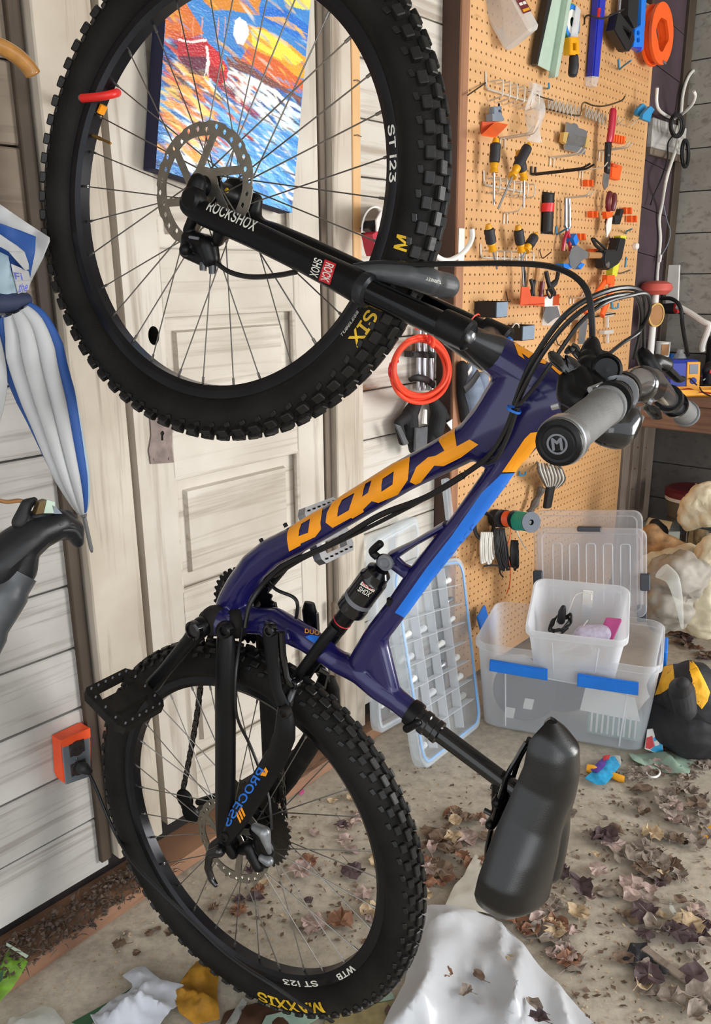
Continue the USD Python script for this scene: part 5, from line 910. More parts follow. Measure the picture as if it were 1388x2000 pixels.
def spool(px0, px1, o0, o1, r, R, mat, lab, flange='black_rubber'):
    a, b = W(*px0, o0), W(*px1, o1); d = unit(b-a); L = np.linalg.norm(b-a); t = thing('wire_spool', lab, 'spool', a)
    part(t, 'winding', lathe([(.010, 0)]+[(r+(.0012 if i % 2 else 0), L*i/24) for i in range(25)]+[(.010, L)], a, d, 26), mat)
    for h in (-.003, L): part(t, 'flange', lathe([(.009, h), (R, h), (R, h+.004), (.009, h+.004)], a, d, 28), flange)
spool((968, 1012), (978, 1013), .02, .045, .027, .030, 'cord_black', 'black tape reel at the back of the spool row'); spool((988, 1013), (1002, 1014), .055, .085, .025, .029, 'orange_plastic', 'spool of orange wire in the middle of the row'); spool((1010, 1017), (1036, 1020), .095, .165, .029, .033, 'teal_cord', 'spool of teal string with dark blue grey flange at the front of the row', 'flange_grey'); single('spool_peg', rod(W(958, 1011, .0), W(1036, 1020, .162), .006, 10), 'wire_steel', 'steel peg carrying the three wire spools', 'peg')
# wall between door and pegboard: helmet-like hook tool, orange coil, pump, gloves
mt('white_enamel', 'dcd6d4', .25, .1)
t = thing('spray_gun', 'white and red plastic garden sprayer hanging on the wall behind the front tyre', 'sprayer', W(735, 440, .0))
def hood(u, v): a = np.pi*(1.02-u*1.05); x = 733+np.cos(a)*25; y = 452-np.sin(a)*46; return np.stack([W(p, q, o) for p, q, o in zip(x.ravel(), y.ravel(), (-.05+v*.10).ravel())]).reshape(*u.shape, 3)
part(t, 'hood', thick(grid(hood, 22, 8), .004), 'white_enamel', smooth=60); part(t, 'front_face', plate([(735, 430), (744, 412), (754, 420), (757, 440), (750, 453), (736, 452)], .05, .004), 'white_enamel'); part(t, 'red_body', plate([(727, 458), (736, 452), (751, 453), (744, 480), (737, 500), (733, 488)], .02, .035), 'red_vinyl'); part(t, 'dark_grip', plate([(720, 446), (731, 430), (735, 432), (735, 454)], .0, .03), 'black_rubber'); part(t, 'lance', tube([W(757, 408, .05), W(760, 430, .05), W(747, 470, .05)], .005, 8), 'silver')
t = thing('hose_coil', 'coil of bright orange cable hanging on a hook below the fork', 'cable coil', W(820, 720, .02))
for k in range(5):
    cx_, cy_, rx, ry = 820+k*.6-1, 717+k*1.2, 49+k*2.0-2*(k % 2), 54+k*2.2; tw = rnd.uniform(-.3, .3)
    part(t, 'turn', tube(cr([W(cx_+rx*math.cos(x)+2*math.sin(2*x+tw*4), cy_+ry*math.sin(x)+3*math.cos(x+k), .02+.010*(k % 3)+.006*math.sin(x*2+k)) for x in np.linspace(0, 2*np.pi, 19)[:-1]], 4, True), .0058, 10, True), 'orange_rubber')
part(t, 'loose_end', tube(cr([W(812, 640, .05), W(832, 644, .06), (W(845, 660, .06)), W(844, 678, .055)], 5), .0058, 10), 'orange_rubber'); part(t, 'plug_end', tube(cr([W(775, 705, .02), W(764, 712, .03), W(762, 730, .03), W(768, 742, .02)], 4), .006, 8), 'red_plastic')
single('coil_hook', bent([(836, 668, -.05), (836, 666, .06), (838, 656, .075)], .004), 'red_plastic', 'red coated hook carrying the orange coil', 'hook')
t = thing('hand_pump', 'silver metal tubes with black clamp hanging behind the orange coil', 'pump', W(835, 720, -.02))
for x, r in ((818, .008), (828, .009), (842, .011)): part(t, 'tube', rod(W(x, 640, -.03), W(x-1, 762, -.03), r, 14), 'silver')
part(t, 'clamp', plate([(806, 686), (852, 688), (851, 700), (806, 698)], -.045, .03, ch=.003), 'black_rubber'); part(t, 'saddle_strap', tube(cr([W(800, 742, -.02), W(815, 738, 0), W(832, 742, 0), W(846, 752, -.02)], 4), .010, 10, flat=(N_, .6)), 'black_rubber')
mt('glove_black', '1a1a1c', .8, var=.25, sc=40, bump=.4, bsc=300); mt('glove_grey', '5a5a5e', .8, var=.15, sc=40, bump=.4, bsc=300)
t = thing('gloves', 'pair of black work gloves with grey palms hanging below the orange coil', 'gloves', W(825, 830, 0)); 
part(t, 'glove', blob([[(W(815, 782, -.02), .016), (W(800, 810, -.02), .024), (W(800, 845, -.015), .026)], [(W(800, 810, -.02), .02), (W(778, 826, -.02), .013), (W(786, 862, -.02), .012)], [(W(800, 840, -.015), .016), (W(806, 878, -.02), .012)]], .006, 6), 'glove_black', smooth=True)
part(t, 'glove', blob([[(W(845, 782, -.02), .016), (W(858, 806, -.02), .024), (W(850, 842, -.015), .026)], [(W(858, 806, -.02), .018), (W(884, 828, -.02), .012)], [(W(848, 838, -.015), .016), (W(838, 872, -.02), .012)]], .006, 6), 'glove_black', smooth=True)
part(t, 'palm_patch', plate([(812, 836), (836, 834), (834, 882), (810, 880)], .012, .006, ch=.002), 'glove_grey'); part(t, 'cuff_patch', plate([(772, 828), (782, 832), (798, 866), (790, 870)], .0, .006), 'glove_grey'); part(t, 'finger_white', tube([W(829, 800, .012), W(827, 828, .016)], [.007, .010], 10), 'white_plastic', label='white finger'); part(t, 'tag', plate([(872, 826), (884, 818), (894, 830), (884, 842)], -.0, .003), 'white_plastic', label='white tag')
mt('shoe_blue', '79869a', .7, var=.2, sc=30)
t = thing('cycling_glove', 'grey blue and black padded glove hanging at the left edge of the pegboard', 'glove', W(920, 760, .02)); part(t, 'back', blob([[(W(918, 722, .03), .020), (W(922, 760, .04), .034), (W(926, 815, .03), .026)], [(W(940, 740, .04), .022), (W(948, 790, .03), .018)]], .006, 6), 'shoe_blue', smooth=True); part(t, 'wrist_strap', tube(cr([W(906, 762, .075), W(920, 748, .08), W(934, 728, .08)], 4), .013, 10, flat=(N_, .3)), 'black_rubber'); part(t, 'side', blob([[(W(902, 715, .02), .016), (W(903, 770, .02), .018), (W(909, 820, .02), .016)]], .006, 4), 'glove_black', smooth=True); part(t, 'white_mark', plate([(914, 726), (921, 714), (922, 724), (915, 734)], .066, .002), 'white_plastic')
# dark strip right of the board: cable, hooks, cable coils
single('white_cable', tube(cr([W(1392, 116, -.01), W(1362, 132, -.01), W(1345, 148, -.005), W(1334, 180, -.005), W(1329, 225, .0), W(1322, 280, .022), W(1302, 345, .05), W(1292, 400, .0), W(1287, 430, -.015), W(1289, 470, -.015), W(1283, 540, -.015), W(1281, 600, -.01)], 6), .0065, 10), 'cord_white', 'thick cream cable running down the dark strip of wall', 'cable')
t = thing('coat_hook', 'white curved metal hook with black cables on the dark wall strip', 'hook', W(1310, 225, .0)); part(t, 'arm', tube(cr([W(1283, 172, .08), W(1282, 200, .08), W(1288, 216, .06), W(1305, 228, .0), W(1318, 232, -.02)], 5), .0055, 10), 'white_plastic'); part(t, 'arm', tube(cr([W(1318, 230, -.02), W(1330, 224, .03), W(1350, 205, .08), W(1357, 188, .10), W(1354, 178, .10)], 5), .0062, 10), 'white_plastic')
def coil(px, py, rx, ry, n, lab, o=.03):
    t = thing('cable_coil', lab, 'cable', W(px, py, o))
    for k in range(n): part(t, 'turn', tube(cr([W(px+(rx-k*.8)*math.cos(x)+2*math.sin(k*2), py+(ry-k)*math.sin(x), o+.006*k) for x in np.linspace(0, 2*np.pi, 11)[:-1]], 4, True), .0035, 6, True), 'cord_black')
    return t
coil(1321, 245, 14, 24, 7, 'coil of black cable on the white hook'); coil(1337, 300, 8, 28, 5, 'narrow loop of black cable hanging low on the white block', .04)
single('cable_drop', wire([(1316, 262, .03), (1304, 280, .04), (1303, 310, .06), (1292, 345, .03), (1275, 385, .0), (1270, 400, .0)], .003), 'cord_black', 'black cable hanging down with a bare metal plug end', 'cable'); single('cable_drop', wire([(1295, 400, .0), (1302, 430, .0), (1309, 455, .0), (1302, 480, .0), (1291, 500, .0)], .0022), 'grey_plastic', 'thin grey lead with white plug beside the cream cable', 'cable'); single('plug_end', rod(W(1290, 498, .0), W(1288, 512, .0), .0055, 10), 'white_plastic', 'white plug at the end of the thin grey lead', 'plug')
# ================================================================ bins, organisers, workbench, things under and on it
clear('bin_plastic', 'f4f9ff', .14, .88, .15); clear('bin_white', 'f2f6fb', .42, .92, .3); clear('lid_plastic', 'e8eaf0', .20, .8, .2); clear('organiser_plastic', 'e4eef6', .13, .75, .12); clear('film', 'e8ece8', .28, .85, .2)
mt('clip_dark', '3c4048', .4); mt('blue_gasket', '5fa8e8', .4); mt('white_print', 'ececec', .5)
def rrect(w, d, r, k=6):
    out = []
    for cx, cy, a0 in ((w/2-r, d/2-r, 0), (-w/2+r, d/2-r, 90), (-w/2+r, -d/2+r, 180), (w/2-r, -d/2+r, 270)):
        out += [(cx+r*math.cos(math.radians(a0+90*i/k)), cy+r*math.sin(math.radians(a0+90*i/k))) for i in range(k+1)]
    return np.array(out)
def loft(rings, cap0=True, cap1=True):
    n = len(rings[0]); v = np.vstack(rings); f = []
    for i in range(len(rings)-1):
        for j in range(n): k = (j+1) % n; f += [(i*n+j, i*n+k, (i+1)*n+k), (i*n+j, (i+1)*n+k, (i+1)*n+j)]
    if cap0: v = np.vstack([v, rings[0].mean(0)]); f += [(len(v)-1, (j+1) % n, j) for j in range(n)]
    if cap1: b = (len(rings)-1)*n; v = np.vstack([v, rings[-1].mean(0)]); f += [(len(v)-1, b+j, b+(j+1) % n) for j in range(n)]
    return mk(v, f)
def tub(C, u, v, up, wb, db, wt_, dt, h, r=.045, th=.0022, lip=.010):
    P = lambda w, d, z, rr: C+np.outer(rrect(w, d, rr)[:, 0], u)+np.outer(rrect(w, d, rr)[:, 1], v)+up*z
    t = th*2
    return loft([P(wb-.02, db-.02, 0, r*.8), P(wb, db, .008, r*.85), P(wt_-.004, dt-.004, h-.022, r), P(wt_+lip, dt+lip, h-.021, r), P(wt_+lip, dt+lip, h-.004, r), P(wt_+lip-.004, dt+lip-.004, h, r),
                 P(wt_, dt, h, r), P(wt_-t, dt-t, h-.006, r-th), P(wb-t, db-t, .010, r*.85-th), P(wb-.02-t, db-.02-t, th, r*.8-th)])
U, VV = unit(D_*.324-N_*.946), unit(D_*.946+N_*.324)     # along the bin's front, away from the camera
bl, br = G(936, 1417), G(1250, 1474); wbm = np.linalg.norm(br-bl); U = unit((br-bl)*V(1, 1, 0)); VV = np.cross(ZV, U); VV = VV if VV@CF > 0 else -VV
BH = .285; BC = (bl+br)/2+VV*.155
q0, q1 = G(922, 1266, BH), G(1296, 1324, BH); WT = abs((q1-q0)@U)+.01
t = thing('storage_bin', 'large clear plastic storage bin with bright blue latches on the floor', 'storage bin', BC)
part(t, 'tub', tub(BC+((q0+q1)/2-(bl+br)/2)@U*U*.5, U, VV, ZV, wbm, .31, WT-.014, .345, BH, .05, .0016), 'bin_plastic')
TC = BC+((q0+q1)/2-(bl+br)/2)@U*U*.5
def latch(px0, off=0):
    X = TC-VV*(.345/2+.013); d = -VV
    pl = lambda px, py: EYE+ray(px, py)*(((X-EYE)@VV)/(ray(px, py)@VV))
    q = [pl(*p) for p in px0]; part(t, 'latch', prism(q, -VV, .010, ch=.002), 'blue_bright')
latch(((957, 1287), (1069, 1306), (1069, 1327), (956, 1308)), 0); latch(((1128, 1315), (1247, 1332), (1246, 1356), (1127, 1338)), 0)
part(t, 'latch', obox(TC+U*(WT/2+.004)+ZV*(BH-.05)+VV*.03, VV, U, ZV, .11, .010, .075, .003), 'blue_bright'); part(t, 'latch', obox(TC-U*(WT/2+.022)+ZV*(BH-.045)+VV*.09, VV, unit(U+ZV*.3), unit(ZV-U*.3), .10, .010, .075, .003), 'blue_bright')
part(t, 'ridge', tube([TC-U*(wbm*.34)-VV*.163+ZV*.02, TC-U*(wbm*.355)-VV*.170+ZV*.22], .0022, 6), 'bin_white'); part(t, 'ridge', tube([TC+U*(wbm*.36)-VV*.163+ZV*.02, TC+U*(wbm*.38)-VV*.170+ZV*.20], .0022, 6), 'bin_white'); part(t, 'ridge', tube([TC-U*(wbm*.34)-VV*.170+ZV*.205, TC+U*(wbm*.37)-VV*.169+ZV*.195], .0018, 6), 'bin_white')
inb = lambda a, b, z: TC+U*a+VV*b+ZV*z
mt('disc_dark', '33343a', .55, var=.2); mt('pcb_green', '7d9a94', .5, .1, .3, 60); mt('paper_white', 'e2e2de', .7)
for a, b, z, r, lab in ((-.12, -.07, .108, .098, 'large dark round disc standing at the front left inside the storage bin'), (-.02, .02, .118, .108, 'dark round disc standing behind another inside the storage bin')):
    single('dark_disc', lathe([(0, 0), (r-.004, 0), (r, .004), (r, .02), (r-.006, .026), (.02, .028), (0, .028)], inb(a, b, z), unit(-VV*1+ZV*.12+U*.15), 36), 'disc_dark', lab, 'disc')
t = thing('parts_tray', 'white packet with ribbed grey green parts inside the right of the storage bin', 'packet', inb(.15, -.09, .02)); part(t, 'tray', obox(inb(.15, -.09, .055), U, VV, ZV, .16, .05, .085, .006), 'pcb_green')
for k in range(9): part(t, 'rib', obox(inb(.085+k*.0155, -.117, .06), U, VV, ZV, .006, .006, .07, .002), 'paper_white')
part(t, 'flap', prism([inb(.05, -.118, .09), inb(.22, -.118, .085), inb(.20, -.10, .15), inb(.06, -.10, .16)], np.cross(inb(.22, -.118, .085)-inb(.05, -.118, .09), inb(.20, -.10, .15)-inb(.05, -.118, .09)), .002), 'paper_white')
for a, z, lab in ((-.10, .085, 'upper white paper tag on the large dark disc'), (-.155, .045, 'lower white paper tag on the large dark disc')): single('paper_tag', obox(inb(a, -.125, z), U, VV, unit(ZV+U*.15), .028, .001, .036, .0004), 'paper_white', lab, 'tag')
single('white_pouch', blob([[(inb(-.20, -.09, .19), .022), (inb(-.13, -.09, .20), .026), (inb(-.08, -.08, .17), .016)]], .01, 6), 'paper_white', 'white soft pouch near the left latch inside the storage bin', 'pouch', smooth=True)
# small white bin standing in it
sc, su = inb(.022, -.048, .205), unit(U*1+VV*.06); sv = np.cross(ZV, su); su, sv, sw = su, sv*math.cos(.24)+ZV*math.sin(.24), ZV*math.cos(.24)-sv*math.sin(.24)
t = thing('small_bin', 'small milky white plastic bin full of cables standing in the storage bin', 'storage bin', sc)
part(t, 'tub', tub(sc, su, sv, sw, .225, .20, .268, .262, .205, .035, .0016, .012), 'bin_white')
for a in (-.055, .055): part(t, 'ridge', tube([sc+su*a-sv*.101+sw*.015, sc+su*a*1.15-sv*.128+sw*.165], .002, 6), 'bin_white')
ins = lambda a, b, z: sc+su*a+sv*b+sw*z
part(t, 'inner_rib', obox(ins(.02, .121, .125), su, sv, sw, .03, .004, .12, .001), 'white_plastic')
def nest(nm, lab, ctr, rx, ry, n, r, mat, ax=(1, 1, .3), seed=1):
    q = random.Random(seed); pts = []
    for k in range(n*10):
        a_ = k*2*np.pi/10; pts.append(ctr+su*(rx*math.cos(a_)+q.uniform(-.008, .008))*ax[0]+sv*(ry*math.sin(a_)+q.uniform(-.008, .008))*ax[1]+ZV*(.02*ax[2]*math.sin(a_+1)+q.uniform(-.01, .01)*ax[2]))
    single(nm, tube(cr(pts, 4), r, 6), mat, lab, 'cable')
nest('cable_nest', 'coil of white cable seen through the front of the small white bin', ins(.0, -.06, .08), .055, .03, 6, .0022, 'cord_white', (1, 1, 1.2), 2); nest('cable_nest', 'black coiled cable lying on top in the small white bin', ins(-.05, .02, .125), .026, .024, 4, .003, 'cord_black', (1, 1, 1), 3); nest('cable_nest', 'loose white cable loop in the small white bin', ins(-.02, .03, .15), .05, .02, 1, .0018, 'cord_white', (1, 1, 2.4), 5)
single('black_plug', blob([[(ins(-.05, .03, .13), .012), (ins(-.048, .03, .16), .012), (ins(-.045, .03, .178), .008)]], .005, 5), 'cord_black', 'black plug standing up in the small white bin', 'plug', smooth=True)
mt('pink_plastic', 'd25a9a', .45); mt('lilac_pouch', 'cfc6dd', .5, var=.2, sc=60)
single('pink_pack', obox(ins(.09, .03, .12), su, sv, unit(ZV+su*.3), .045, .012, .07, .004), 'pink_plastic', 'pink plastic pack at the right of the small white bin', 'pack'); single('clear_bag', blob([[(ins(.02, .0, .11), .03), (ins(.07, .01, .115), .026)]], .01, 3), 'lilac_pouch', 'pale lilac plastic bag among cables in the small white bin', 'bag', smooth=True)
single('cardboard_scrap', obox(ins(-.0, -.02, .03), su, sv, sw, .17, .14, .04, .01), 'brown_wood', 'tan cardboard piece at the bottom of the small white bin', 'cardboard')
# two lids leaning behind
def lid(px4, back, ribs, lab, clips):
    c0 = TC+VV*(.345/2+back); nl = unit(-VV+ZV*.10)
    pl = lambda px, py, o=0.: EYE+ray(px, py)*(((c0+nl*o-EYE)@nl)/(ray(px, py)@nl))
    tl, tr, br_, bl_ = [pl(*p) for p in px4]; ex = unit(tr-tl); ey = np.cross(nl, ex); ey = ey if ey@ZV > 0 else -ey
    w, h = np.linalg.norm(tr-tl), np.linalg.norm(tl-bl_); c = (tl+tr+br_+bl_)/4
    t = thing('bin_lid', lab, 'lid', c-ey*h/2)
    P = lambda ww, hh, z, r: c+np.outer(rrect(ww, hh, r)[:, 0], ex)+np.outer(rrect(ww, hh, r)[:, 1], ey)+nl*z
    part(t, 'panel', loft([P(w, h, -.012, .03), P(w, h, .004, .03), P(w-.006, h-.006, .007, .028), P(w-.03, h-.03, .007, .022), P(w-.036, h-.036, .0, .02), P(w-.04, h-.04, -.002, .02), P(w-.006, h-.006, -.004, .028), P(w-.005, h-.005, -.012, .028)], False, False), 'lid_plastic')
    part(t, 'panel', loft([P(w-.034, h-.034, -.003, .02), P(w-.034, h-.034, -.001, .02)]), 'lid_plastic')
    for k in range(ribs):
        x = (k-(ribs-1)/2)*w*.155; part(t, 'rib', tube(c+np.outer(rrect(w*.085, h*.72, .008, 3)[:, 0]+x, ex)+np.outer(rrect(w*.085, h*.72, .008, 3)[:, 1]-.01, ey)+nl*.001, .0016, 6, True), 'bin_white')
    for (a, b, hor) in clips: part(t, 'clip', obox(c+ex*a*w/2+ey*b*h/2+nl*.004, ex, ey, nl, *((.075, .016, .022) if hor else (.030, .055, .022)), .003), 'clip_dark', label='dark grey latch clip')
lid(((1053, 993), (1268, 993), (1256, 1222), (1022, 1190)), .040, 0, 'taller clear storage bin lid leaning at the back of the blue latched bin', ((-.99, -.93, 0), (.98, -.90, 0)))
lid(((1056, 1026), (1272, 1028), (1262, 1222), (1036, 1190)), .018, 5, 'clear ribbed storage bin lid leaning in front of the taller lid', ((-.02, .99, 1), (-.99, -.18, 0), (.97, -.18, 0)))
# organisers
def organiser(c4, lab, nx, ny, depth, gasket, seed):
    tl, tr, br_, bl_ = c4; q = random.Random(seed); n = unit(np.cross(br_-bl_, tl-bl_)); n = n if n@(EYE-bl_) > 0 else -n
    M = lambda u, v, z=0.: (bl_*(1-u)*(1-v)+br_*u*(1-v)+tr*u*v+tl*(1-u)*v)+n*z
    t = thing('organiser_case', lab, 'organiser', (bl_+br_)/2); rp = rrect(1, 1, .09, 5)+.5; ring_ = lambda k, z: np.array([M(.5+(u-.5)*k, .5+(v-.5)*k, z) for u, v in rp])
    part(t, 'tray', loft([ring_(1, .002), ring_(1., depth), ring_(.97, depth), ring_(.955, .004)], True, False), 'organiser_plastic'); part(t, 'lid', loft([ring_(1.0, depth+.001), ring_(.99, depth+.006), ring_(.93, depth+.008), ring_(.92, depth+.004)], False, False), 'organiser_plastic')
    part(t, 'gasket', tube(ring_(.945, depth+.003), .0032, 6, True), gasket)
    for i in range(1, nx): part(t, 'divider', beam(M(.05+.9*i/nx, .05, depth*.5), M(.05+.9*i/nx, .95, depth*.5), .0018, depth*.9, n, .0004), 'bin_white')
    for j in range(1, ny): part(t, 'divider', beam(M(.05, .05+.9*j/ny, depth*.5), M(.95, .05+.9*j/ny, depth*.5), .0018, depth*.9, n, .0004), 'bin_white')
    for i in range(nx):
        for j in range(ny):
            if q.random() < .62:
                u, v = .05+.9*(i+.5)/nx, .05+.9*(j+.5)/ny-.02; k = q.choice(('paper_white', 'paper_white', 'film', 'blade_steel', 'bin_white'))
                part(t, 'small_parts', blob([[(M(u-.03, v-.01, .008), .007), (M(u+.02+q.uniform(-.01, .02), v, .009), .008+q.uniform(0, .004))]], .008, 0, 8), k, smooth=True)
organiser((W(742, 1108, .0), W(884, 1090, .0), S(1.925, .165, .008), S(1.612, .178, .008)), 'large clear compartment organiser case leaning on the wall behind the saddle post', 4, 8, .035, 'blue_gasket', 3)
organiser((W(712, 1052, -.03), W(800, 1005, -.03), W(798, 1388, .03), W(722, 1430, .03)), 'smaller clear organiser case half hidden behind the large one', 2, 5, .03, 'bin_white', 4)
single('clear_profile', obox((W(869, 935, .006)+W(886, 1086, .012))/2, D_, -N_, W(869, 935, .006)-W(886, 1086, .012), .03, .014, np.linalg.norm(W(869, 935, .006)-W(886, 1086, .012)), .003), 'organiser_plastic', 'tall narrow clear plastic strip standing by the stud', 'plastic strip')
# workbench
t = thing('workbench', 'rough brown wooden workbench along the back wall', 'workbench', S(3.4, 1, 0)); ZB = .88
for k in range(3): part(t, 'top_plank', wbox(3.19+k*.168, 3.19+k*.168+.165, .004, 2.4, ZB-.036, ZB, .003), 'bench_wood')
part(t, 'apron', wbox(3.20, 3.232, .02, 2.4, ZB-.135, ZB-.038, .003), 'bench_wood'); part(t, 'back_rail', wbox(3.64, 3.67, .0, 2.4, ZB-.13, ZB-.038, .003), 'bench_wood')
for o in (1.2, 2.3): part(t, 'leg', wbox(3.205, 3.285, o, o+.085, 0, ZB-.04, .004), 'bench_wood')
gb = lambda px, py, z=0.: G(px, py, ZB+z)
def gs(px, s):                                             # the point of the bench top that stands in column px at s along the wall
    lo, hi = 500., 950.
    for _ in range(40): m = (lo+hi)/2; r = ray(px, m); lo, hi = (m, hi) if (EYE+r*(s/(r@D_)))[2] > ZB else (lo, m)
    r = ray(px, m); return EYE+r*(s/(r@D_))
def stand(px, py): X = gb(px, py); return X
mt('pack_dark', '3c2b2c', .3); mt('meter_blue', '2c3fa8', .4); mt('meter_yellow', 'f0a823', .4)
ex, ey = D_*.94-N_*.34, -N_*.94-D_*.34                     # items turned a little to the room
mb = gs(1332, 3.33); t = thing('multimeter', 'blue and yellow multimeter standing on the workbench', 'multimeter', mb); mu = unit(CR*V(1, 1, 0)); mv = unit(CF*V(1, 1, 0)); mz = unit(ZV+mv*.15)
part(t, 'case', obox(mb+ZV*.062+mv*.04, mu, mv, mz, .13, .085, .12, .012), 'meter_blue'); fcx = mb+ZV*.062-mv*.004+mu*.035
part(t, 'face', obox(fcx, mu, mv, mz, .052, .006, .108, .012), 'meter_yellow'); part(t, 'screen', obox(fcx+mz*.026-mv*.003, mu, mv, mz, .034, .004, .038, .003), 'grey_plastic'); part(t, 'dial', lathe([(0, 0), (.014, 0), (.012, .005), (0, .005)], fcx-mz*.02-mv*.002, -mv, 18), 'meter_blue')
ot = gs(1364, 3.225); t = thing('orange_tray', 'orange plastic tray with wires on the workbench edge', 'tray', ot); part(t, 'tray', xf(tub(np.zeros(3), V(1, 0, 0), V(0, 1, 0), V(0, 0, 1), .17, .09, .18, .10, .028, .015, .0016, .004), ot+mv*.03, mu, mv, ZV), 'meter_yellow')
for k, (m, pts) in enumerate((('red_vinyl', [(1330, 762), (1345, 759), (1362, 765), (1388, 768)]), ('cord_black', [(1366, 757), (1372, 766), (1388, 774)]), ('pink_plastic', [(1358, 738), (1372, 735), (1388, 741)]), ('pale_green', [(1374, 742), (1386, 732), (1396, 736)]), ('cord_black', [(1332, 735), (1340, 730), (1348, 740), (1360, 752)]))): single('lead_wire', tube(cr([gb(x, y, .02+.008*k) for x, y in pts], 6), .0028, 6), m, ('red lead on the edge of the workbench', 'black lead at the right of the orange tray', 'pink lead above the orange tray', 'pale green lead at the right of the workbench', 'thin black lead in front of the multimeter')[k], 'wire')
dr_ = gs(1386, 3.45); t = thing('cordless_tool', 'black tool with red trim standing at the right end of the workbench view', 'power tool', dr_); part(t, 'body', blob([[(dr_+ZV*.02, .03), (dr_+ZV*.08+mv*.01, .032)], [(dr_+ZV*.075-mu*.02, .02), (dr_+ZV*.08+mu*.05, .03)]], .008, 6), 'black_rubber', smooth=True); part(t, 'trim', obox(dr_+ZV*.075-mv*.034, mu, mv, ZV, .05, .008, .014, .003), 'red_plastic'); part(t, 'base', obox(dr_+ZV*.012, mu, mv, ZV, .09, .08, .024, .006), 'dark_steel')
jr = gs(1287, 3.50); t = thing('jar', 'dark glass jar with a paper label and clear upper part on the workbench', 'jar', jr); part(t, 'jar', lathe([(0, 0), (.030, 0), (.032, .006), (.032, .115), (0, .115)], jr, ZV, 24), 'pack_dark'); part(t, 'upper', lathe([(.029, .115), (.031, .175), (.027, .177), (.026, .115)], jr, ZV, 24), 'white_plastic'); part(t, 'label', obox(jr+ZV*.145-mv*.031, mu, mv, ZV, .032, .003, .046, .001), 'brown_wood')
rp_ = gb(1290, 705); X = W(1281, 562, .03); t = thing('red_knob_lamp', 'dusty red mushroom shaped cap on a white post above the workbench', 'lamp', S(SW(X)[0], .03, ZB)); part(t, 'cap', lathe([(0, -.028), (.045, -.026), (.062, -.010), (.064, .0), (.058, .016), (.035, .026), (0, .028)], X, ZV, 30), 'dusty_red'); part(t, 'post', rod(X-ZV*.026, S(SW(X)[0], SW(X)[1], ZB), .014, 14), 'white_plastic')
X = W(1279, 615, .05); t = thing('wooden_disc', 'round pale wooden disc with a pale rim beside the red cap', 'disc', X); part(t, 'disc', lathe([(0, -.008), (.045, -.008), (.047, 0), (.045, .006), (.040, .005), (0, .006)], X, unit(-N_-D_*.3), 30), 'brown_wood'); part(t, 'rim', lathe([(.041, .004), (.048, .004), (.048, .008), (.041, .008)], X, unit(-N_-D_*.3), 30), 'tan_brass')
single('white_board', obox(K_(1313, 565, .05), -N_, D_, unit(ZV+N_*.05), .055, .012, .20, .002), 'white_plastic', 'upright white board piece against the back wall', 'board')
single('torch_light', tube([K_(1290, 603, .12), K_(1318, 602, .12)], .022, 14), 'black_rubber', 'black torch with red tip lying above the workbench', 'torch'); single('torch_tip', tube([K_(1318, 602, .12), K_(1325, 602, .12)], .020, 14), 'red_plastic', 'red tip end beside the black torch', 'cap')
single('lamp_arm', tube(cr([K_(1322, 598, .15), K_(1345, 610, .16), K_(1372, 628, .18), K_(1384, 634, .18), K_(1382, 645, .18), K_(1372, 672, .17), K_(1371, 685, .16)], 4), .012, 10), 'white_plastic', 'bent white lamp arm at the right edge above the workbench', 'lamp arm')
single('bench_cable', tube(cr([K_(1290, 583, .15), K_(1312, 584, .16), K_(1328, 600, .17), K_(1333, 640, .18), K_(1340, 680, .22), K_(1343, 694, .25)], 5), .008, 8), 'cord_black', 'thick grey black cable bending down to the multimeter', 'cable')
t = thing('bottles', 'pale bottle with a green band on the workbench', 'bottle', gs(1322, 3.6)); bx = gs(1322, 3.60); part(t, 'bottle', lathe([(0, 0), (.032, 0), (.034, .01), (.034, .09), (.02, .12), (.014, .125), (.014, .14), (0, .14)], bx, ZV, 20), 'frosted_plastic'); part(t, 'band', lathe([(.0345, .055), (.0355, .055), (.0355, .075), (.0345, .075)], bx, ZV, 20), 'teal_cord')
single('tool_shadow_box', obox(gs(1392, 3.62)+ZV*.10, mu, mv, ZV, .07, .06, .20, .01), 'dark_steel', 'dark box standing at the right edge behind the tool', 'box'); single('blue_bottle', lathe([(0, 0), (.022, 0), (.022, .09), (.012, .10), (.012, .12), (0, .12)], gs(1306, 3.6), ZV, 18), 'blue_bright', 'small blue bottle between the jar and the multimeter', 'bottle')
# under the bench
mt('cream_cloth', 'd9cfb4', .85, var=.12, sc=18, bump=.3, bsc=200); mt('grey_bag', 'a09a90', .6, var=.2, sc=14); mt('chrome', 'b9c4c6', .15, .95); mt('bucket', '6d675c', .6); mt('card_camo', 'a5825c', .7, var=.5, sc=24); mt('bag_yellow', 'f2b21f', .6, var=.1, sc=30); mt('bag_black', '232327', .7, var=.25, sc=30, bump=.3, bsc=200); mt('violet', '4a35b0', .6)
def lumps(pts, r, disp, seed, ref=.014, sc=22):
    m = blob([[(p, q) for p, q in zip(c, r)] for c in pts], ref, 4, 16); n = m.vertex_normals; k = meshkit.fbm(m.vertices*sc, 4, seed)-.5
    v = m.vertices+n*(k*disp)[:, None]; v[:, 2] = np.maximum(v[:, 2], .002); return mk(v, m.faces)
def at(px, py, s, o=None): r = ray(px, py); return EYE+r*(s/(r@D_))     # on the plane s = const (parallel to the back wall)
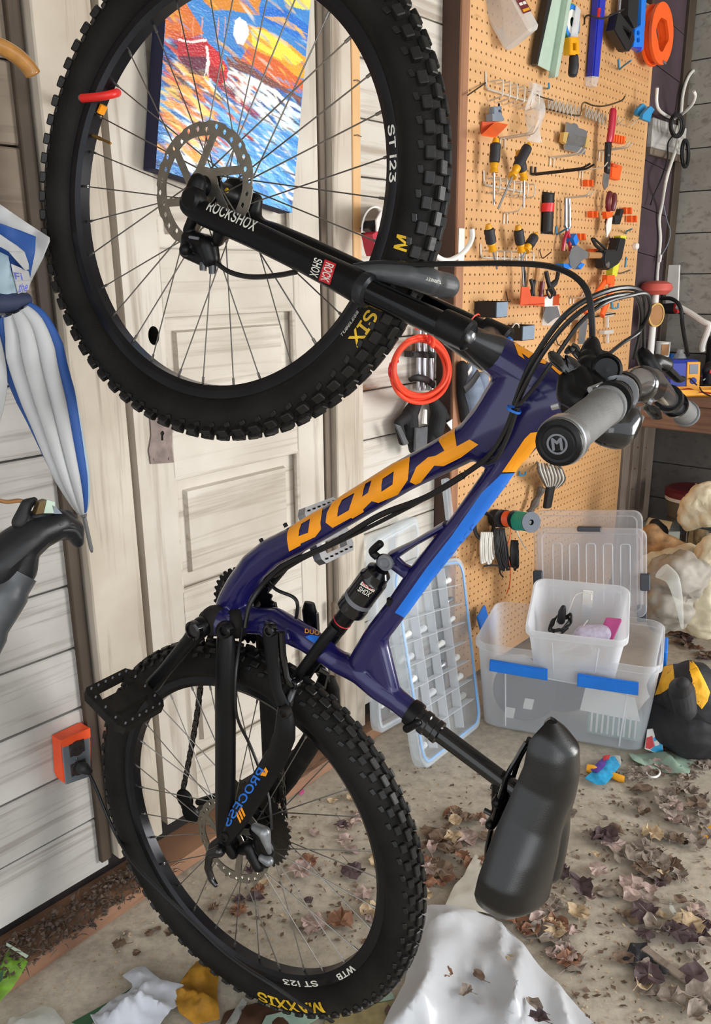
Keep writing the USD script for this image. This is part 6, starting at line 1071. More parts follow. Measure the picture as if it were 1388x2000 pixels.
t = thing('bucket', 'grey bucket with dark red lid under the workbench', 'bucket', at(1347, 1000, 3.45)); c = at(1347, 990, 3.45); part(t, 'pail', lathe([(0, 0), (.085, 0), (.098, .11), (0, .11)], c-ZV*.05, ZV, 28), 'bucket'); part(t, 'lid', lathe([(0, .10), (.106, .10), (.106, .125), (.09, .135), (.0, .13)], c-ZV*.05, ZV, 30), 'maroon'); part(t, 'rim', lathe([(.099, .085), (.104, .085), (.104, .10), (.099, .10)], c-ZV*.05, ZV, 28), 'white_plastic')
single('stand_box', obox(at(1347, 1060, 3.45), D_, -N_, ZV, .2, .2, .12), 'stud_dark', 'dark red brown box carrying the bucket', 'box')
t = thing('chrome_appliance', 'silver metal appliance with rounded corners under the workbench', 'toaster', at(1295, 1045, 3.35)); part(t, 'body', obox(at(1293, 1040, 3.35), -N_, D_, ZV, .17, .14, .13, .035), 'chrome'); part(t, 'slot', obox(at(1285, 1017, 3.35), -N_, D_, ZV, .10, .02, .006), 'black_rubber')
t = thing('steel_pot', 'steel canister with printed letters under the cream cloth bag', 'canister', at(1385, 1050, 3.15)); part(t, 'body', lathe([(0, 0), (.10, 0), (.10, .14), (0, .14)], at(1390, 1092, 3.15), ZV, 30), 'chrome'); pc = Skin(lathe([(.1005, .0), (.1005, .14)], at(1390, 1092, 3.15), ZV, 40)); part(t, 'lettering', pc.text('Dur', (1361, 1069), (10.5, 2.2), (-.8, -11), 3), 'decal_grey', True); part(t, 'blue_label', pc.poly(Polygon([(1384, 1040), (1399, 1042), (1399, 1054), (1384, 1052)])), 'blue_bright', True)
single('cloth_bag', lumps([[at(1372, 968, 3.05), at(1360, 985, 3.05), at(1350, 1010, 3.05), at(1342, 1030, 3.05)], [at(1375, 965, 3.05), at(1392, 1000, 3.05)]], (.05, .06, .05, .02), .05, 2), 'cream_cloth', 'cream cloth bag lying on the steel canister', 'bag', smooth=60)
single('large_sack', lumps([[at(1400, 1080, 2.9), at(1385, 1150, 2.85), at(1372, 1195, 2.85)]], (.07, .10, .10), .05, 3), 'cream_cloth', 'large cream sack at the right edge', 'sack', smooth=60)
single('camo_pack', lumps([[at(1270, 1050, 3.0), at(1300, 1070, 3.0), at(1345, 1078, 3.0)], [at(1270, 1080, 2.98), at(1310, 1085, 2.98)]], (.05, .05, .02), .03, 4), 'card_camo', 'tan and dark camouflage pack behind the bin lids', 'pack', smooth=60)
single('black_bundle', lumps([[at(1280, 1026, 3.2), at(1290, 1036, 3.2)]], (.03, .03), .02, 8), 'bag_black', 'small black bundle on top of the camouflage pack', 'bundle', smooth=60); single('dark_strap', beam(at(1262, 1105, 2.95), at(1350, 1076, 3.0), .02, .02), 'meter_blue', 'dark blue strap edge below the camouflage pack', 'strap')
single('cream_bundle', lumps([[at(1275, 1108, 2.9), at(1340, 1090, 2.95)], [at(1300, 1120, 2.85), at(1335, 1125, 2.85)]], (.06, .05), .05, 9), 'cream_cloth', 'folded cream canvas bundle between the lids and the sack', 'canvas', smooth=60)
single('plastic_bag', lumps([[at(1285, 1150, 2.75), at(1300, 1185, 2.72), at(1322, 1200, 2.7)], [at(1290, 1135, 2.75), at(1330, 1130, 2.75)]], (.07, .09, .05), .06, 5), 'grey_bag', 'crumpled grey translucent plastic bag behind the storage bin', 'bag', smooth=60)
single('bag_tail', tube(cr([at(1292, 1115, 2.62), at(1312, 1130, 2.6), at(1322, 1160, 2.6), at(1328, 1195, 2.6), at(1332, 1228, 2.6)], 5), np.linspace(.03, .004, 21), 10, flat=(CF, .5)), 'film', 'twisted clear plastic tail hanging from the grey bag', 'plastic film')
t = thing('duffel_bag', 'black and yellow duffel bag on the leaves right of the storage bin', 'bag', G(1345, 1415)); S_ = SW(G(1345, 1420))
bg = lumps([[G(1300, 1405, .07), G(1350, 1420, .09), G(1420, 1425, .08)], [G(1318, 1345, .17), G(1348, 1352, .19), G(1392, 1388, .14)]], (.075, .088, .08), .03, 6, .012, 14); part(t, 'body', bg, 'bag_black', 60); bgs = Skin(bg)
for q in ([(1285, 1340), (1300, 1290), (1314, 1275), (1314, 1300), (1318, 1336), (1290, 1355), (1278, 1358)], [(1346, 1284), (1362, 1303), (1376, 1330), (1386, 1352), (1381, 1370), (1370, 1385), (1358, 1372), (1348, 1345), (1352, 1328), (1346, 1308)]): part(t, 'yellow_panel', thick(bgs.poly(Polygon(q), 4), .002), 'bag_yellow', True)
part(t, 'top_fold', blob([[(G(1328, 1345, .25), .03), (G(1333, 1335, .31), .018)], [(G(1331, 1350, .24), .035), (G(1338, 1385, .20), .03)]], .008, 6), 'bag_black', True)
single('violet_cloth', lumps([[G(1384, 1412, .04), G(1394, 1425, .04)]], (.035, .035), .02, 7), 'violet', 'violet blue cloth at the right edge beside the duffel bag', 'cloth', smooth=60)
# ================================================================ left edge: painting, umbrella, cane, outlet, cord
BLc, BRc = W(303, 329, -.002), W(569, 416, -.002); pu = unit(BRc-BLc); pvv = np.cross(-N_, pu); pvv = pvv if pvv@ZV > 0 else -pvv; CWd, CHt = np.linalg.norm(BRc-BLc), .56
def pcv(px, py): X = W(px, py, -.002)-BLc; return X@pu, X@pvv
zc = lambda x, y: pcv(170+x/2.953, y/2.953)
NX, NY = 190, 290
def paint():
    q = np.random.default_rng(5); X, Y = np.meshgrid(np.linspace(0, CWd, NX), np.linspace(0, CHt, NY), indexing='ij'); im = np.zeros((NX, NY, 3)); C = lambda h: np.array(lin(h))
    yh = zc(1020, 490)[1]; nz = meshkit.fbm(np.stack([X*9, Y*22, 0*X], -1), 4, 3)
    im[:] = C('2f6fb5'); sky = Y > yh; im[sky] = C('3d86cf')
    def blend(mask, c, a=1.): im[:] = im*(1-(mask*a)[..., None])+C(c)*(mask*a)[..., None]
    def poly(pts, c, a=1., soft=0.):
        from matplotlib.path import Path
    def inside(pts):
        P_ = np.array([zc(*p) for p in pts]); m = np.zeros(X.shape, bool); j = len(P_)-1
        xx, yy = X+(nz-.5)*.012, Y+(nz-.5)*.008
        for i in range(len(P_)):
            (xi, yi), (xj, yj) = P_[i], P_[j]; cnd = ((yi > yy) != (yj > yy)) & (xx < (xj-xi)*(yy-yi)/(yj-yi+1e-12)+xi); m ^= cnd; j = i
        return m.astype(float)
    blend(inside([(440, 40), (560, 0), (680, 190), (560, 230), (450, 230)]), 'd8702c'); blend(inside([(450, 170), (640, 200), (700, 230), (520, 240)]), 'c9502a', .7)
    blend(inside([(600, -60), (1000, -60), (1000, 90), (850, 60), (720, 60)]), 'd98a2e'); blend(inside([(930, 150), (1010, 160), (1130, 230), (1260, 340), (1260, 460), (1100, 400), (930, 330), (890, 260)]), 'f0a72a'); blend(inside([(940, 165), (1020, 175), (1120, 245), (1240, 350), (1200, 380), (1080, 330), (950, 260)]), 'fbe14a'); blend(inside([(930, 270), (1100, 350), (1250, 470), (1240, 540), (1100, 480), (880, 350)]), 'd9642a')
    blend(inside([(1080, -60), (1300, -60), (1280, 60), (1150, 30)]), 'f6dc60'); blend(inside([(1000, 30), (1140, 60), (1280, 150), (1270, 260), (1150, 190), (1010, 110)]), '1f6fd0'); blend(inside([(1020, 90), (1130, 100), (1270, 200), (1150, 160)]), 'e8b25a', .8)
    blend(inside([(800, 320), (860, 330), (1240, 560), (1230, 625), (1000, 520), (820, 430)]), '7d4a44'); blend(inside([(830, 380), (1240, 590), (1230, 640), (900, 500)]), '2a3f78', .7)
    st = []
    def strokes(n, cols, reg, L, wd, ang, al=.85):
        for _ in range(n):
            x, y = q.uniform(*reg[0])*CWd, q.uniform(*reg[1]); a = ang+q.normal(0, .13); l, w_ = L*q.uniform(.4, 1.3), wd*q.uniform(.5, 1.4)
            i0, i1 = max(int((x-l)/CWd*NX), 0), min(int((x+l)/CWd*NX)+2, NX); j0, j1 = max(int((y-l)/CHt*NY), 0), min(int((y+l)/CHt*NY)+2, NY)
            if i1 <= i0 or j1 <= j0: continue
            dx, dy = X[i0:i1, j0:j1]-x, Y[i0:i1, j0:j1]-y; s, t = dx*math.cos(a)+dy*math.sin(a), -dx*math.sin(a)+dy*math.cos(a)
            m = np.clip(1.6*(1-(s/l)**2-((t+.08*s*s/l)/w_)**2), 0, 1)*al*(.6+.4*nz[i0:i1, j0:j1]*1.6).clip(0, 1)
            im[i0:i1, j0:j1] = im[i0:i1, j0:j1]*(1-m[..., None])+C(cols[q.integers(len(cols))])*m[..., None]
    strokes(170, ['2f7fd6', '1b58ae', 'f3c04a', 'd9822f', 'e9e3d6', '5aa8e0'], ((0, 1), (yh+.02, CHt)), .03, .004, -.25, .55)
    strokes(420, ['2d7fd0', '1a3f8e', '5fb4e8', '173066', '2a62b4', '86c8ee'], ((0, 1), (0, yh)), .034, .005, -.2); strokes(380, ['f4f3ee', 'ffffff', 'cfe6f2', 'f4f3ee'], ((.1, 1), (.02, yh)), .034, .0042, -.22, .95); strokes(110, ['b32430', 'd64a2c', '7a1f34', 'e2882e'], ((.05, .62), (.07, yh)), .03, .0045, -.3, .9); strokes(60, ['f0a93a', 'e07a2a', 'f6d264'], ((0, .4), (.04, .2)), .03, .006, -.25, .9); strokes(60, ['14254f', '0f1b3d'], ((0, 1), (.02, yh)), .028, .0022, -.2, .8); strokes(190, ['4aa8ea', '7cc6f2', '2f86d6'], ((.35, 1), (0, .16)), .036, .005, -.2, .9)
    blend(inside([(520, 215), (690, 222), (712, 300), (690, 400), (600, 395), (530, 340)]), 'b81f2c'); blend(inside([(530, 320), (690, 330), (690, 440), (590, 420)]), '3a2140', .8); blend(inside([(690, 240), (760, 300), (806, 390), (806, 455), (770, 492), (705, 445), (686, 330)]), 'd0232c'); blend(inside([(700, 370), (780, 420), (775, 488), (708, 446)]), '8e1524', .8); blend(inside([(520, 222), (600, 236), (690, 222), (690, 238), (600, 250), (525, 236)]), 'f2e9e4'); blend(inside([(684, 260), (698, 270), (700, 380), (680, 440)]), 'f4efec'); blend(inside([(762, 372), (786, 378), (786, 410), (768, 410)]), 'f3a52a')
    blend(inside([(850, 120), (880, 96), (920, 130), (930, 200), (900, 262), (868, 250), (842, 190)]), 'fffdf2'); strokes(40, ['f7efe4', 'ffffff'], ((.5, .8), (yh-.05, yh)), .02, .004, -.3, .8)
    for x in (545, 612, 662, 752, 790): blend(inside([(x, 100), (x+6, 100), (x+4, 215), (x-2, 215)]), 'e8a080', .8)
    return np.clip(im, 0, 1), X, Y
im, X, Y = paint()
ii, jj = np.meshgrid(np.arange(NX-1), np.arange(NY-1), indexing='ij'); ii, jj = ii.ravel(), jj.ravel(); a_ = ii*NY+jj; b_ = a_+NY
pts = BLc+X.reshape(-1, 1)*pu+Y.reshape(-1, 1)*pvv-N_*.0008-N_*(.0006*meshkit.noise(np.stack([X*300, Y*500, 0*X], -1))).reshape(-1, 1)
fc_ = np.vstack([np.stack([a_, b_, b_+1], 1), np.stack([a_, b_+1, a_+1], 1)])
if np.cross(pu, pvv)@(-N_) < 0: fc_ = fc_[:, ::-1]
MATS['painted'] = usdkit.material(stage, '/World/Looks/painted', {'a': ('attribute', {'attribute': 'paint'}), 'p': ('principled_bsdf', {'roughness': .38})}, [('a.color', 'p.base_color')], surface='p.BSDF')
mt('canvas_edge', '1b1d3c', .8)
pt = thing('painting', 'stretched canvas painting of red boats on blue and orange water hung crooked on the door', 'painting', BLc)
pth = part(pt, 'picture', mk(pts, fc_), 'painted', False)
UsdGeom.PrimvarsAPI(stage.GetPrimAtPath(pth)).CreatePrimvar('paint', Sdf.ValueTypeNames.Color3fArray, 'vertex').Set(Vt.Vec3fArray.FromNumpy(im.reshape(-1, 3).astype(np.float32)))
c = BLc+pu*CWd/2+pvv*CHt/2+N_*.020; part(pt, 'canvas', xf(cbox(CWd, CHt, .040, .002), c, pu, pvv, -N_), 'canvas_edge')

cloth('umb_white', 'd4d5d6', .25); cloth('umb_blue', '2f5ba6', .2); cloth('umb_pale', 'b4ccd8', .25); mt('strap_navy', '2b3350', .7); mt('ferrule', '8a8d92', .3, .8)
UO = .10; ax_ = [W(26, 606, UO), W(50, 650, UO), W(72, 720, UO), W(100, 800, UO), (W(128, 890, UO)), W(150, 960, UO), W(161, 1000, UO)]
ax_ = cr(ax_, 6); rad = np.interp(np.linspace(0, 1, len(ax_)), [0, .1, .25, .45, .75, 1], [.024, .036, .045, .042, .026, .0065])
um = thing('umbrella', 'folded white and blue umbrella hanging head down at the left edge', 'umbrella', W(100, 1000, UO))
def gore(k, n=9):
    a0, a1 = k*2*np.pi/n, (k+1)*2*np.pi/n; T = np.gradient(ax_, axis=0); T /= np.linalg.norm(T, axis=1, keepdims=True); rows = []
    for i, p in enumerate(ax_):
        x = np.cross(T[i], V(0, 1, 0)); x /= np.linalg.norm(x); y = np.cross(T[i], x); tw = .9*i/len(ax_)
        row = []
        for s in np.linspace(0, 1, 9):
            a = a0+(a1-a0)*s+tw; r = rad[i]*(.82+.30*math.sin(math.pi*s)**.7-.16*(s < .12)); row.append(p+r*(math.cos(a)*x+math.sin(a)*y))
        rows.append(row)
    v = np.array(rows); return grid(lambda u, w_: v[np.round(u*(len(ax_)-1)).astype(int), np.round(w_*8).astype(int)], len(ax_), 9)
for k in range(9): part(um, 'canopy_panel', thick(gore(k), .0012), ('umb_white', 'umb_white', 'umb_white', 'umb_blue', 'umb_white', 'umb_white', 'umb_white', 'umb_pale', 'umb_blue')[k], 60)
part(um, 'strap', tube([W(-24, 594, UO), W(-10, 592, UO), W(20, 590, UO+.005), W(54, 584, UO)], [.019, .020, .021, .012], 18, flat=(ZV, .80)), 'strap_navy', label='navy fabric strap')
part(um, 'ferrule', lathe([(0, 0), (.0065, 0), (.0055, .012), (.004, .014), (.0036, .075), (.002, .082), (0, .083)], W(161, 996, UO), unit(W(182, 1090, UO)-W(161, 996, UO)), 14), 'ferrule', label='grey metal tip'); part(um, 'tip_ring', lathe([(.004, -.004), (.0075, -.003), (.0075, .004), (.004, .005)], W(161, 998, UO), unit(W(182, 1090, UO)-W(161, 996, UO)), 14), 'umb_white')
def flap(pts, o, m, th=.0015):
    P3 = [W(*p, o) if len(p) == 2 else W(*p) for p in pts]; c = np.mean(P3, 0); g = Polygon(pts if len(pts[0]) == 2 else [p[:2] for p in pts]); v, f = trimesh.creation.triangulate_polygon(g, engine='earcut'); mm = trimesh.Trimesh(np.c_[v, 0*v[:, :1]], f, process=False).subdivide_to_size(8)
    w_ = np.array([W(x, y, o+.010*math.sin(x*.07)+.008*math.sin(y*.05+x*.03)) for x, y, _ in mm.vertices]); k = mk(w_, mm.faces)
    if len(f) and (k.face_normals[0]@(EYE-c)) < 0: k = mk(w_, mm.faces[:, ::-1])
    return part(um, 'canopy_fold', thick(k, th), m, True)
flap([(-40, 380), (0, 399), (48, 432), (96, 463), (97, 470), (84, 505), (66, 540), (58, 556), (50, 572), (-40, 575)], UO-.02, 'umb_white'); flap([(-40, 425), (0, 437), (40, 450), (70, 462), (69, 490), (63, 520), (58, 548), (24, 540), (-40, 500)], UO+.004, 'umb_blue'); flap([(-40, 440), (0, 458), (34, 480), (48, 492), (56, 515), (57, 526), (50, 528), (36, 512), (16, 490), (-40, 462)], UO+.026, 'umb_white'); flap([(-40, 470), (-8, 488), (16, 500), (22, 530), (32, 560), (36, 574), (-40, 590)], UO+.014, 'umb_pale')
flap([(22, 515), (56, 530), (60, 548), (56, 566), (36, 574), (30, 550)], UO+.018, 'umb_white')
usk = Skin(xf(cbox(.2, .3, .002), W(40, 545, UO+.034), D_, ZV, N_)); part(um, 'lettering', usk.text('the', (34, 571), (9, -1.4), (3.5, -16), 3), 'meter_blue', True); part(um, 'lettering', usk.text('Fi', (28, 545), (15, 2), (-3, -13), 3), 'meter_blue', True)
single('white_net_cloth', tube(cr([W(-30, 640, .1), W(-14, 700, .1), W(-10, 760, .1), W(-26, 830, .1)], 4), [.02]*13, 12, flat=(N_, .4)), 'umb_white', 'white woven cloth edge hanging left of the umbrella', 'cloth')
mt('cane_wood', 'a8763a', .22, var=.3, sc=30, coat_weight=.5)
single('cane_handle', tube(cr([W(-60, 62, .12), W(-20, 82, .12), W(10, 95, .12), W(36, 112, .12), W(56, 132, .12), W(66, 148, .12)], 6), [.0118]*28+[.0120, .0115, .008], 18), 'cane_wood', 'glossy brown curved cane handle at the top left edge', 'cane', smooth=60)
mt('grip_dark', '1c1d20', .4, var=.2, sc=40); mt('grey_tube', '4e5154', .35, .2, .25, 20)
hd = thing('folding_handle', 'black ridged plastic handle on a thick grey tube at the left edge', 'handle', W(20, 1150, .16)); hw = lambda px, py: W(px, py, .16)
part(hd, 'grip', blob([[(hw(-10, 1105), .036), (hw(35, 1068), .034), (hw(72, 1040), .030), (hw(112, 1024), .026), (hw(142, 1034), .0185)], [(hw(142, 1034), .0185), (hw(152, 1058), .010)], [(hw(34, 1080), .034), (hw(30, 1110), .034)]], .007, 10), 'grip_dark', True)
part(hd, 'tube', tube(cr([hw(-90, 1330), hw(-40, 1230), hw(0, 1165), hw(30, 1115)], 5), [.044]*6+[.040]*6+[.036]*4, 20), 'grey_tube', 60); part(hd, 'top_plate', blob([[(hw(38, 1020), .012), (hw(52, 985), .009), (hw(66, 978), .006)], [(hw(70, 1010), .012), (hw(130, 1010), .012)], [(hw(60, 1022), .014), (hw(135, 1014), .012)]], .006, 6), 'black_rubber', True)
for k, (q, m) in enumerate((([(62, 1002), (70, 978), (82, 974), (78, 1000)], 'wire_brass'), ([(78, 1000), (84, 974), (100, 978), (98, 1000)], 'pale_green'), ([(98, 1001), (94, 984), (104, 990), (114, 1001)], 'grey_plastic'))): part(hd, 'spring_plate', prism([W(*p, .17) for p in q], -N_, .012), m)
for k in range(3): part(hd, 'ridge', tube(cr([hw(100+k*3, 1020+k*5)+(-N_)*.024, hw(126+k*4, 1018+k*7)-N_*.020, hw(146+k*2, 1030+k*9)-N_*.012], 4), .0026, 8), 'grey_tube')
single('hanging_strap', tube(cr([W(-30, 968, .05), W(10, 980, .05), W(40, 978, .05), W(62, 990, .06)], 5), .007, 10, flat=(ZV, .5)), 'brown_wood', 'tan strap behind the black handle', 'strap')
# outlet
mt('outlet_orange', 'f0562a', .5); mt('plate_steel', '9aa4ae', .35, .7); mt('socket_brown', '2e2726', .5)
ol = thing('power_outlet', 'steel electrical outlet on a bright orange box on the wall', 'outlet', W(148, 1475, -.02))
part(ol, 'box', plate([(120, 1448), (175, 1422), (178, 1452), (178, 1514), (129, 1532), (124, 1520)], -.056, .036, ch=.003), 'outlet_orange'); part(ol, 'orange_tape', plate([(119, 1446), (176, 1422), (177, 1440), (123, 1461)], -.0195, .003), 'outlet_orange'); part(ol, 'face_plate', plate([(122, 1460), (175, 1440), (178, 1516), (129, 1533)], -.0195, .0035, ch=.001), 'plate_steel', label='brushed steel cover plate')
for px, py in ((150, 1461), (153, 1499)):
    o = W(px, py, -.016); part(ol, 'socket', xf(cbox(.034, .028, .004, .0015), o, D_, ZV, -N_), 'socket_brown'); part(ol, 'socket_round', lathe([(0, 0), (.0165, 0), (.0155, .004), (0, .004)], o, -N_, 20), 'socket_brown')
    if py < 1480:
        for s in (-.006, .006): part(ol, 'slot', xf(cbox(.002, .008, .002, .0004), o-N_*.0042+D_*s, D_, ZV, -N_), 'dark_void')
part(ol, 'screw', lathe([(0, 0), (.0035, 0), (.003, .001), (0, .0015)], W(151, 1481, -.016), -N_, 10), 'silver')
cd = thing('extension_cord', 'black power cord plugged into the outlet and hanging down to the floor', 'cord', W(160, 1500, 0)); p0_ = W(155, 1499, -.012)
part(cd, 'plug', blob([[(p0_, .011), (W(163, 1500, .015), .012), (W(173, 1506, .02), .008)]], .004, 4), 'black_rubber', True)
e_ = G(650, 1996, .004); part(cd, 'cable', tube(cr([W(171, 1505, .02), W(186, 1536, .03), W(208, 1590, .05), B(232, 1640, .03), B(262, 1688, .075), B(310, 1737, .085), B(370, 1795, .085), B(430, 1852, .085), B(480, 1890, .09), B(530, 1922, .09), B(590, 1962, .06), e_, e_+V(.06, -.05, 0)], 6), .0034, 8), 'cord_black')
# ================================================================ litter on the floor
cloth('sheet_white', 'e4e6ea', .35, .25, .05, 6); cloth('paper_tan', 'd8d3c6', .2, .7, .08, 12); cloth('tissue', 'd9dde6', .25, .7, .06, 10); mt('wrap_green', '7fae3a', .25, var=.3, sc=50); mt('wrap_dark_green', '2c5a3a', .3); mt('wrap_cyan', '2fa4d8', .25, var=.2, sc=60); mt('wrap_purple', '5a3a96', .3); mt('wrap_red', 'c8343a', .3); cloth('film_green', 'b9d2c0', .4, .15, .08, 20); mt('leaf_ochre', 'a8781f', .7, var=.3, sc=40); mt('pack_olive', '8c7f55', .45, var=.3, sc=50); mt('pack_brown', '4c3428', .5)
def sheet(px, hgt, fr, seed, size=.012, base=.004, edge=.0, ridged=True, zlift=None, t_=.0012):
    """Crumpled sheet over a floor outline (pixel corners on the floor)."""
    P2 = Polygon([tuple(G(*p)[:2]) for p in px]).buffer(0); P2 = max(getattr(P2, 'geoms', [P2]), key=lambda g: g.area)
    x0, y0, x1, y1 = P2.bounds; nx, ny = int((x1-x0)/size)+2, int((y1-y0)/size)+2
    q = np.random.default_rng(seed); gx, gy = np.meshgrid(np.linspace(x0, x1, nx), np.linspace(y0, y1, ny), indexing='ij'); pts = np.stack([gx.ravel(), gy.ravel()], 1)+q.uniform(-.3, .3, (nx*ny, 2))*size
    from shapely import contains_xy; pts = pts[contains_xy(P2.buffer(-size*.4), pts[:, 0], pts[:, 1])]; L = P2.exterior.length; bd = np.array([P2.exterior.interpolate(s).coords[0] for s in np.arange(0, L, size)]); pts = np.vstack([bd, pts])
    from scipy.spatial import Delaunay; f = Delaunay(pts).simplices; c = pts[f].mean(1); f = f[contains_xy(P2.buffer(1e-4), c[:, 0], c[:, 1])]
    an = seed*.9; pr = np.c_[pts[:, 0]*math.cos(an)+pts[:, 1]*math.sin(an), .42*(pts[:, 1]*math.cos(an)-pts[:, 0]*math.sin(an))]; n1 = meshkit.fbm(np.c_[pr*fr, np.full(len(pts), seed*1.7)], 3, seed); z = (1-np.abs(2*n1-1)*2.2).clip(0, 1)**1.5 if ridged else n1; n2 = meshkit.fbm(np.c_[pts[:, ::-1]*[fr*.8, fr*1.9]+5, np.full(len(pts), seed*.7)], 2, seed+50); z = .8*z+.38*(1-np.abs(2*n2-1)*3).clip(0, 1)**1.5
    dist = np.array([P2.exterior.distance(__import__('shapely').Point(p)) for p in pts]); z = base+hgt*z*(.35+.65*np.clip(dist/.05, 0, 1))+(zlift(pts) if zlift else 0)
    m = mk(np.c_[pts, z], f)
    if m.face_normals[:, 2].mean() < 0: m = mk(m.vertices, m.faces[:, ::-1])
    return thick(m, t_)
single('plastic_sheet', sheet([(812, 1786), (840, 1778), (884, 1780), (960, 1800), (1010, 1845), (1060, 1900), (1160, 2004), (1190, 2040), (740, 2040), (760, 1985), (790, 1930), (800, 1870)], .052, 6, 3, .009), 'sheet_white', 'large white crumpled plastic sheet lying on the floor under the saddle', 'plastic sheet', smooth=40)
single('paper_flap', sheet([(868, 1782), (888, 1740), (905, 1722), (928, 1677), (944, 1696), (978, 1745), (1012, 1796), (990, 1797), (960, 1800), (920, 1790)], .02, 9, 8, .010, .012), 'paper_tan', 'stiff off white paper flap with grey spots behind the plastic sheet', 'paper', smooth=40)
single('white_paper', sheet([(178, 1994), (205, 1975), (262, 1938), (240, 1918), (258, 1906), (285, 1904), (312, 1928), (362, 1938), (352, 1970), (325, 2000), (300, 2030), (200, 2030)], .045, 13, 5, .008), 'tissue', 'crumpled white paper on the floor left of the rear tyre', 'paper', smooth=50)
single('green_strip', sheet([(140, 1999), (235, 1946), (262, 1928), (258, 1946), (190, 1990), (170, 2010)], .004, 8, 6, .010, .002), 'wrap_dark_green', 'dark green flat strip under the white paper', 'wrapper')
gw = thing('green_wrapper', 'shiny green snack wrapper on the sill plank at the lower left corner', 'wrapper', G(25, 1950, .04)); zf_ = lambda p: np.full(len(p), .036)
part(gw, 'wrapper', sheet([(22, 1888), (60, 1911), (30, 1965), (-10, 2010), (-40, 1985), (0, 1925)], .014, 14, 7, .006, .005, zlift=zf_), 'wrap_green', 40); part(gw, 'crimped_end', sheet([(20, 1886), (62, 1911), (58, 1916), (18, 1891)], .004, 30, 7, .004, .020, zlift=zf_), 'pale_green', 40); part(gw, 'dark_label', sheet([(2, 1950), (14, 1942), (12, 1962), (-8, 1982), (-12, 1968)], .003, 12, 9, .006, .022, zlift=zf_), 'wrap_dark_green', 40)
single('clear_wrapper', sheet([(20, 2002), (60, 1985), (85, 1974), (108, 1978), (128, 2002), (120, 2040), (10, 2040)], .04, 16, 11, .007), 'film', 'crumpled clear plastic wrapper at the bottom left', 'wrapper', smooth=40)
single('ochre_leaf_heap', sheet([(338, 1950), (360, 1920), (385, 1884), (402, 1892), (428, 1905), (424, 1945), (430, 2000), (380, 2010), (350, 1988)], .035, 18, 12, .007), 'leaf_ochre', 'large ochre yellow leaf under the left of the rear tyre', 'leaf', smooth=40)
pk = thing('olive_packet', 'olive and brown printed packet lying flat under the rear tyre', 'packet', G(700, 1990)); part(pk, 'front', sheet([(640, 1985), (700, 1970), (775, 1957), (790, 2040), (620, 2040)], .008, 9, 14, .010, .004), 'pack_olive', 40); part(pk, 'end_panel', sheet([(776, 1956), (818, 1948), (830, 2040), (790, 2040)], .008, 9, 15, .009, .004), 'pack_brown', 40)
part(pk, 'diamond_print', sheet([(758, 1972), (766, 1982), (758, 2000), (750, 1984)], .001, 9, 14, .006, .0125), 'pack_brown', 40); part(pk, 'zip_tab', tube(cr([G(812, 1950, .012), G(808, 1936, .014), G(814, 1929, .014), G(816, 1945, .012)], 3, True), .0014, 6, True), 'pack_brown')
single('green_film', sheet([(520, 1990), (600, 1975), (735, 1944), (756, 1928), (772, 1955), (700, 1968), (640, 1984), (560, 2030), (500, 2030)], .02, 12, 16, .009), 'film_green', 'pale green clear film under the rear tyre', 'plastic film', smooth=40); single('clear_tube_wrapper', sheet([(440, 2010), (455, 1985), (474, 1955), (482, 1962), (470, 1990), (456, 2020)], .02, 15, 17, .006), 'film', 'narrow clear wrapper left of the tyre contact', 'wrapper', smooth=40); single('dark_bag', sheet([(425, 2020), (440, 1980), (500, 1962), (560, 1985), (580, 2030)], .012, 12, 18, .008), 'pack_brown', 'dark brown flat bag under the rear tyre', 'bag', smooth=40)
tp = thing('treat_pouch', 'blue and purple foil pouch on the concrete right of the saddle', 'pouch', G(1175, 1520)); part(tp, 'front', sheet([(1141, 1528), (1165, 1508), (1176, 1492), (1198, 1486), (1210, 1505), (1192, 1530), (1180, 1543), (1160, 1540)], .010, 22, 21, .005, .014), 'wrap_cyan', 40); part(tp, 'purple_panel', sheet([(1152, 1515), (1176, 1492), (1186, 1491), (1180, 1508), (1165, 1522)], .010, 22, 21, .005, .018), 'wrap_purple', 40); part(tp, 'red_panel', sheet([(1176, 1490), (1190, 1487), (1188, 1496), (1176, 1498)], .010, 22, 21, .004, .020), 'wrap_red', 40); part(tp, 'torn_top', sheet([(1196, 1484), (1210, 1486), (1212, 1500), (1200, 1512), (1192, 1508), (1204, 1496)], .012, 22, 22, .005, .012), 'film', 40)
single('yellow_capsule', tube([G(1146, 1500, .012), G(1158, 1503, .012), G(1166, 1506, .012)], [.011, .0125, .010], 14), 'meter_yellow', 'yellow capsule end left of the blue pouch', 'capsule', smooth=50); single('yellow_capsule', tube([G(1196, 1514, .010), G(1210, 1520, .010), G(1219, 1522, .010)], [.009, .010, .0085], 14), 'meter_yellow', 'yellow capsule half right of the blue pouch', 'capsule', smooth=50)
rb = G(1276, 1474, .002); rn = unit(-CF*V(1, 1, 0)+ZV*.25); rq = lambda pts: [EYE+ray(x, y)*(((rb-EYE)@rn)/(ray(x, y)@rn)) for x, y in pts]
rw = thing('snack_wrapper', 'red white and blue snack wrapper standing by the corner of the storage bin', 'wrapper', rb)
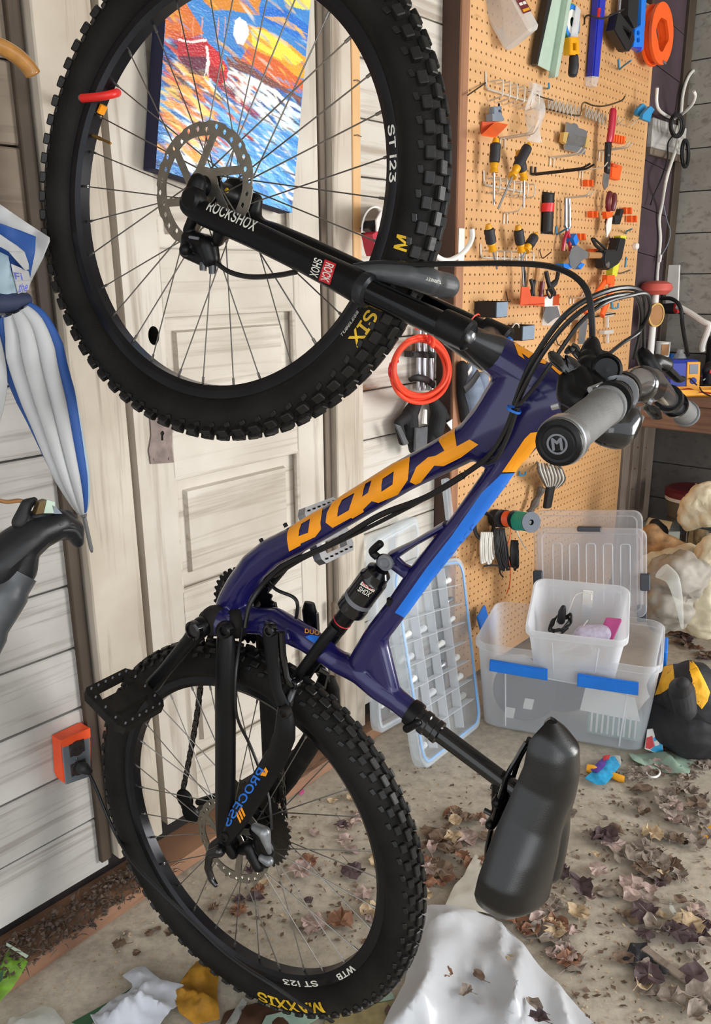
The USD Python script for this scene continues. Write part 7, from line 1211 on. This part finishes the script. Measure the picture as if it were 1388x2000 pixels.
for nm, q, m, o in (('pouch', [(1263, 1424), (1284, 1421), (1290, 1440), (1295, 1472), (1280, 1470), (1258, 1462), (1261, 1440)], 'paper_white', 0), ('red_panel', [(1261, 1440), (1272, 1436), (1276, 1456), (1268, 1462), (1259, 1460)], 'wrap_red', .0045), ('blue_panel', [(1274, 1440), (1288, 1436), (1294, 1471), (1280, 1469), (1268, 1464), (1277, 1456)], 'wrap_cyan', .0045), ('white_print', [(1275, 1447), (1284, 1443), (1286, 1453), (1278, 1456)], 'paper_white', .0058)): part(rw, nm, prism(np.array(rq(q))+rn*o, rn, .0045 if o == 0 else .0012), m)
single('green_clear_bag', sheet([(1226, 1480), (1262, 1476), (1300, 1474), (1340, 1465), (1364, 1460), (1388, 1470), (1362, 1484), (1350, 1496), (1345, 1520), (1300, 1512), (1256, 1502), (1236, 1494)], .03, 11, 35, .009), 'film_green', 'clear pale green plastic bag spread on the leaves at the right', 'plastic bag', smooth=40)
single('white_ring', tube(cr([G(1275+13*math.cos(x), 1509+9*math.sin(x), .012+.008*math.sin(x)) for x in np.linspace(0, 2*np.pi, 13)[:-1]], 4, True), .003, 8, True), 'white_plastic', 'small white plastic ring on the leaves', 'ring')
single('yellow_wrapper', sheet([(1364, 1628), (1388, 1614), (1400, 1620), (1400, 1640), (1376, 1640)], .012, 20, 37, .006), 'meter_yellow', 'yellow and blue wrapper at the right edge', 'wrapper'); single('pale_shard', sheet([(1308, 1756), (1312, 1772), (1325, 1792), (1318, 1795), (1306, 1780)], .012, 22, 38, .005), 'film', 'pale clear plastic shard on the dark leaves', 'shard'); single('black_rag', sheet([(1215, 1880), (1232, 1848), (1262, 1846), (1275, 1890), (1310, 1905), (1290, 1915), (1240, 1895)], .03, 24, 39, .006), 'bag_black', 'crumpled black blue rag on the floor at the lower right', 'rag', smooth=40)
single('stick', beam(G(1256, 1851, .012), G(1350, 1924, .01), .02, .006), 'grey_stud', 'flat grey stick lying on the black rag', 'stick'); single('pink_petal', sheet([(582, 1546), (590, 1538), (594, 1550), (586, 1556)], .004, 30, 40, .004), 'pink_plastic', 'small bright pink scrap on the sill plank', 'scrap')
# ---- leaves
for a in (('leaf_brown', '6a5646'), ('leaf_grey', '887b70'), ('leaf_tan', 'b39c7c'), ('leaf_pink', 'a9928a'), ('leaf_purple', '4d3c3e'), ('leaf_rust', '815a43')): mt(a[0], a[1], .75, var=.3, sc=70, bump=.5, bsc=160)
MAPLE = [(0, -.5), (.10, -.36), (.34, -.44), (.30, -.26), (.52, -.20), (.42, -.06), (.55, .10), (.34, .12), (.36, .34), (.18, .26), (.0, .55), (-.18, .26), (-.36, .34), (-.34, .12), (-.55, .10), (-.42, -.06), (-.52, -.20), (-.30, -.26), (-.34, -.44), (-.10, -.36)]
OVAL = [(0, -.5), (.14, -.36), (.24, -.15), (.27, .05), (.20, .28), (.08, .44), (0, .52), (-.08, .44), (-.20, .28), (-.27, .05), (-.24, -.15), (-.14, -.36)]
def leaf_mesh(kind, sz, seed):
    q = np.random.default_rng(seed); o = np.array(MAPLE if kind else OVAL); rr_ = np.hypot(*o.T)[:, None]; o = o/rr_*(rr_*.6+.17)*(1+q.normal(0, .10, rr_.shape)); n = len(o); v = [np.zeros(2)]; v += list(o*.5)+list(o); v = np.array(v); f = []
    for i in range(n):
        j = (i+1) % n; f += [(0, 1+i, 1+j), (1+i, 1+n+i, 1+n+j), (1+i, 1+n+j, 1+j)]
    x, y = v.T; a = q.uniform(0, np.pi); s = x*math.cos(a)+y*math.sin(a); t = -x*math.sin(a)+y*math.cos(a)
    z = q.uniform(.5, 2.4)*s*s+q.uniform(-.5, 1.0)*t*t+.13*np.sin(9*s+q.uniform(0, 6))*(np.hypot(x, y) > .2)+.10*np.sin(11*t+q.uniform(0, 6))+q.normal(0, .05, len(v)); k = 1/(1+.9*np.abs(z)); z = z*.5*k; v3 = np.c_[x*k, y*k, z-z.min()]*sz
    ms = [thick(mk(v3, f), .0006*1.0)]
    if q.random() < .5: ms.append(tube([v3[1+n], v3[1+n]+np.array([.1, -.35, .05])*sz], .0007, 5))
    return cat(ms)
LEAFN = {'leaf_brown': 'dark brown', 'leaf_grey': 'grey brown', 'leaf_tan': 'pale tan', 'leaf_pink': 'pinkish tan', 'leaf_purple': 'dark purple', 'leaf_rust': 'rust brown'}
AREAS = [([(1230, 1490), (1388, 1450), (1388, 1640), (1290, 1640), (1240, 1570)], 44, 'under the clear green bag', (.035, .07), 'bgpg'), ([(1150, 1590), (1388, 1640), (1388, 1990), (1290, 1960), (1130, 1800), (1090, 1700)], 62, 'right of the saddle', (.03, .085), 'ggpbtug'), ([(1010, 1720), (1100, 1760), (1150, 1900), (1080, 1880), (1000, 1800)], 26, 'beside the plastic sheet edge', (.03, .07), 'pgtr'), ([(1270, 1420), (1388, 1425), (1388, 1470), (1290, 1475)], 26, 'in front of the duffel bag', (.04, .07), 'rbtr'), ([(1290, 1215), (1388, 1200), (1388, 1300), (1320, 1260)], 22, 'behind the duffel bag', (.05, .08), 'rbub'),
    ([(560, 1560), (700, 1520), (780, 1700), (730, 1830), (640, 1860), (480, 1740), (540, 1640)], 24, 'seen through the rear wheel', (.03, .075), 'purtbp'), ([(820, 1610), (960, 1560), (960, 1700), (890, 1740), (830, 1750)], 38, 'between the rear tyre and the saddle', (.03, .07), 'btrpb'), ([(960, 1500), (1150, 1560), (1160, 1640), (980, 1620)], 9, 'on the bare concrete by the saddle nose', (.03, .06), 'gbt'), ([(450, 1700), (520, 1690), (520, 1780), (430, 1790)], 6, 'below the rear brake rotor', (.03, .05), 'urt'), ([(200, 1830), (420, 1760), (420, 1800), (230, 1880)], 8, 'along the sill plank', (.02, .04), 'bbg')]
COL = dict(b='leaf_brown', g='leaf_grey', t='leaf_tan', p='leaf_pink', u='leaf_purple', r='leaf_rust'); lq = random.Random(11); cnt = 0
for pgx, n, where, (s0_, s1_), cols in AREAS:
    pg = Polygon(pgx); x0, y0, x1, y1 = pg.bounds; k = 0; from shapely.geometry import Point
    while k < n:
        x, y = lq.uniform(x0, x1), lq.uniform(y0, y1)
        if not pg.contains(Point(x, y)): continue
        k += 1; cnt += 1; side = ('left', 'middle', 'right')[min(int((x-x0)/(x1-x0)*3), 2)]+' '+('back', 'front')[y > (y0+y1)/2]; c = COL[lq.choice(cols)]; m = leaf_mesh(lq.random() < .62, lq.uniform(s0_, s1_)*.98, cnt); a = lq.uniform(0, 6.28)
        m = xf(m, G(x, y, .0015+(.012 if n > 30 else .003)*lq.random()), V(math.cos(a), math.sin(a), 0), V(-math.sin(a), math.cos(a), 0), ZV)
        single('dry_leaf', m, c, f'{LEAFN[c]} dry leaf {where}, {side}', 'leaf', f'{LEAFN[c]} dry leaves {where}, {side}', smooth=50)
for i, (x, y) in enumerate(((866, 1892), (868, 1901), (934, 1905), (912, 1936), (1043, 1965), (1050, 1990), (1002, 1878))): single('dry_leaf', xf(leaf_mesh(i % 2, .035+.01*(i > 3), 900+i), G(x, y, .03), V(.8, .6, 0), V(-.6, .8, 0), ZV), ('leaf_purple', 'leaf_rust', 'leaf_brown', 'leaf_grey', 'leaf_grey', 'leaf_purple', 'leaf_tan')[i], f'small dry leaf on the white plastic sheet', 'leaf', 'small dry leaves on the white plastic sheet', smooth=50)
# crumbs nobody could count: one object each
def crumbs(pgx, n, seed, sz, z=0.):
    pg = Polygon(pgx); x0, y0, x1, y1 = pg.bounds; q = random.Random(seed); v, f = [], []; from shapely.geometry import Point
    while len(f) < n*2:
        x, y = q.uniform(x0, x1), q.uniform(y0, y1)
        if not pg.contains(Point(x, y)): continue
        c = G(x, y, z+.0015+q.random()*.004); s = sz*q.uniform(.4, 1.5); a = q.uniform(0, 6.28); e, g_ = V(math.cos(a), math.sin(a), q.uniform(-.4, .4))*s, V(-math.sin(a), math.cos(a), q.uniform(-.4, .4))*s*q.uniform(.3, .8); k = len(v); v += [c-e, c-g_, c+e*1.1, c+g_+ZV*s*.2]; f += [(k, k+1, k+2), (k, k+2, k+3)]
    return mk(v, f)
single('leaf_litter', crumbs([(1388, 1430), (1388, 1999), (1150, 1999), (980, 1760), (830, 1760), (700, 1850), (440, 1820), (420, 1720), (560, 1560), (780, 1500), (1250, 1480)], 1000, 2, .0055), 'leaf_brown', 'fine crumbs of broken leaves scattered over the concrete floor', 'leaf litter', kind='stuff', smooth=False)
single('floor_crumbs', crumbs([(1388, 1430), (1388, 1999), (1150, 1999), (980, 1760), (830, 1700), (700, 1850), (100, 1990), (60, 1940), (560, 1600), (780, 1450), (1250, 1480)], 900, 4, .0035), 'leaf_tan', 'pale specks and straw bits scattered over the concrete floor', 'debris', kind='stuff', smooth=False)
mt('debris_brown', '53453b', .85, var=.5, sc=60)
def shreds(n, seed):
    q = random.Random(seed); ms = []
    for _ in range(n):
        t_ = q.random(); e = q.random()**1.6; p = W(-30+t_*330, 1838-t_*178, -.055); c = p*1.; c[2] = .037+q.random()*.02*(1-e)+.002; c = c-N_*(.008+.085*e); a = q.uniform(0, 6.28); L = q.uniform(.008, .03)
        d = V(math.cos(a), math.sin(a), q.uniform(-.3, .5)); ms.append(tube([c, c+d*L*.5+ZV*q.uniform(0, .006), c+d*L], [.0006, .0012, .0005], 4) if _ % 3 == 0 else tube([c, c+d*L*.25+ZV*q.uniform(0, .004), c+d*L*.5], [.001, .0055, .001], 5, flat=(V(q.uniform(-.5, .5), q.uniform(-.5, .5), 1), .25)))
    return cat(ms)
single('sill_debris', shreds(650, 6), 'debris_brown', 'dark shredded leaves and twigs heaped along the foot of the left wall', 'debris', kind='stuff', smooth=False)
